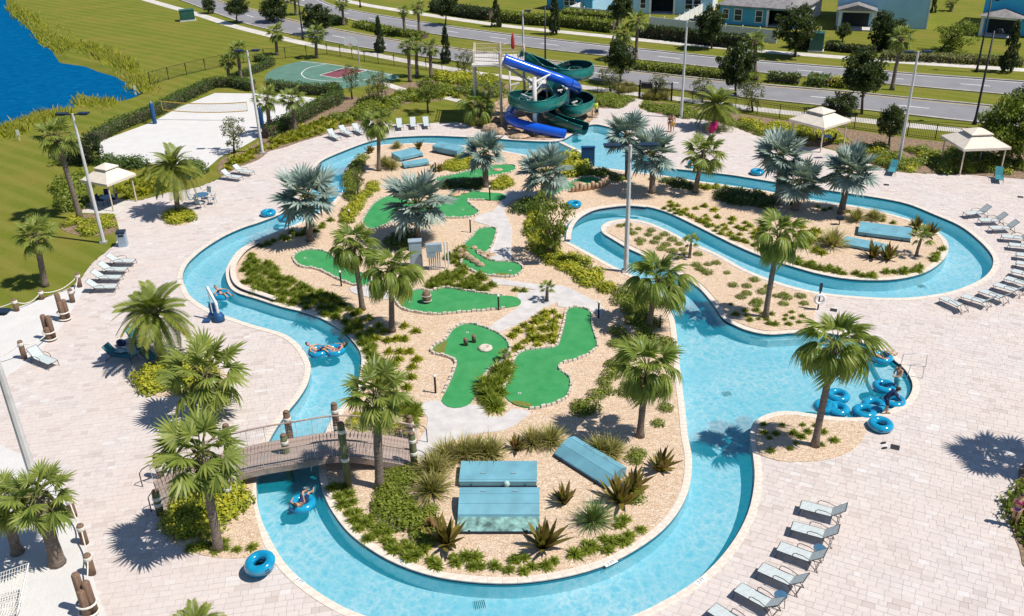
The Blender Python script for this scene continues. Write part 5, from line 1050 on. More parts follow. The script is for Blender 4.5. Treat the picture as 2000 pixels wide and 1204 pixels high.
def table(x, y, label, r=.6):
    p = G(x, y); t = thing('dining_table', label, 'table', (p.x, p.y, .04))
    mb = MB(); mb.lathe((0, 0, .70), [(r-.01, 0), (r, .015), (r-.01, .03)], 24); mb.build('table_top', M['tabletop'], t)
    for k in range(4): a = k*1.5708+.4; mb = MB(); mb.tube([(.4*r*math.cos(a), .4*r*math.sin(a), .7), (.75*r*math.cos(a), .75*r*math.sin(a), 0)], .02, 6); mb.build('leg', M['bronze'], t)
table(396,398, 'round blue glass dining table on the deck by the feather palm')
for x, y, a, lb in ((378,399,0,'on the feather palm side'), (406,389,-2.1,'on the far side'), (416,400,3.1,'on the river side'), (392,408,1.2,'with its back to the pool')): chair(x, y, a, 'pale dining chair at the round blue glass table, '+lb, 'chairs at the round glass table')
table(212,402, 'dark round table in the shade of the west gazebo', .55)
for x, y, a, lb in ((200,402,0,'west'), (224,400,3.1,'east'), (210,394,-1.5,'north')): chair(x, y, a, 'dark dining chair under the west gazebo, %s side of its table' % lb, 'chairs under the west gazebo', 'navycloth')
table(1612,282, 'dark round table in the shade of the middle gazebo', .5)
for x, y, a, lb in ((1600,282,0,'west'), (1624,281,3.1,'east')): chair(x, y, a, 'dark dining chair under the middle gazebo, %s side of its table' % lb, 'chairs under the middle gazebo', 'navycloth')
# ---- gazebos
def gazebo(p1, p2, label):
    a, b = G(*p1), G(*p2); d = b-a; L = d.length; ang = math.atan2(d.y, d.x); t = thing('gazebo', label, 'gazebo', (a.x, a.y, .04), ang, 'canvas gazebos'); h = 2.35
    for x in (0, L):
        for y in (0, L): mb = MB(); mb.box((x, y, h/2), (.09, .09, h)); mb.build('post', M['cream'], t)
    e = .28; q = [(-e, -e), (L+e, -e), (L+e, L+e), (-e, L+e)]; c = L/2; k = .62; zt = h+.95; mb = MB()
    up = [(c+(x-c)*(1-k-.02), c+(y-c)*(1-k-.02)) for x, y in q]
    for i in range(4):
        j = (i+1) % 4; mb.add([(*q[i], h), (*q[j], h), (*up[j], zt-.25), (*up[i], zt-.25)], [(0, 1, 2, 3)]); mb.add([(*q[i], h-.2), (*q[j], h-.2), (*q[j], h), (*q[i], h)], [(0, 1, 2, 3)])
    rf = mb.build('canopy', M['canvas'], t); mb = MB(); w = [(c+(x-c)*.46, c+(y-c)*.46) for x, y in q]
    for i in range(4):
        j = (i+1) % 4; mb.add([(*w[i], zt-.12), (*w[j], zt-.12), (c, c, zt+.22)], [(0, 1, 2)]); mb.add([(*w[i], zt-.2), (*w[j], zt-.2), (*w[j], zt-.12), (*w[i], zt-.12)], [(0, 1, 2, 3)])
    mb.build('vent_cap', M['canvas'], rf)
    mb = MB()
    for i in range(4): mb.beam((*q[i], h-.02), (*up[i], zt-.28), .05, .05)
    mb.build('rafters', M['cream'], t)
gazebo((222,414), (267,395), 'cream canvas gazebo at the west lawn edge, shading dark chairs')
gazebo((1602,299), (1647,285), 'cream canvas gazebo behind the eastern silver palms')
gazebo((1874,344), (1953,341), 'cream canvas gazebo dappled by the big leafy tree')
# ---- light poles
def flood_pole(b, top, label, heads=2, r=.15, big=False, hh=None):
    p = G(*b); h = hh or hgt(b[0], b[1], top); t = thing('light_pole', label, 'light pole', (p.x, p.y, .03), 0, 'grey area light poles')
    mb = MB(); mb.tube([(0, 0, 0), (0, 0, h)], [r, r*.62], 8); mb.build('pole', M['polegrey'], t); mb = MB(); mb.box((0, 0, .08), (r*2.9, r*2.9, .16)); mb.build('base_plate', M['galv'], t)
    mb = MB(); mb.tube([(-.5*(heads > 1), 0, h-.05), (.5, 0, h-.05)], .045, 6); mb.build('cross_arm', M['navy'], t)
    for k in range(heads):
        x = (-.75, .75)[k] if heads > 1 else .6; mb = MB(); s = 1.5 if big else 1
        mb.box((x*s, 0, h+.02), (.72*s, .42*s, .11)); mb.box((x*s, 0, h-.06), (.5*s, .3*s, .06)); mb.build('luminaire', M['navy'], t)
    return t
flood_pole((203,476), 222, 'grey light pole beside the west gazebo'); flood_pole((513,301), 99, 'grey light pole between the sand court and its palms')
flood_pole((1222,532), 285, 'grey light pole with twin large heads on the peninsula tip', 2, .17, True); flood_pole((1330,231), 40, 'grey light pole right of the black gate', 1)
flood_pole((1755,319), 103, 'grey light pole behind the eastern deck', 2); flood_pole((80,976), 200, 'thick grey light pole by the hammock sand', 2, .2, hh=9.4)
flood_pole((1023,160), 22, 'grey light pole behind the slide platform', 1)
def street_lamp(b, top, label, x=.7):
    p = G(*b); h = hgt(b[0], b[1], top); t = thing('street_lamp', label, 'street lamp', (p.x, p.y, .03), 0, 'black street lamps')
    mb = MB(); mb.lathe((0, 0, 0), [(.22, 0), (.22, .25), (.14, .4), (.11, 1.0), (.08, h)], 12); mb.build('post', M['black'], t, True)
    mb = MB(); mb.tube([(0, 0, h-.5), (x*.4, 0, h+.1), (x, 0, h+.15)], .04, 6); mb.build('arm', M['black'], t); mb = MB(); mb.lathe((x, 0, h-.2), [(.05, .35), (.1, .28), (.26, .05), (.24, 0)], 12); mb.build('lantern', M['black'], t, True)
street_lamp((1903,244), 62, 'black street lamp on the near verge by the east gazebo'); street_lamp((1907,142), 0, 'black street lamp on the far verge by the conical evergreen'); street_lamp((1065,126), 14, 'black street lamp behind the slides'); street_lamp((592,78), -30, 'black street lamp on the near verge above the basketball court')
street_lamp((704,15), -60, 'black street lamp on the far verge above the court')
# ---- volleyball, basketball
for b, top, lb in (((303,243),203,'at the hedge end of the net'), ((513,252),212,'beside the light pole end of the net')):
    p = G(*b); h = hgt(b[0], b[1], top); t = thing('net_post', 'volleyball post in a blue pad '+lb, 'post', (p.x, p.y, .05), 0, 'padded volleyball posts')
    mb = MB(); mb.cyl((0, 0, 0), .07, h+.25, 10); mb.build('post', M['galv'], t); mb = MB(); mb.lathe((0, 0, .02), [(.20, 0), (.22, .05), (.22, h-.1), (.19, h)], 14); mb.build('pad', M['bluepad'], t, True)
a = G(322,236); b = G(487,238); t = thing('volleyball_net', 'yellow-edged volleyball net sagging over white sand', 'net', (a.x, a.y, 0)); d = b-a
zt, zb = 2.05, 1.15; sag = lambda u: -.22*4*u*(1-u)
for nm, z in (('top_tape', zt), ('bottom_tape', zb)):
    mb = MB(); pt = [d*(i/16)+Vector((0, 0, z+sag(i/16))) for i in range(17)]
    for i in range(16): mb.beam(pt[i], pt[i+1], .03, .09)
    mb.build(nm, M['yellow'], t)
for u, nm in ((0, 'side_tape'), (1, 'side_tape')): mb = MB(); mb.beam(d*u+Vector((0, 0, zb)), d*u+Vector((0, 0, zt)), .09, .03); mb.build(nm, M['yellow'], t)
mb = MB()
for i in range(1, 60): u = i/60; mb.tube([d*u+Vector((0, 0, zb+sag(u))), d*u+Vector((0, 0, zt+sag(u)))], .006, 3, False)
for k in range(1, 6): mb.tube([d*(i/16)+Vector((0, 0, zb+(zt-zb)*k/6+sag(i/16))) for i in range(17)], .006, 3, False)
stuff(mb.build('mesh', M['net'], t))
p = G(703,136); h = hgt(703,136,86); t = thing('basketball_hoop', 'basketball hoop with white fan backboard on a grey post', 'hoop', (p.x, p.y, .05))
q = atY(684, 82, p.y-1.5)-p
mb = MB(); mb.tube([(0, 0, 0), (0, 0, h*.85), (q.x*.4, q.y*.4, q.z), (q.x*.9, q.y*.9, q.z)], .07, 8); mb.build('post', M['galv'], t)
mb = MB(); pr = [(-.85, -.25), (-.7, -.5), (.7, -.5), (.85, -.25), (.85, .05), (.6, .4), (.25, .55), (-.25, .55), (-.6, .4), (-.85, .05)]; n = len(pr)
mb.add([(q.x+x, q.y-.02, q.z+z) for x, z in pr]+[(q.x+x, q.y+.02, q.z+z) for x, z in pr], [tuple(range(n)), tuple(range(2*n-1, n-1, -1))]+[(i, n+i, n+(i+1) % n, (i+1) % n) for i in range(n)]); mb.build('backboard', M['white'], t)
mb = MB(); mb.tube([(q.x+.23*math.cos(k*.3927), q.y-.3+.23*math.sin(k*.3927), q.z-.3) for k in range(16)], .02, 5, closed=True); mb.build('rim', M['red'], t); mb = MB()
for k in range(10): a = k*.628; mb.tube([(q.x+.23*math.cos(a), q.y-.3+.23*math.sin(a), q.z-.3), (q.x+.13*math.cos(a+.3), q.y-.3+.13*math.sin(a+.3), q.z-.7)], .008, 3, False)
mb.build('net', M['rope'], t)
# ---- bins, cabinets, boxes, posts
p = G(242,481); t = thing('litter_bin', 'square grey-blue litter bin at the lawn corner', 'bin', (p.x, p.y, .035), .15); mb = MB(); mb.box((0, 0, .5), (.56, .56, 1.0)); mb.build('body', M['bluegrey'], t); mb = MB(); mb.box((0, 0, 1.08), (.60, .60, .16)); mb.build('lid', M['navy'], t); mb = MB(); mb.box((0, -.285, .86), (.4, .02, .14)); mb.build('opening', M['dark'], t)
p = G(814,522); t = thing('electrical_cabinet', 'pale blue-grey electrical cabinet among the shrubs', 'cabinet', (p.x, p.y, .03), .1); h = 1.9
mb = MB(); mb.box((0, 0, h/2), (.85, .5, h)); mb.build('body', M['bluegrey'], t); mb = MB(); mb.box((0, 0, h+.03), (.92, .58, .06)); mb.build('roof', M['bluegrey'], t); mb = MB(); mb.box((.03, -.26, h*.5), (.70, .02, h*.82)); dd = mb.build('door', M['bluegrey'], t); mb = MB(); mb.box((.30, -.285, h*.5), (.05, .03, .16)); mb.build('handle', M['navy'], dd)
p = G(850,528); t = thing('meter_rack', 'rack of grey meter boxes on a row of upright conduits', 'rack', (p.x, p.y, .03), .1)
mb = MB(); mb.box((0, 0, 1.62), (1.05, .36, .55)); mb.build('main_box', M['bluegrey'], t); mb = MB(); mb.box((-.2, -.05, 1.15), (.6, .28, .32)); mb.build('small_box', M['bluegrey'], t)
for k in range(6): mb = MB(); mb.cyl((-.35+k*.14, .0, 0), .045, 1.36, 8); mb.build('conduit', M['galv'], t)
for x in (.72, .92): mb = MB(); mb.cyl((x, .1, 0), .05, 1.95, 8); mb.build('support_post', M['white'], t)
p = G(1148,326); t = thing('navy_box', 'upright navy blue box on the bank beside the landing pool', 'box', (p.x, p.y, .03), -.05); mb = MB(); mb.box((0, 0, .86), (1.15, .35, 1.72)); mb.build('body', M['bluepad'], t); mb = MB(); mb.box((0, 0, 1.76), (1.22, .42, .08)); mb.build('cap', M['bluepad'], t)
def util(x, y, w, d, h, rz, label):
    p = G(x, y); t = thing('utility_box', label, 'utility box', (p.x, p.y, .03), rz); mb = MB(); mb.box((0, 0, .1), (w*1.15, d*1.15, .2)); mb.build('pad', M['concrete'], t); mb = MB(); mb.box((0, 0, .2+h/2), (w, d, h)); b = mb.build('body', M['green_util'], t); mb = MB(); mb.box((0, -.02, .23+h), (w*1.04, d*1.06, .06)); mb.build('lid', M['green_util'], t)
    for k in (-1, 1): mb = MB(); mb.box((k*w*.25, -d/2-.012, .2+h*.55), (w*.42, .02, h*.7)); mb.build('door', M['green_util'], t)
util(367,41,2.2,1.6,1.5,.4,'green utility box on a concrete pad by the verge sidewalk'); util(1593,101,1.7,1.6,2.2,-.35,'tall green utility box on the far verge')
for x, y, tp, lb in ((266,186,168,'beside the lake fence'), (39,276,254,'on the western lake bank')):
    p = G(x, y); h = hgt(x, y, tp); t = thing('marker_post', 'white lake marker post '+lb, 'sign', (p.x, p.y, .03), 0, 'white lake markers'); mb = MB(); mb.box((0, 0, h*.4), (.08, .05, h*.8)); mb.build('post', M['white'], t); mb = MB(); mb.box((0, -.04, h*.75), (.3, .03, h*.5)); mb.build('plate', M['white'], t)
for x, y, lb in ((1748,875,'beside the ring on the southeastern deck'), (1628,607,'near the life ring post'), (1731,362,'north of the eastern river bend'), (1993,386,'by the east gazebo')):
    p = G(x, y); t = thing('drain_grate', 'dark square drain grate in the pavers '+lb, 'drain', (p.x, p.y, .035), -.45, 'drain grates'); mb = MB(); mb.box((0, 0, .004), (.40, .40, .008)); mb.build('plate', M['dark'], t)
    for k in range(5): mb = MB(); mb.box((-.15+.075*k, 0, .011), (.03, .36, .008)); mb.build('bar', M['bronze'], t)
for x, y, lb in ((1725,867,'left'), (1727,877,'right')):
    p = G(x, y); mb = MB(); mb.prism([(math.cos(a*.3927)*.16, math.sin(a*.3927)*.07) for a in range(16)], 0, .03); o = mb.build('sandal', M['dark']); o.location = (p.x, p.y, .035); o.rotation_euler.z = .35; tag(o, 'dark sandal left on the deck by the drain, %s of the pair' % lb, 'sandal', 'pair of sandals')
p = G(1597,606); t = thing('life_ring_stand', 'white life ring hung on a dark post at the peninsula edge', 'life ring', (p.x, p.y, .04)); mb = MB(); mb.cyl((0, 0, 0), .05, 1.75, 8); mb.build('post', M['black'], t); mb = MB(); mb.box((0, 0, 1.5), (.16, .10, .5)); mb.build('plate', M['navy'], t)
mb = MB(); mb.tube([(.28*math.cos(k*.2618), -.10, .75+.28*math.sin(k*.2618)) for k in range(24)], .085, 8, closed=True); mb.build('ring', M['white'], t, True)
# ---- aqua hatches
def hatch(fl, fr, bl, h, label, style=0, grp='aqua hatches'):
    a = G(*fl); b = G(*fr); c = G(*bl, h*.8); u = b-a; L = u.length; ang = math.atan2(u.y, u.x); nrm = Vector((-math.sin(ang), math.cos(ang), 0)); D = max(.8, (c-a).dot(nrm))
    t = thing('hatch_cover', label, 'hatch', (a.x, a.y, .03), ang, grp)
    prof = {0: [(0, 0), (0, h*.75), (D*.08, h*.85), (D, h), (D, 0)], 1: [(0, 0), (0, h*.15), (D*.36, h*.32), (D*.38, h*.45), (D*.58, h*.8), (D*.80, h), (D, h*.98), (D, 0)], 2: [(0, 0), (0, h*.22), (D*.02, h*.28), (D*.36, h*.78), (D*.72, h), (D, h*.80), (D, 0)]}[style]
    segs = [(i, i+1) for i in range(1, len(prof)-2)]
    mb = MB(); n = len(prof); mb.add([(0, y, z) for y, z in prof]+[(L, y, z) for y, z in prof], [tuple(range(n)), tuple(range(2*n-1, n-1, -1))]+[(0, n, n+1, 1), (n-2, 2*n-2, 2*n-1, n-1)]); mb.build('body', M['hatch'], t)
    for k, (i, j) in enumerate(segs):
        (y0, z0), (y1, z1) = prof[i], prof[j]; mb = MB(); mb.beam((L/2, y0+.005, z0+.008), (L/2, y1-.005, z1+.008), L+.05, .03); mb.build('panel', M['hatchdark' if style == 1 and k == 0 else 'hatch'], t)
    mb = MB(); mb.box((L/2, -.02, h*.12), (L+.06, .03, h*.2)); mb.build('rim', M['navy'], t)
    for x in (.15*L, .85*L): mb = MB(); mb.box((x, -.05, h*.3), (.10, .04, .08)); mb.build('latch', M['navy'], t)
    (y0, z0), (y1, z1) = prof[segs[-1][0]], prof[segs[-1][1]]; ym = y0+(y1-y0)*.3; zm = z0+(z1-z0)*.3+.03
    for x in (.3*L, .7*L): mb = MB(); mb.tube([(x-.12, ym, zm), (x-.10, ym, zm+.06), (x+.10, ym, zm+.06), (x+.12, ym, zm)], .014, 6); mb.build('lid_handle', M['galv'], t)
hatch((898,953), (1048,953), (905,905), .38, 'flat aqua hatch with a green ball on its edge'); hatch((893,1044), (1053,1044), (898,958), .62, 'stepped aqua hatch with a weathered lower panel', 1); hatch((1083,894), (1182,957), (1126,856), .62, 'slanting aqua hatch beside fountain grasses', 2)
hatch((782,317), (826,307), (760,302), .45, 'aqua hatch behind the ribbon palm in the north', 0); hatch((790,331), (838,324), (786,320), .4, 'small aqua hatch beside the silver palm in the north', 0); hatch((845,299), (893,309), (856,280), .75, 'deep teal hatch half shaded by a silver palm', 0)
hatch((1675,462), (1777,475), (1688,437), .4, 'long aqua hatch on the eastern bed', 0); hatch((1642,482), (1722,498), (1656,465), .3, 'lower aqua hatch partly hidden by bromeliads', 0)
p = G(990,956); mb = MB(); mb.sphere((p.x, p.y, .30), .14, 12, 8); tag(mb.build('ball', M['towel'], None, True), 'pale green ball resting between two aqua hatches', 'ball')
p = G(1639,440); t = thing('spotlight', 'small dark spotlight box among eastern fountain grasses', 'light', (p.x, p.y, .03)); mb = MB(); mb.cyl((0, 0, 0), .04, .4, 8); mb.build('stake', M['black'], t); mb = MB(); mb.box((0, 0, .52), (.45, .3, .28)); mb.build('housing', M['navy'], t)
# ---- pilings, ropes
def piling(mb, p, h, r=.15, lean=(0, 0)): mb.lathe(p, [(r, 0), (r*1.02, h*.5), (r*.97, h-.06), (r*.75, h)], 14)
def bands(t, p, r, zs):
    for z in zs: mb = MB(); mb.lathe(p, [(r*1.06, z-.09), (r*1.12, z-.06), (r*1.12, z+.06), (r*1.06, z+.09)], 14); mb.build('rope_band', M['rope'], t, True)
POSTS = {}
for k, (x, y, tp, lb) in enumerate(((145,1011,973,'nearest the shaggy palm, on the hammock sand'), (167,1063,1026,'second along the hammock sand'), (181,1123,1084,'third along the hammock sand'), (143,592,566,'between the loungers and the twin pilings'), (34,609,585,'on the lawn edge of the beach'), (83,586,567,'at the foot of the lawn palm'), (157,562,535,'beside the lawn loungers'), (49,702,667,'behind the lone lounger'))):
    p = G(x, y); h = hgt(x, y, tp); t = thing('rope_post', 'brown wooden rope post '+lb, 'post', (p.x, p.y, .04), 0, 'wooden rope posts'); mb = MB(); piling(mb, (0, 0, 0), h, .15); mb.build('post', M['piling'], t, True); bands(t, (0, 0, 0), .15, (h-.2,)); POSTS[k] = Vector((p.x, p.y, .04+h-.2))
for x, y, hs, lb in ((128,626,(1.75,1.35,1.3),'beside the lawn loungers'), (100,665,(1.6,1.55,.9),'beside the lone lounger'), (176,1200,(1.9,1.55,1.3),'at the end of the hammock sand')):
    p = G(x, y); t = thing('piling_cluster', 'cluster of lashed wooden pilings '+lb, 'pilings', (p.x, p.y, .04), 0, 'lashed piling clusters')
    for k, (dx, dy) in enumerate(((-.16, .1), (.16, .04), (0, -.16))): mb = MB(); piling(mb, (dx, dy, 0), hs[k], .16); mb.build('piling', M['piling'], t, True)
    for z in (.12, .55): mb = MB(); mb.tube([(.36*math.cos(k*.3927), .33*math.sin(k*.3927), z) for k in range(16)], .045, 6, closed=True); mb.build('lashing', M['rope'], t)
def rope(a, b, sag, label, r=.03, mat='rope'):
    d = b-a; mb = MB(); mb.tube([d*(i/12)+Vector((0, 0, -sag*4*(i/12)*(1-i/12))) for i in range(13)], r, 6); o = mb.build('rope', M[mat], None, True); o.location = a; tag(o, label, 'rope', 'ropes between posts')
far_l = Vector((POSTS[4].x-3.2, POSTS[4].y-.9, .9))
for a, b, lb in ((far_l, POSTS[4], 'pale rope sagging off the lawn-edge post toward the lake lawn'), (POSTS[4], POSTS[5], 'pale rope between the lawn-edge post and the lawn palm post'), (POSTS[5], POSTS[6], 'pale rope from the lawn palm post to the loungers'), (POSTS[6], POSTS[3], 'short pale rope beside the loungers'), (POSTS[0], POSTS[1], 'rope between first and second hammock sand posts'), (POSTS[1], POSTS[2], 'rope between second and third hammock sand posts'), (POSTS[7], Vector((POSTS[7].x-2.6, POSTS[7].y-1.3, .7)), 'rope running west from the post behind the lone lounger')): rope(a, b, .38, lb)
p = G(100,665); rope(POSTS[7], Vector((p.x, p.y, .6)), .3, 'rope from the lone lounger post to the lashed pilings'); p = G(172,1192); rope(POSTS[2], Vector((p.x, p.y, .9)), .3, 'rope from the third hammock sand post to the pilings')
# hammock net
t = thing('hammock', 'white net hammock on a spreader bar over the sand', 'hammock', G(20,1190)); o = t.location
c = [atY(-30,1130,G(-30,1190).y)-o, atY(56,1100,G(40,1165).y)-o, atY(34,1198,G(20,1220).y)-o, atY(-60,1215,G(-50,1245).y)-o]
mb = MB(); N = 16
def hp(u, v): q = c[0].lerp(c[1], u).lerp(c[3].lerp(c[2], u), v); q.z -= .5*math.sin(math.pi*v)*.6; return q
for i in range(N+1): mb.tube([hp(i/N, j/8) for j in range(9)], .012, 3, False); mb.tube([hp(j/8, i/N) for j in range(9)], .012, 3, False)
mb.build('net', M['rope'], t); mb = MB(); mb.tube([c[1], c[2]], .03, 6); mb.build('spreader_bar', M['galv'], t)
# ---- bridge
FRONT = [(318,990,.08),(360,968,.28),(420,942,.55),(500,919,.80),(580,905,.92),(650,893,.90),(700,894,.76),(760,903,.46),(812,912,.12)]
fe = spline([G(x, y, z) for x, y, z in FRONT], .1, False); bo = fe[0].copy(); bo.z = 0
t = thing('footbridge', 'arched plank footbridge with wire mesh rails over the river', 'bridge', bo)
BW = 2.0; L = [0]
for i in range(len(fe)-1): L.append(L[-1]+(fe[i+1]-fe[i]).length)
def bat(s):
    s = max(0, min(L[-1]-1e-6, s)); i = max(j for j in range(len(L)) if L[j] <= s); i = min(i, len(fe)-2); u = (s-L[i])/(L[i+1]-L[i]); p = fe[i].lerp(fe[i+1], u); a, b = fe[max(0, i-12)], fe[min(len(fe)-1, i+13)]; d = b-a; n = Vector((-d.y, d.x, 0)).normalized(); return p-bo, d.normalized(), n
PLK = None; pl = .152; k = int(L[-1]/pl)
mb = MB(); mb.box((0, BW/2, 0), (pl-.012, BW+.1, .045)); PLK = mb.mesh('plank', M['plank'])
for i in range(k):
    p, d, n = bat((i+.5)*pl); o = obj('plank', PLK, t, p); o.rotation_euler = (0, -math.atan2(d.z, math.hypot(d.x, d.y)), math.atan2(n.y, n.x)-math.pi/2)
for w, nm in ((0, 'front'), (BW, 'back')):
    mb = MB(); P = [bat(L[-1]*i/40) for i in range(41)]; q = [p+n*w for p, d, n in P]
    for a, b in zip(q, q[1:]): mb.beam(a-Vector((0, 0, .17)), b-Vector((0, 0, .17)), .10, .26)
    mb.build('stringer', M['plank'], t)
    mb = MB()
    for a, b in zip(q, q[1:]): mb.beam(a+Vector((0, 0, .92)), b+Vector((0, 0, .92)), .09, .04)
    mb.build('handrail', M['plank'], t)
    mb = MB()
    for z in (.15, .3, .45, .6, .75): mb.tube([a+Vector((0, 0, z)) for a in q], .004, 3, False)
    for i in range(0, 121): p, d, n = bat(L[-1]*i/120); p = p+n*w; mb.tube([p+Vector((0, 0, .06)), p+Vector((0, 0, .9))], .004 if i % 8 else .016, 3, False)
    stuff(mb.build('wire_mesh', M['galv'], t))
# end loops of the handrail
for s, sg in ((0, -1), (L[-1], 1)):
    for w in (0, BW):
        p, d, n = bat(s); p = p+n*w; e = d*sg; mb = MB(); mb.tube([p+Vector((0, 0, 1.0)), p+e*.35+Vector((0, 0, .95)), p+e*.5+Vector((0, 0, .8)), p+e*.5+Vector((0, 0, 0))], .025, 6); mb.build('rail_end', M['bronze'], t)
for x, y, tp, base, mt, lb in ((564,916,851,-.85,'greenpiling','standing in the river at the southern rail'), (681,952,828,0,'greenpiling','tallest, on the island bank'), (810,916,848,0,'greenpiling','at the southern side of the ramp foot'), (314,1006,960,0,'greenpiling','at the deck end of the southern rail'), (449,980,924,0,'greenpiling','beside the golden shrubs under the southern rail')):
    p = G(x, y); h = hgt(x, y, tp)-base; q = thing('bridge_piling', 'mossy round bridge piling with white rope bands '+lb, 'piling', (p.x, p.y, base+.02), 0, 'bridge pilings'); mb = MB(); piling(mb, (0, 0, 0), h, .165); mb.build('post', M[mt], q, True); bands(q, (0, 0, 0), .165, (h-.38, h*.45)); 
    mb = MB(); mb.lathe((0, 0, h), [(.15, 0), (.12, .05), (.02, .09)], 14); mb.build('cap', M['piling'], q, True)
for s, tz, base, lb in ((.50, 1.35, -.85, 'standing in the river at the northern rail'), (.685, 1.4, 0, 'on the island at the northern rail'), (.97, 1.15, 0, 'at the northern side of the ramp foot'), (.03, 1.1, 0, 'at the deck end of the northern rail'), (.27, 1.3, 0, 'behind the cabbage palm at the northern rail')):
    p, d, n = bat(L[-1]*s); p = p+bo+n*(BW+.25); h = p.z+tz-base; q = thing('bridge_piling', 'brown round bridge piling with white rope bands '+lb, 'piling', (p.x, p.y, base+.02), 0, 'bridge pilings'); mb = MB(); piling(mb, (0, 0, 0), h, .165); mb.build('post', M['piling'], q, True); bands(q, (0, 0, 0), .165, (h-.38, h*.45))
    mb = MB(); mb.lathe((0, 0, h), [(.15, 0), (.12, .05), (.02, .09)], 14); mb.build('cap', M['piling'], q, True)
# ---- fences
def fence(pts, h, label, gap=2.4, mesh=False):
    ln = line_even([V3(p, 0) for p in PX(pts)], gap); o = ln[0]; t = thing('picket_fence' if not mesh else 'chain_link_fence', label, 'fence', (o.x, o.y, .03)); q = [p-o for p in ln]
    for p in q: mb = MB(); mb.box((p.x, p.y, h/2), (.07, .07, h)); mb.build('post', M['black'], t)
    for a, b in zip(q, q[1:]):
        mb = MB()
        for z in ((h-.03, .10) if mesh else (h-.05, h-.22, .14)): mb.beam(a+Vector((0, 0, z)), b+Vector((0, 0, z)), .035, .035)
        mb.build('rail', M['black'], t)
        mb = MB(); n = 16 if not mesh else 14
        for i in range(1, n):
            u = i/n; c = a.lerp(b, u)
            if mesh: mb.tube([c+Vector((0, 0, .08)), a.lerp(b, min(1, u+.35*1))+Vector((0, 0, h-.05))], .006, 3, False); mb.tube([c+Vector((0, 0, .08)), a.lerp(b, max(0, u-.35))+Vector((0, 0, h-.05))], .006, 3, False)
            else: mb.box((c.x, c.y, h/2), (.022, .022, h-.05))
        stuff(mb.build('mesh_panel' if mesh else 'pickets', M['black'], t))
fence([(294,166),(327,157),(365,147),(400,139),(440,130),(500,120),(570,114),(639,107)], 1.5, 'dark chain-link fence from the lake to the court corner', 2.8, True)
fence([(639,107),(660,110),(727,124),(777,130),(831,137),(887,145),(925,152)], 1.5, 'dark chain-link fence behind the basketball court', 2.6, True)
fence([(1128,181),(1157,184),(1197,187),(1247,193)], 1.5, 'black picket fence left of the gate'); fence([(1312,199),(1341,204),(1430,217),(1522,233),(1572,240),(1675,253),(1785,268),(1842,275),(1907,283),(2060,300)], 1.5, 'long black picket fence between the gate and the east gazebo')
a = G(1249,193); b = G(1311,198); d = b-a; t = thing('gate', 'tall black steel double gate where the deck path meets the road', 'gate', (a.x, a.y, .03), math.atan2(d.y, d.x)); L_ = d.length
for x in (0, L_*.5, L_): mb = MB(); mb.box((x, 0, 1.0), (.14, .14, 2.0)); mb.build('post', M['black'], t)
for k in (0, 1):
    mb = MB(); x0 = k*L_*.5
    for i in range(1, 14): mb.box((x0+L_*.5*i/14, 0, .95), (.025, .025, 1.7))
    g = stuff(mb.build('pickets', M['black'], t))
    for z in (.15, 1.1, 1.8): mb = MB(); mb.box((x0+L_*.25, 0, z), (L_*.5-.15, .05, .06)); mb.build('rail', M['black'], t)
mb = MB(); mb.box((L_*.22, -.05, 1.45), (L_*.36, .02, .55)); mb.build('sign_panel', M['black'], t)
# ---- swim rings
def ring_mesh():
    mb = MB(); R_, r_ = .40, .185; n, m = 28, 12
    vs = [((R_+r_*math.cos(b))*math.cos(a), (R_+r_*math.cos(b))*math.sin(a), r_+r_*math.sin(b)) for a in [2*math.pi*i/n for i in range(n)] for b in [2*math.pi*j/m for j in range(m)]]
    mb.add(vs, [(i*m+j, ((i+1) % n)*m+j, ((i+1) % n)*m+(j+1) % m, i*m+(j+1) % m) for i in range(n) for j in range(m)]); return mb.mesh('swim_ring', M['vinyl'], True)
RING = ring_mesh(); mb = MB()
mb.box((.58, 0, .2), (.03, .16, .05)); mb.box((-.58, 0, .2), (.03, .16, .05)); HND = mb.mesh('handle', M['bluepad'])
def ring(x, y, label, z=.035, group='blue swim rings', tilt=0.0, s=1.04):
    p = G(x, y, z+.15); t = tag(obj('swim_ring', RING, None, (p.x, p.y, z), (tilt, 0, rnd.random()*6), s), label, 'swim ring', group); obj('handle', HND, t); return p
for x, y, z, tl, lb in ((507,1106,.03,0,'lower blue swim ring of the stack on the deck by the river'), (509,1100,.42,.12,'upper blue swim ring of the stack on the deck by the river'), (1720,831,.035,0,'blue swim ring lying on the deck beside the round bed'), (524,417,.035,0,'blue swim ring on the deck by the western bend'), (1121,400,.06,0,'blue swim ring on the mulch at the inner bend'), (1479,337,.035,0,'blue swim ring lying on the northern deck'), (1382,327,.035,0,'blue swim ring on the deck behind the palm'), (1353,322,.035,.9,'blue swim ring propped upright behind the palm')): ring(x, y, lb, z, 'blue swim rings on land', tl)
for x, y, lb in ((1636,775,'floating by the round bed palm, northern of the pair'), (1635,801,'floating by the round bed palm, southern of the pair'), (1688,806,'floating at the coping near the loose ring'), (1706,793,'floating beside the figure in navy'), (1727,757,'floating beside the man in aqua shorts'), (1745,785,'floating behind the figure in navy'), (1612,796,'floating half behind the palm trunk'), (558,428,'floating at the western bend'), (664,374,'floating behind the western silver palm')): ring(x, y, 'blue swim ring '+lb, ZW-.09, 'floating blue swim rings')
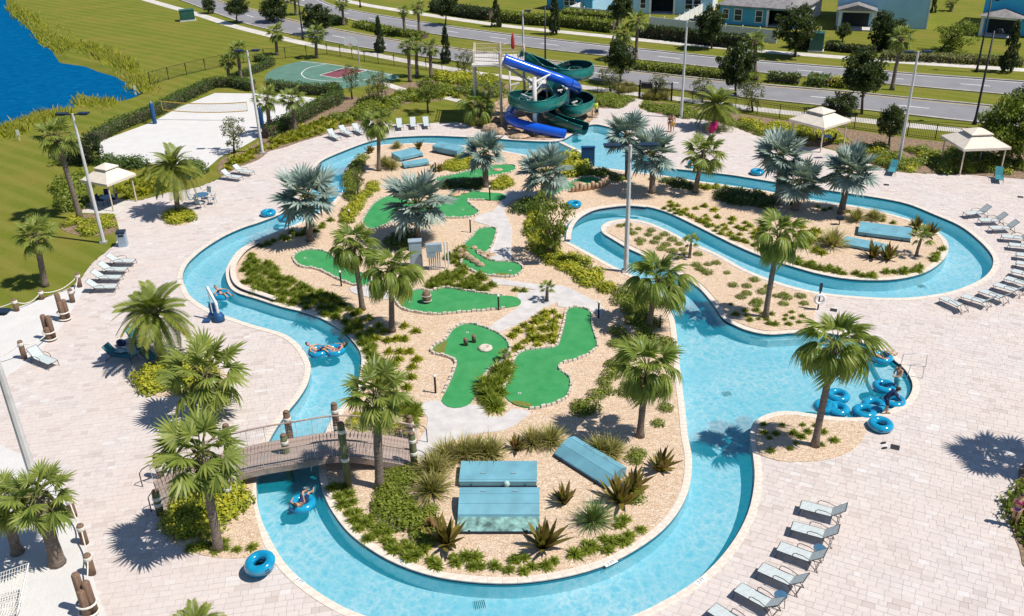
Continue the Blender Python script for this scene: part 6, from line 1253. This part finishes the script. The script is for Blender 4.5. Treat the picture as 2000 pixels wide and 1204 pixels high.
for x, y, lb in ((937,1182,'below the southern bank'), (1420,770,'in the middle of the wide pool'), (1800,560,'at the eastern bend')):
    p = G(x, y, ZF); t = thing('floor_drain', 'square drain cover on the pool floor '+lb, 'drain', (p.x, p.y, ZF+.004), .2, 'pool floor drains'); mb = MB(); mb.box((0, 0, .01), (.5, .5, .02)); mb.build('frame', M['whitestucco'], t)
    for k in range(6): mb = MB(); mb.box((-.19+.076*k, 0, .024), (.035, .42, .008)); mb.build('slot', M['dark'], t)
# ---- pool lift, handrail, umbrella
p = G(429,628); t = thing('pool_lift', 'white pool lift with blue cover and swing arm at the river edge', 'pool lift', (p.x, p.y, .035)); top = atY(401,566,p.y)-p
mb = MB(); mb.lathe((0, 0, 0), [(.32, 0), (.34, .3), (.24, .5), (.14, .55)], 14); mb.build('base_cover', M['bluepad'], t, True); mb = MB(); mb.tube([(0, 0, .5), (-.02, 0, 1.15)], .09, 8); mb.build('mast', M['white'], t)
mb = MB(); mb.beam((0, 0, 1.1), (top.x, top.y+.3, top.z), .13, .13); mb.build('arm', M['white'], t); mb = MB(); mb.tube([(top.x, top.y+.3, top.z), (top.x+.05, top.y+.3, .4)], .03, 6); mb.build('hanger', M['white'], t)
mb = MB(); mb.box((top.x+.1, top.y+.3, .35), (.55, .5, .08)); mb.box((top.x+.1, top.y+.52, .65), (.55, .06, .6)); mb.box((top.x-.25, top.y-.1, .1), (.45, .3, .06)); mb.build('seat', M['bluepad'], t)
a, b, c = G(1764,716), G(1806,718), G(1800,740); t = thing('handrail', 'thin steel handrail at the pool steps', 'handrail', a)
mb = MB(); mb.tube([Vector((-.2, 0, -.4)), Vector((-.1, 0, .75)), (b-a)*.5+Vector((0, 0, .85)), (b-a)+Vector((0, 0, .8)), (b-a)+Vector((.05, 0, 0))], .022, 6); mb.build('rail', M['galv'], t); d = G(1778,736)-a
mb = MB(); mb.tube([d+Vector((-.2, 0, -.4)), d+Vector((-.1, 0, .75)), (d+c-a)*.5+Vector((0, 0, .85)), (c-a)+Vector((0, 0, .8)), (c-a)+Vector((.05, 0, 0))], .022, 6); mb.build('rail', M['galv'], t)
def umbrella(base, label, h, r, mat, tilt, rz, half):
    t = thing('umbrella', label, 'umbrella', base, rz); mb = MB(); mb.cyl((0, 0, 0), .03, h, 8); mb.build('pole', M['galv'], t)
    Mx = Matrix.Translation((0, 0, h)) @ Matrix.Rotation(tilt, 4, 'Y'); mb = MB(); n = 8
    for k in range(n):
        a0, a1 = k*6.2832/n, (k+1)*6.2832/n; P = lambda a, u: Mx @ Vector((math.cos(a)*r*u, math.sin(a)*r*u, -half*u**1.4))
        for u0, u1 in ((0, .5), (.5, 1)): mb.add([P(a0, u0), P(a0, u1), P(a1, u1), P(a1, u0)], [(0, 1, 2, 3)])
    mb.build('canopy', M[mat], t); mb = MB(); mb.lathe((0, 0, 0), [(.25, 0), (.25, .08), (.06, .12)], 12); mb.build('base', M['concrete'], t)
p = G(1384,262); umbrella((p.x, p.y, .035), 'magenta umbrella tilted low beside the feather palm', .85, .75, 'pink', -1.05, .3, .45)
# ================================================================== WATER SLIDES
Y0 = G(1045,264).y
def path(l, step=.35):
    q = [atY(x, y, Y0+d) for x, y, d in l]
    for i in range(1, len(q)): q[i].z = min(q[i].z, q[i-1].z-.03)
    return spline(q, step, False)
blue = path([(986,116,2.5),(1030,132,2.6),(1080,150,2.8),(1112,162,3.2),(1127,172,5.5),(1115,178,10.5),(1085,180,11),(1050,183,10),(1020,190,8),(1000,203,5),(994,217,2),(1004,233,.5),(1030,246,-.3),(1065,254,-.8),(1105,263,-1.2)])
t = thing('tube_slide', 'glossy blue tube slide curling down to the landing pool', 'water slide', V3(blue[-1], 0)); o = t.location; q = [p-o for p in blue]
# flanged sections of tube
seg = 9; R_ = .47
def tube_open(mb, pts, r, n=18): mb.tube(pts, r, n, False)
for i in range(0, len(q)-1, seg):
    pts = q[i:i+seg+1]
    if len(pts) < 2: continue
    mb = MB(); tube_open(mb, pts, R_); tube_open(mb, pts, R_-.04); mb.build('tube_section', M['slideblue'], t, True)
    mb = MB(); d = (pts[1]-pts[0]).normalized(); mb.tube([pts[0]-d*.04, pts[0]+d*.04], R_+.05, 18, False); mb.tube([pts[0]-d*.04, pts[0]-d*.039], [R_+.05, R_], 18, False); mb.tube([pts[0]+d*.039, pts[0]+d*.04], [R_, R_+.05], 18, False); mb.build('flange', M['slideblue'], t)
green = path([(1020,111,6),(1050,126,6.8),(1080,140,6.5),(1110,149,6.2),(1140,146,7.2),(1150,137,9),(1135,131,10.5),(1108,135,11),(1085,150,9.5),(1078,165,7),(1088,182,4.5),(1098,192,2.5),(1080,203,.5),(1048,208,-.5),(1015,203,1),(1003,196,3),(1018,190,5.5),(1050,192,7.5),(1085,198,7),(1115,207,3),(1140,206,4),(1151,200,6),(1135,194,8),(1105,197,8),(1080,212,6),(1070,225,4),(1090,236,2),(1115,245,1),(1143,254,0)])
t = thing('open_slide', 'dark green open flume slide winding in loops to the landing pool', 'water slide', V3(green[-1], 0)); o = t.location; q = [p-o for p in green]; seg = 10
def flume(mb, pts, alls, i0, r, lip):
    prof = [(-r, .50), (-r*1.0, .10), (-r*.86, -.22), (-r*.5, -.46), (0, -.54), (r*.5, -.46), (r*.86, -.22), (r*1.0, .10), (r, .50)]
    n = len(prof); inn = [(x*.93, z+.04 if abs(x) < r*.99 else z) for x, z in prof]; vo = []; vi = []
    for k in range(len(pts)):
        i = i0+k; a = alls[max(0, i-2)]; b = alls[min(len(alls)-1, i+2)]; d = (b-a).normalized(); s = Vector((d.y, -d.x, 0)).normalized(); u = s.cross(d); c = (alls[min(len(alls)-1, i+5)]-alls[i])-(alls[i]-alls[max(0, i-5)]); bank = max(-.35, min(.35, -c.dot(s)*.25))
        u2 = u*math.cos(bank)-s*math.sin(bank); s2 = s*math.cos(bank)+u*math.sin(bank)
        if u2.z < 0: u2 = -u2
        vo += [pts[k]+s2*x+u2*z for x, z in prof]; vi += [pts[k]+s2*x+u2*z for x, z in inn]
    m = len(pts); f = [(k*n+j, k*n+j+1, (k+1)*n+j+1, (k+1)*n+j) for k in range(m-1) for j in range(n-1)]
    mb.cur = 0; mb.add(vo, f); mb.cur = 1; mb.add(vi, [x[::-1] for x in f]); mb.cur = 0
    for j in (0, n-1):
        e = [vo[k*n+j] for k in range(m)]; mb.tube(e, lip, 6, True)
for i in range(0, len(q)-1, seg):
    pts = q[i:i+seg+1]
    if len(pts) < 2: continue
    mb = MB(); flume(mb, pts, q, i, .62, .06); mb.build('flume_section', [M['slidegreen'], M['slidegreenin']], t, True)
# tower: platform, posts, rails, stairs
pb = G(980,246); Yt = pb.y; h = atY(978,128,Yt).z; L0 = atY(925,127,Yt+1.0); t = thing('slide_tower', 'tan steel slide tower with railed platform and stairs', 'tower', (pb.x, pb.y, .03))
w = pb.x-L0.x; dpt = 5.0; hp_ = h
def rel(x, y, z): return Vector((x, y, z))
for x, y, z1 in ((0, 0, hp_+1.25), (-w, .8, hp_+1.25), (0, dpt, hp_+1.2), (-w, dpt, hp_+1.2), (2.4, dpt*.75, hp_+1.15)): mb = MB(); mb.cyl((x, y, 0), .13, z1, 10); mb.build('post', M['cream'], t)
mb = MB(); mb.box((-w/2, dpt/2, hp_), (w+.3, dpt+.2, .16)); mb.build('platform', M['concrete'], t); mb = MB(); mb.box((1.2, dpt*.62, hp_), (2.4, dpt*.55, .16)); mb.build('launch_deck', M['concrete'], t)
for a, b in (((-w, dpt), (0, dpt)), ((-w, .8), (-w, dpt)), ((0, dpt*.9), (2.4, dpt*.9)), ((-w, .8), (0, 0)), ((2.4, dpt*.4), (2.4, dpt*.9))):
    for z in (.3, .65, 1.1): mb = MB(); mb.beam((*a, hp_+z), (*b, hp_+z), .05, .06); mb.build('rail', M['cream'], t)
    mb = MB()
    for k in range(1, 16): u = k/16; mb.box((a[0]+(b[0]-a[0])*u, a[1]+(b[1]-a[1])*u, hp_+.68), (.02, .02, .8))
    stuff(mb.build('balusters', M['cream'], t))
for a, b in (((0, 0, .5), (-w, .8, hp_*.8)), ((-w, .8, .5), (0, 0, hp_*.8)), ((0, dpt, .5), (-w, dpt, hp_*.8))): mb = MB(); mb.beam(a, b, .06, .06); mb.build('brace', M['cream'], t)
# stair flights
def flight(a, b, n, wd):
    a, b = Vector(a), Vector(b); d = (b-a); hz = Vector((d.x, d.y, 0)).normalized(); s = Vector((-hz.y, hz.x, 0))
    for k in range(n): p = a+d*(k+.5)/n; mb = MB(); mb.box(p, (.30, wd, .04), math.atan2(hz.y, hz.x)); mb.build('tread', M['galv'], t)
    for e in (-1, 1):
        mb = MB(); mb.beam(a+s*e*wd/2, b+s*e*wd/2, .05, .22); mb.build('stair_stringer', M['cream'], t); mb = MB(); mb.beam(a+s*e*wd/2+Vector((0, 0, 1)), b+s*e*wd/2+Vector((0, 0, 1)), .045, .05); mb.build('stair_rail', M['cream'], t)
        for k in range(0, 6): p = a+d*k/5+s*e*wd/2; mb = MB(); mb.beam(p, p+Vector((0, 0, 1)), .035, .035); mb.build('stair_post', M['cream'], t)
flight((-w*.2, dpt*.55, hp_-.1), (3.6, dpt*.75, hp_*.5), 14, 1.1); mb = MB(); mb.box((4.2, dpt*.75, hp_*.5-.05), (1.3, 1.6, .1)); mb.build('landing', M['galv'], t); flight((4.0, dpt*.62, hp_*.5-.1), (.4, dpt*.5, .1), 14, 1.1)
for x, y in ((3.7, dpt*.6), (4.7, dpt*.6), (3.7, dpt*.9), (4.7, dpt*.9)): mb = MB(); mb.cyl((x, y, 0), .06, hp_*.5+1, 8); mb.build('landing_post', M['cream'], t)
def support(b, top, label, r, arms):
    p = G(*b); h = hgt(b[0], b[1], top); s = thing('slide_support', label, 'column', (p.x, p.y, .03), 0, 'slide support columns'); mb = MB(); mb.cyl((0, 0, 0), r, h, 14); mb.build('column', M['polegrey'], s, True)
    for z, dx, dy in arms: mb = MB(); mb.beam((0, 0, h*z), (dx, dy, h*z+.15), .10, .12); mb.build('arm', M['white'], s); mb = MB(); mb.beam((0, 0, h*z-.9), (dx*.8, dy*.8, h*z+.08), .06, .06); mb.build('arm_brace', M['white'], s)
support((1045,265), 152, 'tall pale column in the middle of the slide loops', .20, ((.92, 1.6, 2.4), (.62, -1.2, 1.6), (.40, .6, 1.8)))
support((1107,236), 172, 'thick pale column beside the lower right slide loop', .24, ((.95, -1.0, -1.0), (.5, 1.1, .5)))
support((1105,190), 128, 'pale column inside the upper right slide loop', .20, ((.93, 1.2, -.6), (.93, -.9, -1)))
support((997,215), 135, 'slim tan post behind the blue tube slide', .09, ((.6, 1.0, .4),)); support((1034,205), 150, 'slim tan post beside the stair landing', .08, ((.6, .6, .4),))
umb = thing('closed_umbrella', 'closed red umbrella on the slide platform', 'umbrella', pb+Vector((1.3, dpt*.62, h+.08))); mb = MB(); mb.cyl((0, 0, 0), .03, 2.3, 8); mb.build('pole', M['galv'], umb); mb = MB(); mb.lathe((0, 0, .85), [(.14, 0), (.20, .25), (.17, .9), (.10, 1.35), (.02, 1.6)], 10); mb.build('folded_canopy', M['red'], umb, True)
for x, y, a, b, c in ((960,256,1.0,.6,.5),(975,262,.8,.6,.4),(1000,262,.9,.5,.3),(1015,270,1.0,.6,.25),(1060,268,.8,.5,.22),(1085,232,.9,.6,.3),(965,240,.7,.5,.4),(1008,250,.8,.5,.3),(1120,228,.7,.5,.25)): boulder(x, y, a, b, c, 'tan boulder in the stony bed below the slides', 'boulders below the slides')
a, b = G(1145,232), G(1168,226); t = thing('queue_rail', 'yellow and black barrier rail beside the slide exit', 'railing', (a.x, a.y, .03), math.atan2(b.y-a.y, b.x-a.x)); Lq = (b-a).length
for x in (0, Lq/2, Lq): mb = MB(); mb.cyl((x, 0, 0), .04, 1.1, 8); mb.build('post', M['black'], t)
mb = MB(); mb.box((Lq/2, 0, 1.08), (Lq, .05, .06)); mb.box((Lq/2, 0, .6), (Lq, .04, .04)); mb.build('rail', M['yellow'], t)
# ================================================================== HOUSES
def house(A, B, depth, h, wall, side, label, wins=(), lanai=(), pitch=.45, roofmat='roof', z0=0.0):
    a, b = G(*A), G(*B); d = b-a; L = d.length; t = thing('house', label, 'house', (a.x, a.y, .03), math.atan2(d.y, d.x)); cuts = sorted(lanai); x = 0
    segs = []
    for u0, u1, ztop in cuts: segs.append((x, u0*L)); x = u1*L
    segs.append((x, L))
    for s0, s1 in segs: mb = MB(); mb.box(((s0+s1)/2, .1, h/2), (s1-s0, .2, h)); mb.build('wall', M[wall], t)
    for u0, u1, ztop in cuts:
        mb = MB(); mb.box(((u0+u1)*L/2, .1, (h+ztop)/2), ((u1-u0)*L, .2, h-ztop)); mb.build('lintel', M[wall], t)
        mb = MB(); mb.box(((u0+u1)*L/2, 2.6, ztop/2), ((u1-u0)*L+.2, .1, ztop)); ln_ = mb.build('lanai_back', M['dark'], t)
        for u in (u0, u1): mb = MB(); mb.box((u*L, -.06, ztop/2), (.32, .26, ztop)); mb.build('column', M['white'], t)
        mb = MB(); mb.box(((u0+u1)*L/2, 1.3, .06), ((u1-u0)*L, 2.5, .1)); mb.build('lanai_floor', M['concrete'], t)
    for x, mt in ((.1, side), (L-.1, side)): mb = MB(); mb.box((x, depth/2+.1, h/2), (.2, depth-.2, h)); mb.build('side_wall', M[mt], t)
    mb = MB(); mb.box((L/2, depth, h/2), (L, .2, h)); mb.build('back_wall', M[side], t)
    for u0, u1, wz0, wz1 in wins:
        xw, ww, hh = (u0+u1)*L/2, (u1-u0)*L, wz1-wz0; wd = MB(); e = .10
        for cx, cz, sx, sz in ((xw, wz1+e/2, ww+2*e, e), (xw, wz0-e/2, ww+2*e, e), (xw-ww/2-e/2, (wz0+wz1)/2, e, hh), (xw+ww/2+e/2, (wz0+wz1)/2, e, hh), (xw, (wz0+wz1)/2, ww, .06)): wd.box((cx, -.04, cz), (sx, .08, sz))
        f = wd.build('window', M['white'], t); mb = MB(); mb.box((xw, -.012, (wz0+wz1)/2), (ww, .02, hh)); mb.build('pane', M['glass'], f)
    e = .45; z1 = h+pitch*min(L, depth)/2; ri = min(L, depth)/2; mb = MB(); q = [(-e, -e, h), (L+e, -e, h), (L+e, depth+e, h), (-e, depth+e, h)]
    r1, r2 = ((ri, depth/2, z1), (L-ri, depth/2, z1)) if L >= depth else ((L/2, ri, z1), (L/2, depth-ri, z1))
    if L >= depth: fs = [(0, 1, 5, 4), (1, 2, 5), (2, 3, 4, 5), (3, 0, 4)]
    else: fs = [(0, 1, 4), (1, 2, 5, 4), (2, 3, 5), (3, 0, 4, 5)]
    mb.add(q+[r1, r2], fs); mb.add([(x, y, z-.18) for x, y, z in q]+q, [(i, (i+1) % 4, 4+(i+1) % 4, 4+i) for i in range(4)]); mb.add([(x, y, z-.18) for x, y, z in q], [(3, 2, 1, 0)]); mb.build('roof', M[roofmat], t)
    return t, L
house((1068,18), (1156,28), 11, 3.0, 'wallblue', 'walllight', 'blue single-storey house at the left end of the vinyl fence', [(.40,.50,.9,2.2), (.52,.62,.9,2.2)])
house((1228,27), (1390,31), 12, 5.8, 'walllight', 'whitestucco', 'pale blue house with a dark lanai between white columns', [(.68,.76,.9,2.3), (.78,.86,.9,2.3), (.14,.20,.9,2.2)], [(.26,.55,2.6)])
house((1402,46), (1556,58), 13, 2.75, 'wallblue', 'whitestucco', 'blue single-storey house with grey shingle roof and three windows', [(.06,.13,.8,2.1), (.21,.30,.6,2.2), (.48,.56,.6,2.2)], [(.63,.92,2.4)], .42)
tH, L = house((1632,52), (1808,58), 12, 6.2, 'walllight', 'whitestucco', 'two-storey pale blue house with a gabled porch', [(.08,.14,5.0,5.8), (.72,.78,5.0,5.8), (.44,.50,.9,2.2)])
def porch(t, L, x0, x1, dp, h, hip=False):
    for x in (x0, x1): mb = MB(); mb.box((x, -dp, h/2), (.38, .38, h)); mb.build('porch_column', M['white'], t)
    mb = MB(); mb.box(((x0+x1)/2, -dp, h+.15), (x1-x0+.6, .3, .3)); mb.build('porch_beam', M['white'], t); c = (x0+x1)/2; e = .5; zr = h+.3+.36*(x1-x0)/2; mb = MB()
    yb = -.05; yf = -dp-.45; pk = (c, yf+(dp*.8 if hip else 0), zr)
    mb.add([(x0-e, yf, h+.3), (x1+e, yf, h+.3), (x1+e, yb, h+.3), (x0-e, yb, h+.3), pk, (c, yb, zr)], [(0, 4, 5, 3), (1, 2, 5, 4), (0, 1, 4)] ); mb.build('porch_roof', M['roof'], t)
    mb = MB(); mb.box((c, -dp/2, .05), (x1-x0+.5, dp, .1)); mb.build('porch_slab', M['concrete'], t); mb = MB(); mb.box((c, -.06, h*.45), (x1-x0-.8, .06, h*.9)); mb.build('porch_door', M['dark'], t)
porch(tH, L, .4, 4.8, 3.0, 2.5); mb = MB(); mb.box((L+.02, -.08, 3.1), (.14, .14, 6.2)); mb.build('downspout', M['white'], tH)
tH, L = house((1912,64), (2075,78), 12, 6.2, 'wallsky', 'whitestucco', 'two-storey bright blue house with a hipped porch and white side wall', [(.36,.41,.9,2.2), (.60,.68,.9,2.2)])
porch(tH, L, .6, 5.0, 2.6, 2.4, True)
house((1836,-8), (1880,-2), 12, 5.6, 'whitestucco', 'whitestucco', 'white house far behind between the two eastern houses', [(.3,.5,.9,2.2)])
def vinyl(pts, h, label):
    ln = line_even([V3(p, 0) for p in PX(pts)], 2.4); o = ln[0]; t = thing('vinyl_fence', label, 'fence', (o.x, o.y, .03))
    for k, p in enumerate(ln):
        mb = MB(); mb.box((p.x-o.x, p.y-o.y, h/2+.05), (.13, .13, h+.1)); po = mb.build('post', M['white'], t); mb = MB(); mb.lathe((p.x-o.x, p.y-o.y, h+.1), [(.10, 0), (.10, .04), (.01, .11)], 4); mb.build('post_cap', M['white'], po)
        if k: a, b = ln[k-1]-o, p-o; mb = MB(); mb.beam(a+Vector((0, 0, h/2)), b+Vector((0, 0, h/2)), .05, h-.08); mb.build('panel', M['walllight' if False else 'white'], t)
vinyl([(1112,36),(1200,45)], 1.8, 'white vinyl fence below the left blue house'); vinyl([(1200,45),(1224,20)], 1.8, 'white vinyl fence running back beside the pale blue house'); vinyl([(1268,57),(1340,66),(1420,76),(1516,86)], 1.8, 'long white vinyl fence in front of the grey-roofed house'); vinyl([(1316,62),(1372,30)], 1.8, 'white vinyl fence running back between pale and grey-roofed houses'); vinyl([(1112,36),(1205,-2)], 1.8, 'white vinyl fence running back from the left blue house')
# ================================================================== PEOPLE
def capsule(mb, a, b, ra, rb, n=10):
    a, b = Vector(a), Vector(b); d = b-a; k = 4; pts = []; rs = []; u = d.normalized() if d.length > 1e-6 else Vector((0, 0, 1))
    for i in range(k, 0, -1): an = i*math.pi/2/k; pts.append(a-u*ra*math.sin(an)); rs.append(max(.001, ra*math.cos(an)))
    pts += [a, b]; rs += [ra, rb]
    for i in range(1, k+1): an = i*math.pi/2/k; pts.append(b+u*rb*math.sin(an)); rs.append(max(.001, rb*math.cos(an)))
    mb.tube(pts, rs, n)
def remesh(mb, name, mat, parent, vox):
    me = mb.mesh(name+'_tmp', mat); ob = bpy.data.objects.new(name, me); COL.objects.link(ob); md = ob.modifiers.new('r', 'REMESH'); md.mode = 'VOXEL'; md.voxel_size = vox; md.use_smooth_shade = True
    sm = ob.modifiers.new('s', 'SMOOTH'); sm.factor = .5; sm.iterations = 2
    dg = bpy.context.evaluated_depsgraph_get(); out = bpy.data.meshes.new_from_object(ob.evaluated_get(dg)); bpy.data.objects.remove(ob); bpy.data.meshes.remove(me)
    out.materials.clear(); out.materials.append(mat); out.name = name; out.polygons.foreach_set('use_smooth', [True]*len(out.polygons))
    return obj(name, out, parent)
def hand(mb, w, e):
    """palm and five bent fingers beyond wrist w, away from elbow e"""
    w, e = Vector(w), Vector(e); d = (w-e).normalized(); s = d.cross(Vector((0, 0, 1))); s = s.normalized() if s.length > .1 else Vector((1, 0, 0)); n = s.cross(d)
    capsule(mb, w+d*.02-s*.018, w+d*.075-s*.018, .022, .020); capsule(mb, w+d*.02+s*.018, w+d*.075+s*.018, .022, .020)
    for k, L in enumerate((.070, .080, .074, .058)):
        p = w+d*.085+s*(.030-.020*k); q = p+d*L*.55-n*.012; capsule(mb, p, q, .0105, .010, 6); capsule(mb, q, q+d*L*.40-n*.024, .010, .008, 6)
    p = w+d*.03+s*.034; q = p+d*.035+s*.030-n*.008; capsule(mb, p, q, .013, .011, 6); capsule(mb, q, q+d*.032+s*.006, .011, .009, 6)
def person(loc, rz, J, label, wear, hair=M['hair'], s=1.0, ponytail=False, z=None):
    t = thing('person', label, 'person', loc, rz, None); t.scale = (s,)*3; J = {k: Vector(v) for k, v in J.items()}; mb = MB(); C = lambda a, b, ra, rb: capsule(mb, J[a], J[b], ra, rb)
    C('pelvis', 'belly', .125, .115); C('belly', 'chest', .115, .135); C('chest', 'neck', .11, .055); C('shL', 'shR', .062, .062); C('hipL', 'hipR', .095, .095); C('neck', 'head', .055, .06)
    up = (J['head']-J['neck']).normalized(); f = J.get('face', Vector((0, -1, 0))).normalized(); hd = J['head']+up*.06
    capsule(mb, hd-up*.03+f*.01, hd+up*.045-f*.005, .085, .092); capsule(mb, hd-up*.06+f*.045, hd-up*.03+f*.035, .045, .06)          # skull and jaw
    capsule(mb, hd-up*.005+f*.095, hd-up*.03+f*.112, .010, .014, 6); sd = f.cross(up).normalized()
    for e in (-1, 1): capsule(mb, hd+sd*e*.088, hd+sd*e*.092-up*.03, .018, .014, 6)
    for a in 'LR':
        C('sh'+a, 'el'+a, .052, .042); C('el'+a, 'wr'+a, .041, .028); hand(mb, J['wr'+a], J['el'+a]); C('hip'+a, 'kn'+a, .088, .056); C('kn'+a, 'an'+a, .055, .036)
        ft = J.get('ft'+a, Vector((0, -.19, -.055))); capsule(mb, J['an'+a]+Vector((0, .03, -.03)), J['an'+a]+ft*.6, .040, .038); capsule(mb, J['an'+a]+ft*.6, J['an'+a]+ft, .038, .026)
    remesh(mb, 'body', M['skin'], t, .013)
    mb = MB()
    for e in (-1, 1): mb.sphere(hd+f*.088+sd*e*.032+up*.012, .011, 8, 5)
    mb.build('eyes', M['dark'], t); mb = MB(); mb.sphere(hd-up*.035+f*.102, .014, 8, 5, (1.4, 1.4, .5)); mb.build('mouth', M['pinkcloth'], t)
    mb = MB(); capsule(mb, hd+up*.03-f*.022, hd+up*.055-f*.012, .098, .098); capsule(mb, hd-f*.04-up*.03, hd-f*.035+up*.03, .078, .085)
    if ponytail: capsule(mb, hd-f*.08, hd-f*.12-up*.25, .05, .03)
    remesh(mb, 'hair', hair, t, .016)
    for kind, mat in wear:
        mb = MB(); e = .018
        if kind == 'shorts':
            C('pelvis', 'belly', .125+e, .10); C('hipL', 'hipR', .095+e, .095+e)
            for a in 'LR': capsule(mb, J['hip'+a], J['hip'+a].lerp(J['kn'+a], .72), .09+e, .075+e)
        elif kind == 'briefs': capsule(mb, J['hipL'].lerp(J['hipR'], .12), J['hipR'].lerp(J['hipL'], .12), .103, .103); capsule(mb, J['pelvis'], J['pelvis'].lerp(J['belly'], .35), .132, .125)
        elif kind == 'top': capsule(mb, J['chest'].lerp(J['belly'], .15)-sd*.03, J['chest'].lerp(J['belly'], .15)+sd*.03, .142, .142)
        elif kind == 'shirt':
            C('pelvis', 'belly', .125+e, .115+e); C('belly', 'chest', .115+e, .135+e); C('chest', 'neck', .115+e, .06); C('shL', 'shR', .062+e, .062+e)
            for a in 'LR': capsule(mb, J['sh'+a], J['sh'+a].lerp(J['el'+a], .8), .055+e, .045+e)
        elif kind == 'sleeves':
            for a in 'LR': C('el'+a, 'wr'+a, .041+e, .03+e*.6); C('sh'+a, 'el'+a, .05+e, .04+e)
        remesh(mb, {'sleeves': 'sleeves', 'briefs': 'swim_briefs', 'top': 'bikini_top'}.get(kind, kind), mat, t, .016)
    return t
STAND = dict(pelvis=(0,0,.94), belly=(0,.01,1.10), chest=(0,0,1.32), neck=(0,.01,1.49), head=(0,-.01,1.58), shL=(.17,0,1.42), shR=(-.17,0,1.42), elL=(.22,.02,1.14), elR=(-.22,.02,1.14), wrL=(.22,-.08,.90), wrR=(-.22,-.08,.90), hipL=(.09,0,.90), hipR=(-.09,0,.90), knL=(.10,-.02,.49), knR=(-.10,-.02,.49), anL=(.11,.02,.08), anR=(-.11,.02,.08))
def pose(**k): d = dict(STAND); d.update(k); return d
# reclining in a ring: seat sunk in the hole, legs and arms over the rim
RECL = dict(pelvis=(0,.05,.16), belly=(0,.17,.24), chest=(0,.36,.38), neck=(0,.50,.50), head=(0,.57,.56), face=(0,-.75,.66), shL=(.17,.40,.43), shR=(-.17,.40,.43), elL=(.40,.26,.40), elR=(-.40,.26,.40), wrL=(.44,.02,.38), wrR=(-.44,.02,.38), hipL=(.09,.02,.17), hipR=(-.09,.02,.17), knL=(.13,-.42,.47), knR=(-.13,-.42,.47), anL=(.16,-.78,.28), anR=(-.16,-.78,.28), ftL=(0,-.12,.12), ftR=(0,-.12,.12))
def recl(**k): d = dict(RECL); d.update(k); return d
def floater(x, y, rz, label, wear, ringlab, J=RECL, pony=False, hair=M['hair']):
    p = ring(x, y, ringlab, ZW-.09, 'occupied swim rings'); person((p.x, p.y, ZW-.09), rz, J, label, wear, hair, 1.0, pony)
floater(435,578,.9,'person in a navy swimsuit sitting in a ring by the pool lift',[('briefs',M['navycloth']),('top',M['navycloth'])],'blue swim ring carrying the swimmer by the pool lift', recl(), True)
floater(622,688,1.3,'person in dark trunks lying back in the western of two joined rings',[('shorts',M['navycloth'])],'blue swim ring, western of the joined pair')
floater(655,686,-1.5,'person in purple swimwear lying back in the eastern of two joined rings',[('briefs',M['purple']),('top',M['purple'])],'blue swim ring, eastern of the joined pair', recl(), True)
floater(591,985,2.9,'person with one arm raised in a ring below the bridge',[('shorts',M['navycloth'])],'blue swim ring below the bridge', recl(elR=(-.34,.40,.66), wrR=(-.30,.36,.92)))
floater(1722,700,1.9,'person in dark trunks lying in a ring at the pool edge',[('shorts',M['navycloth'])],'blue swim ring carrying a bather at the pool edge')
p = G(1748,768,-.3); person((p.x, p.y, -.30), -1.1, pose(elL=(.24,-.10,1.16), wrL=(.10,-.30,1.16), elR=(-.24,-.06,1.16), wrR=(-.06,-.30,1.14), head=(0,-.03,1.58), knL=(.12,-.08,.50), anL=(.12,-.02,.08), knR=(-.10,.02,.49), anR=(-.11,.10,.08)), 'bare-chested man in aqua shorts standing on the pool step', [('shorts', M['teal'])])
p = G(1730,806,.05); person((p.x, p.y, .05), 1.5, pose(pelvis=(0,.10,.86), belly=(0,.02,1.0), chest=(0,-.16,1.15), neck=(0,-.28,1.25), head=(0,-.35,1.31), face=(0,-.8,-.6), shL=(.17,-.20,1.22), shR=(-.17,-.20,1.22), elL=(.26,-.36,1.02), elR=(-.24,-.36,1.02), wrL=(.28,-.56,.86), wrR=(-.22,-.54,.84), hipL=(.09,.10,.82), hipR=(-.09,.10,.82), knL=(.11,-.08,.46), knR=(-.11,.02,.45)), 'person in a navy rash shirt bending over the rings', [('shirt', M['navycloth']), ('sleeves', M['navycloth']), ('shorts', M['navycloth'])])
p = G(1979,1028); person((p.x, p.y, .035), -.8, pose(wrL=(.16,-.22,1.02), elL=(.26,.0,1.16), wrR=(-.18,-.2,.98), knL=(.10,-.10,.50), anL=(.10,-.10,.08), anR=(-.11,.12,.08)), 'woman in pink top and purple bikini bottoms at the eastern bed', [('briefs', M['purple']), ('top', M['pinkcloth'])], M['hair'], .95, True)
p = G(1307,258); person((p.x, p.y, .035), .2, pose(), 'bather in dark swimsuit of the couple behind the silver palms', [('briefs', M['navycloth']), ('top', M['navycloth'])], M['hair'], .96, True)
p = G(1313,259); person((p.x, p.y, .035), -.3, pose(), 'bare-chested bather of the couple behind the silver palms', [('shorts', M['yellow'])], M['hair'], 1.04)
p = G(1164,231); person((p.x, p.y, .035), .6, pose(), 'lifeguard in a lime shirt beside the slide exit', [('shirt', M['lime']), ('shorts', M['navycloth'])])
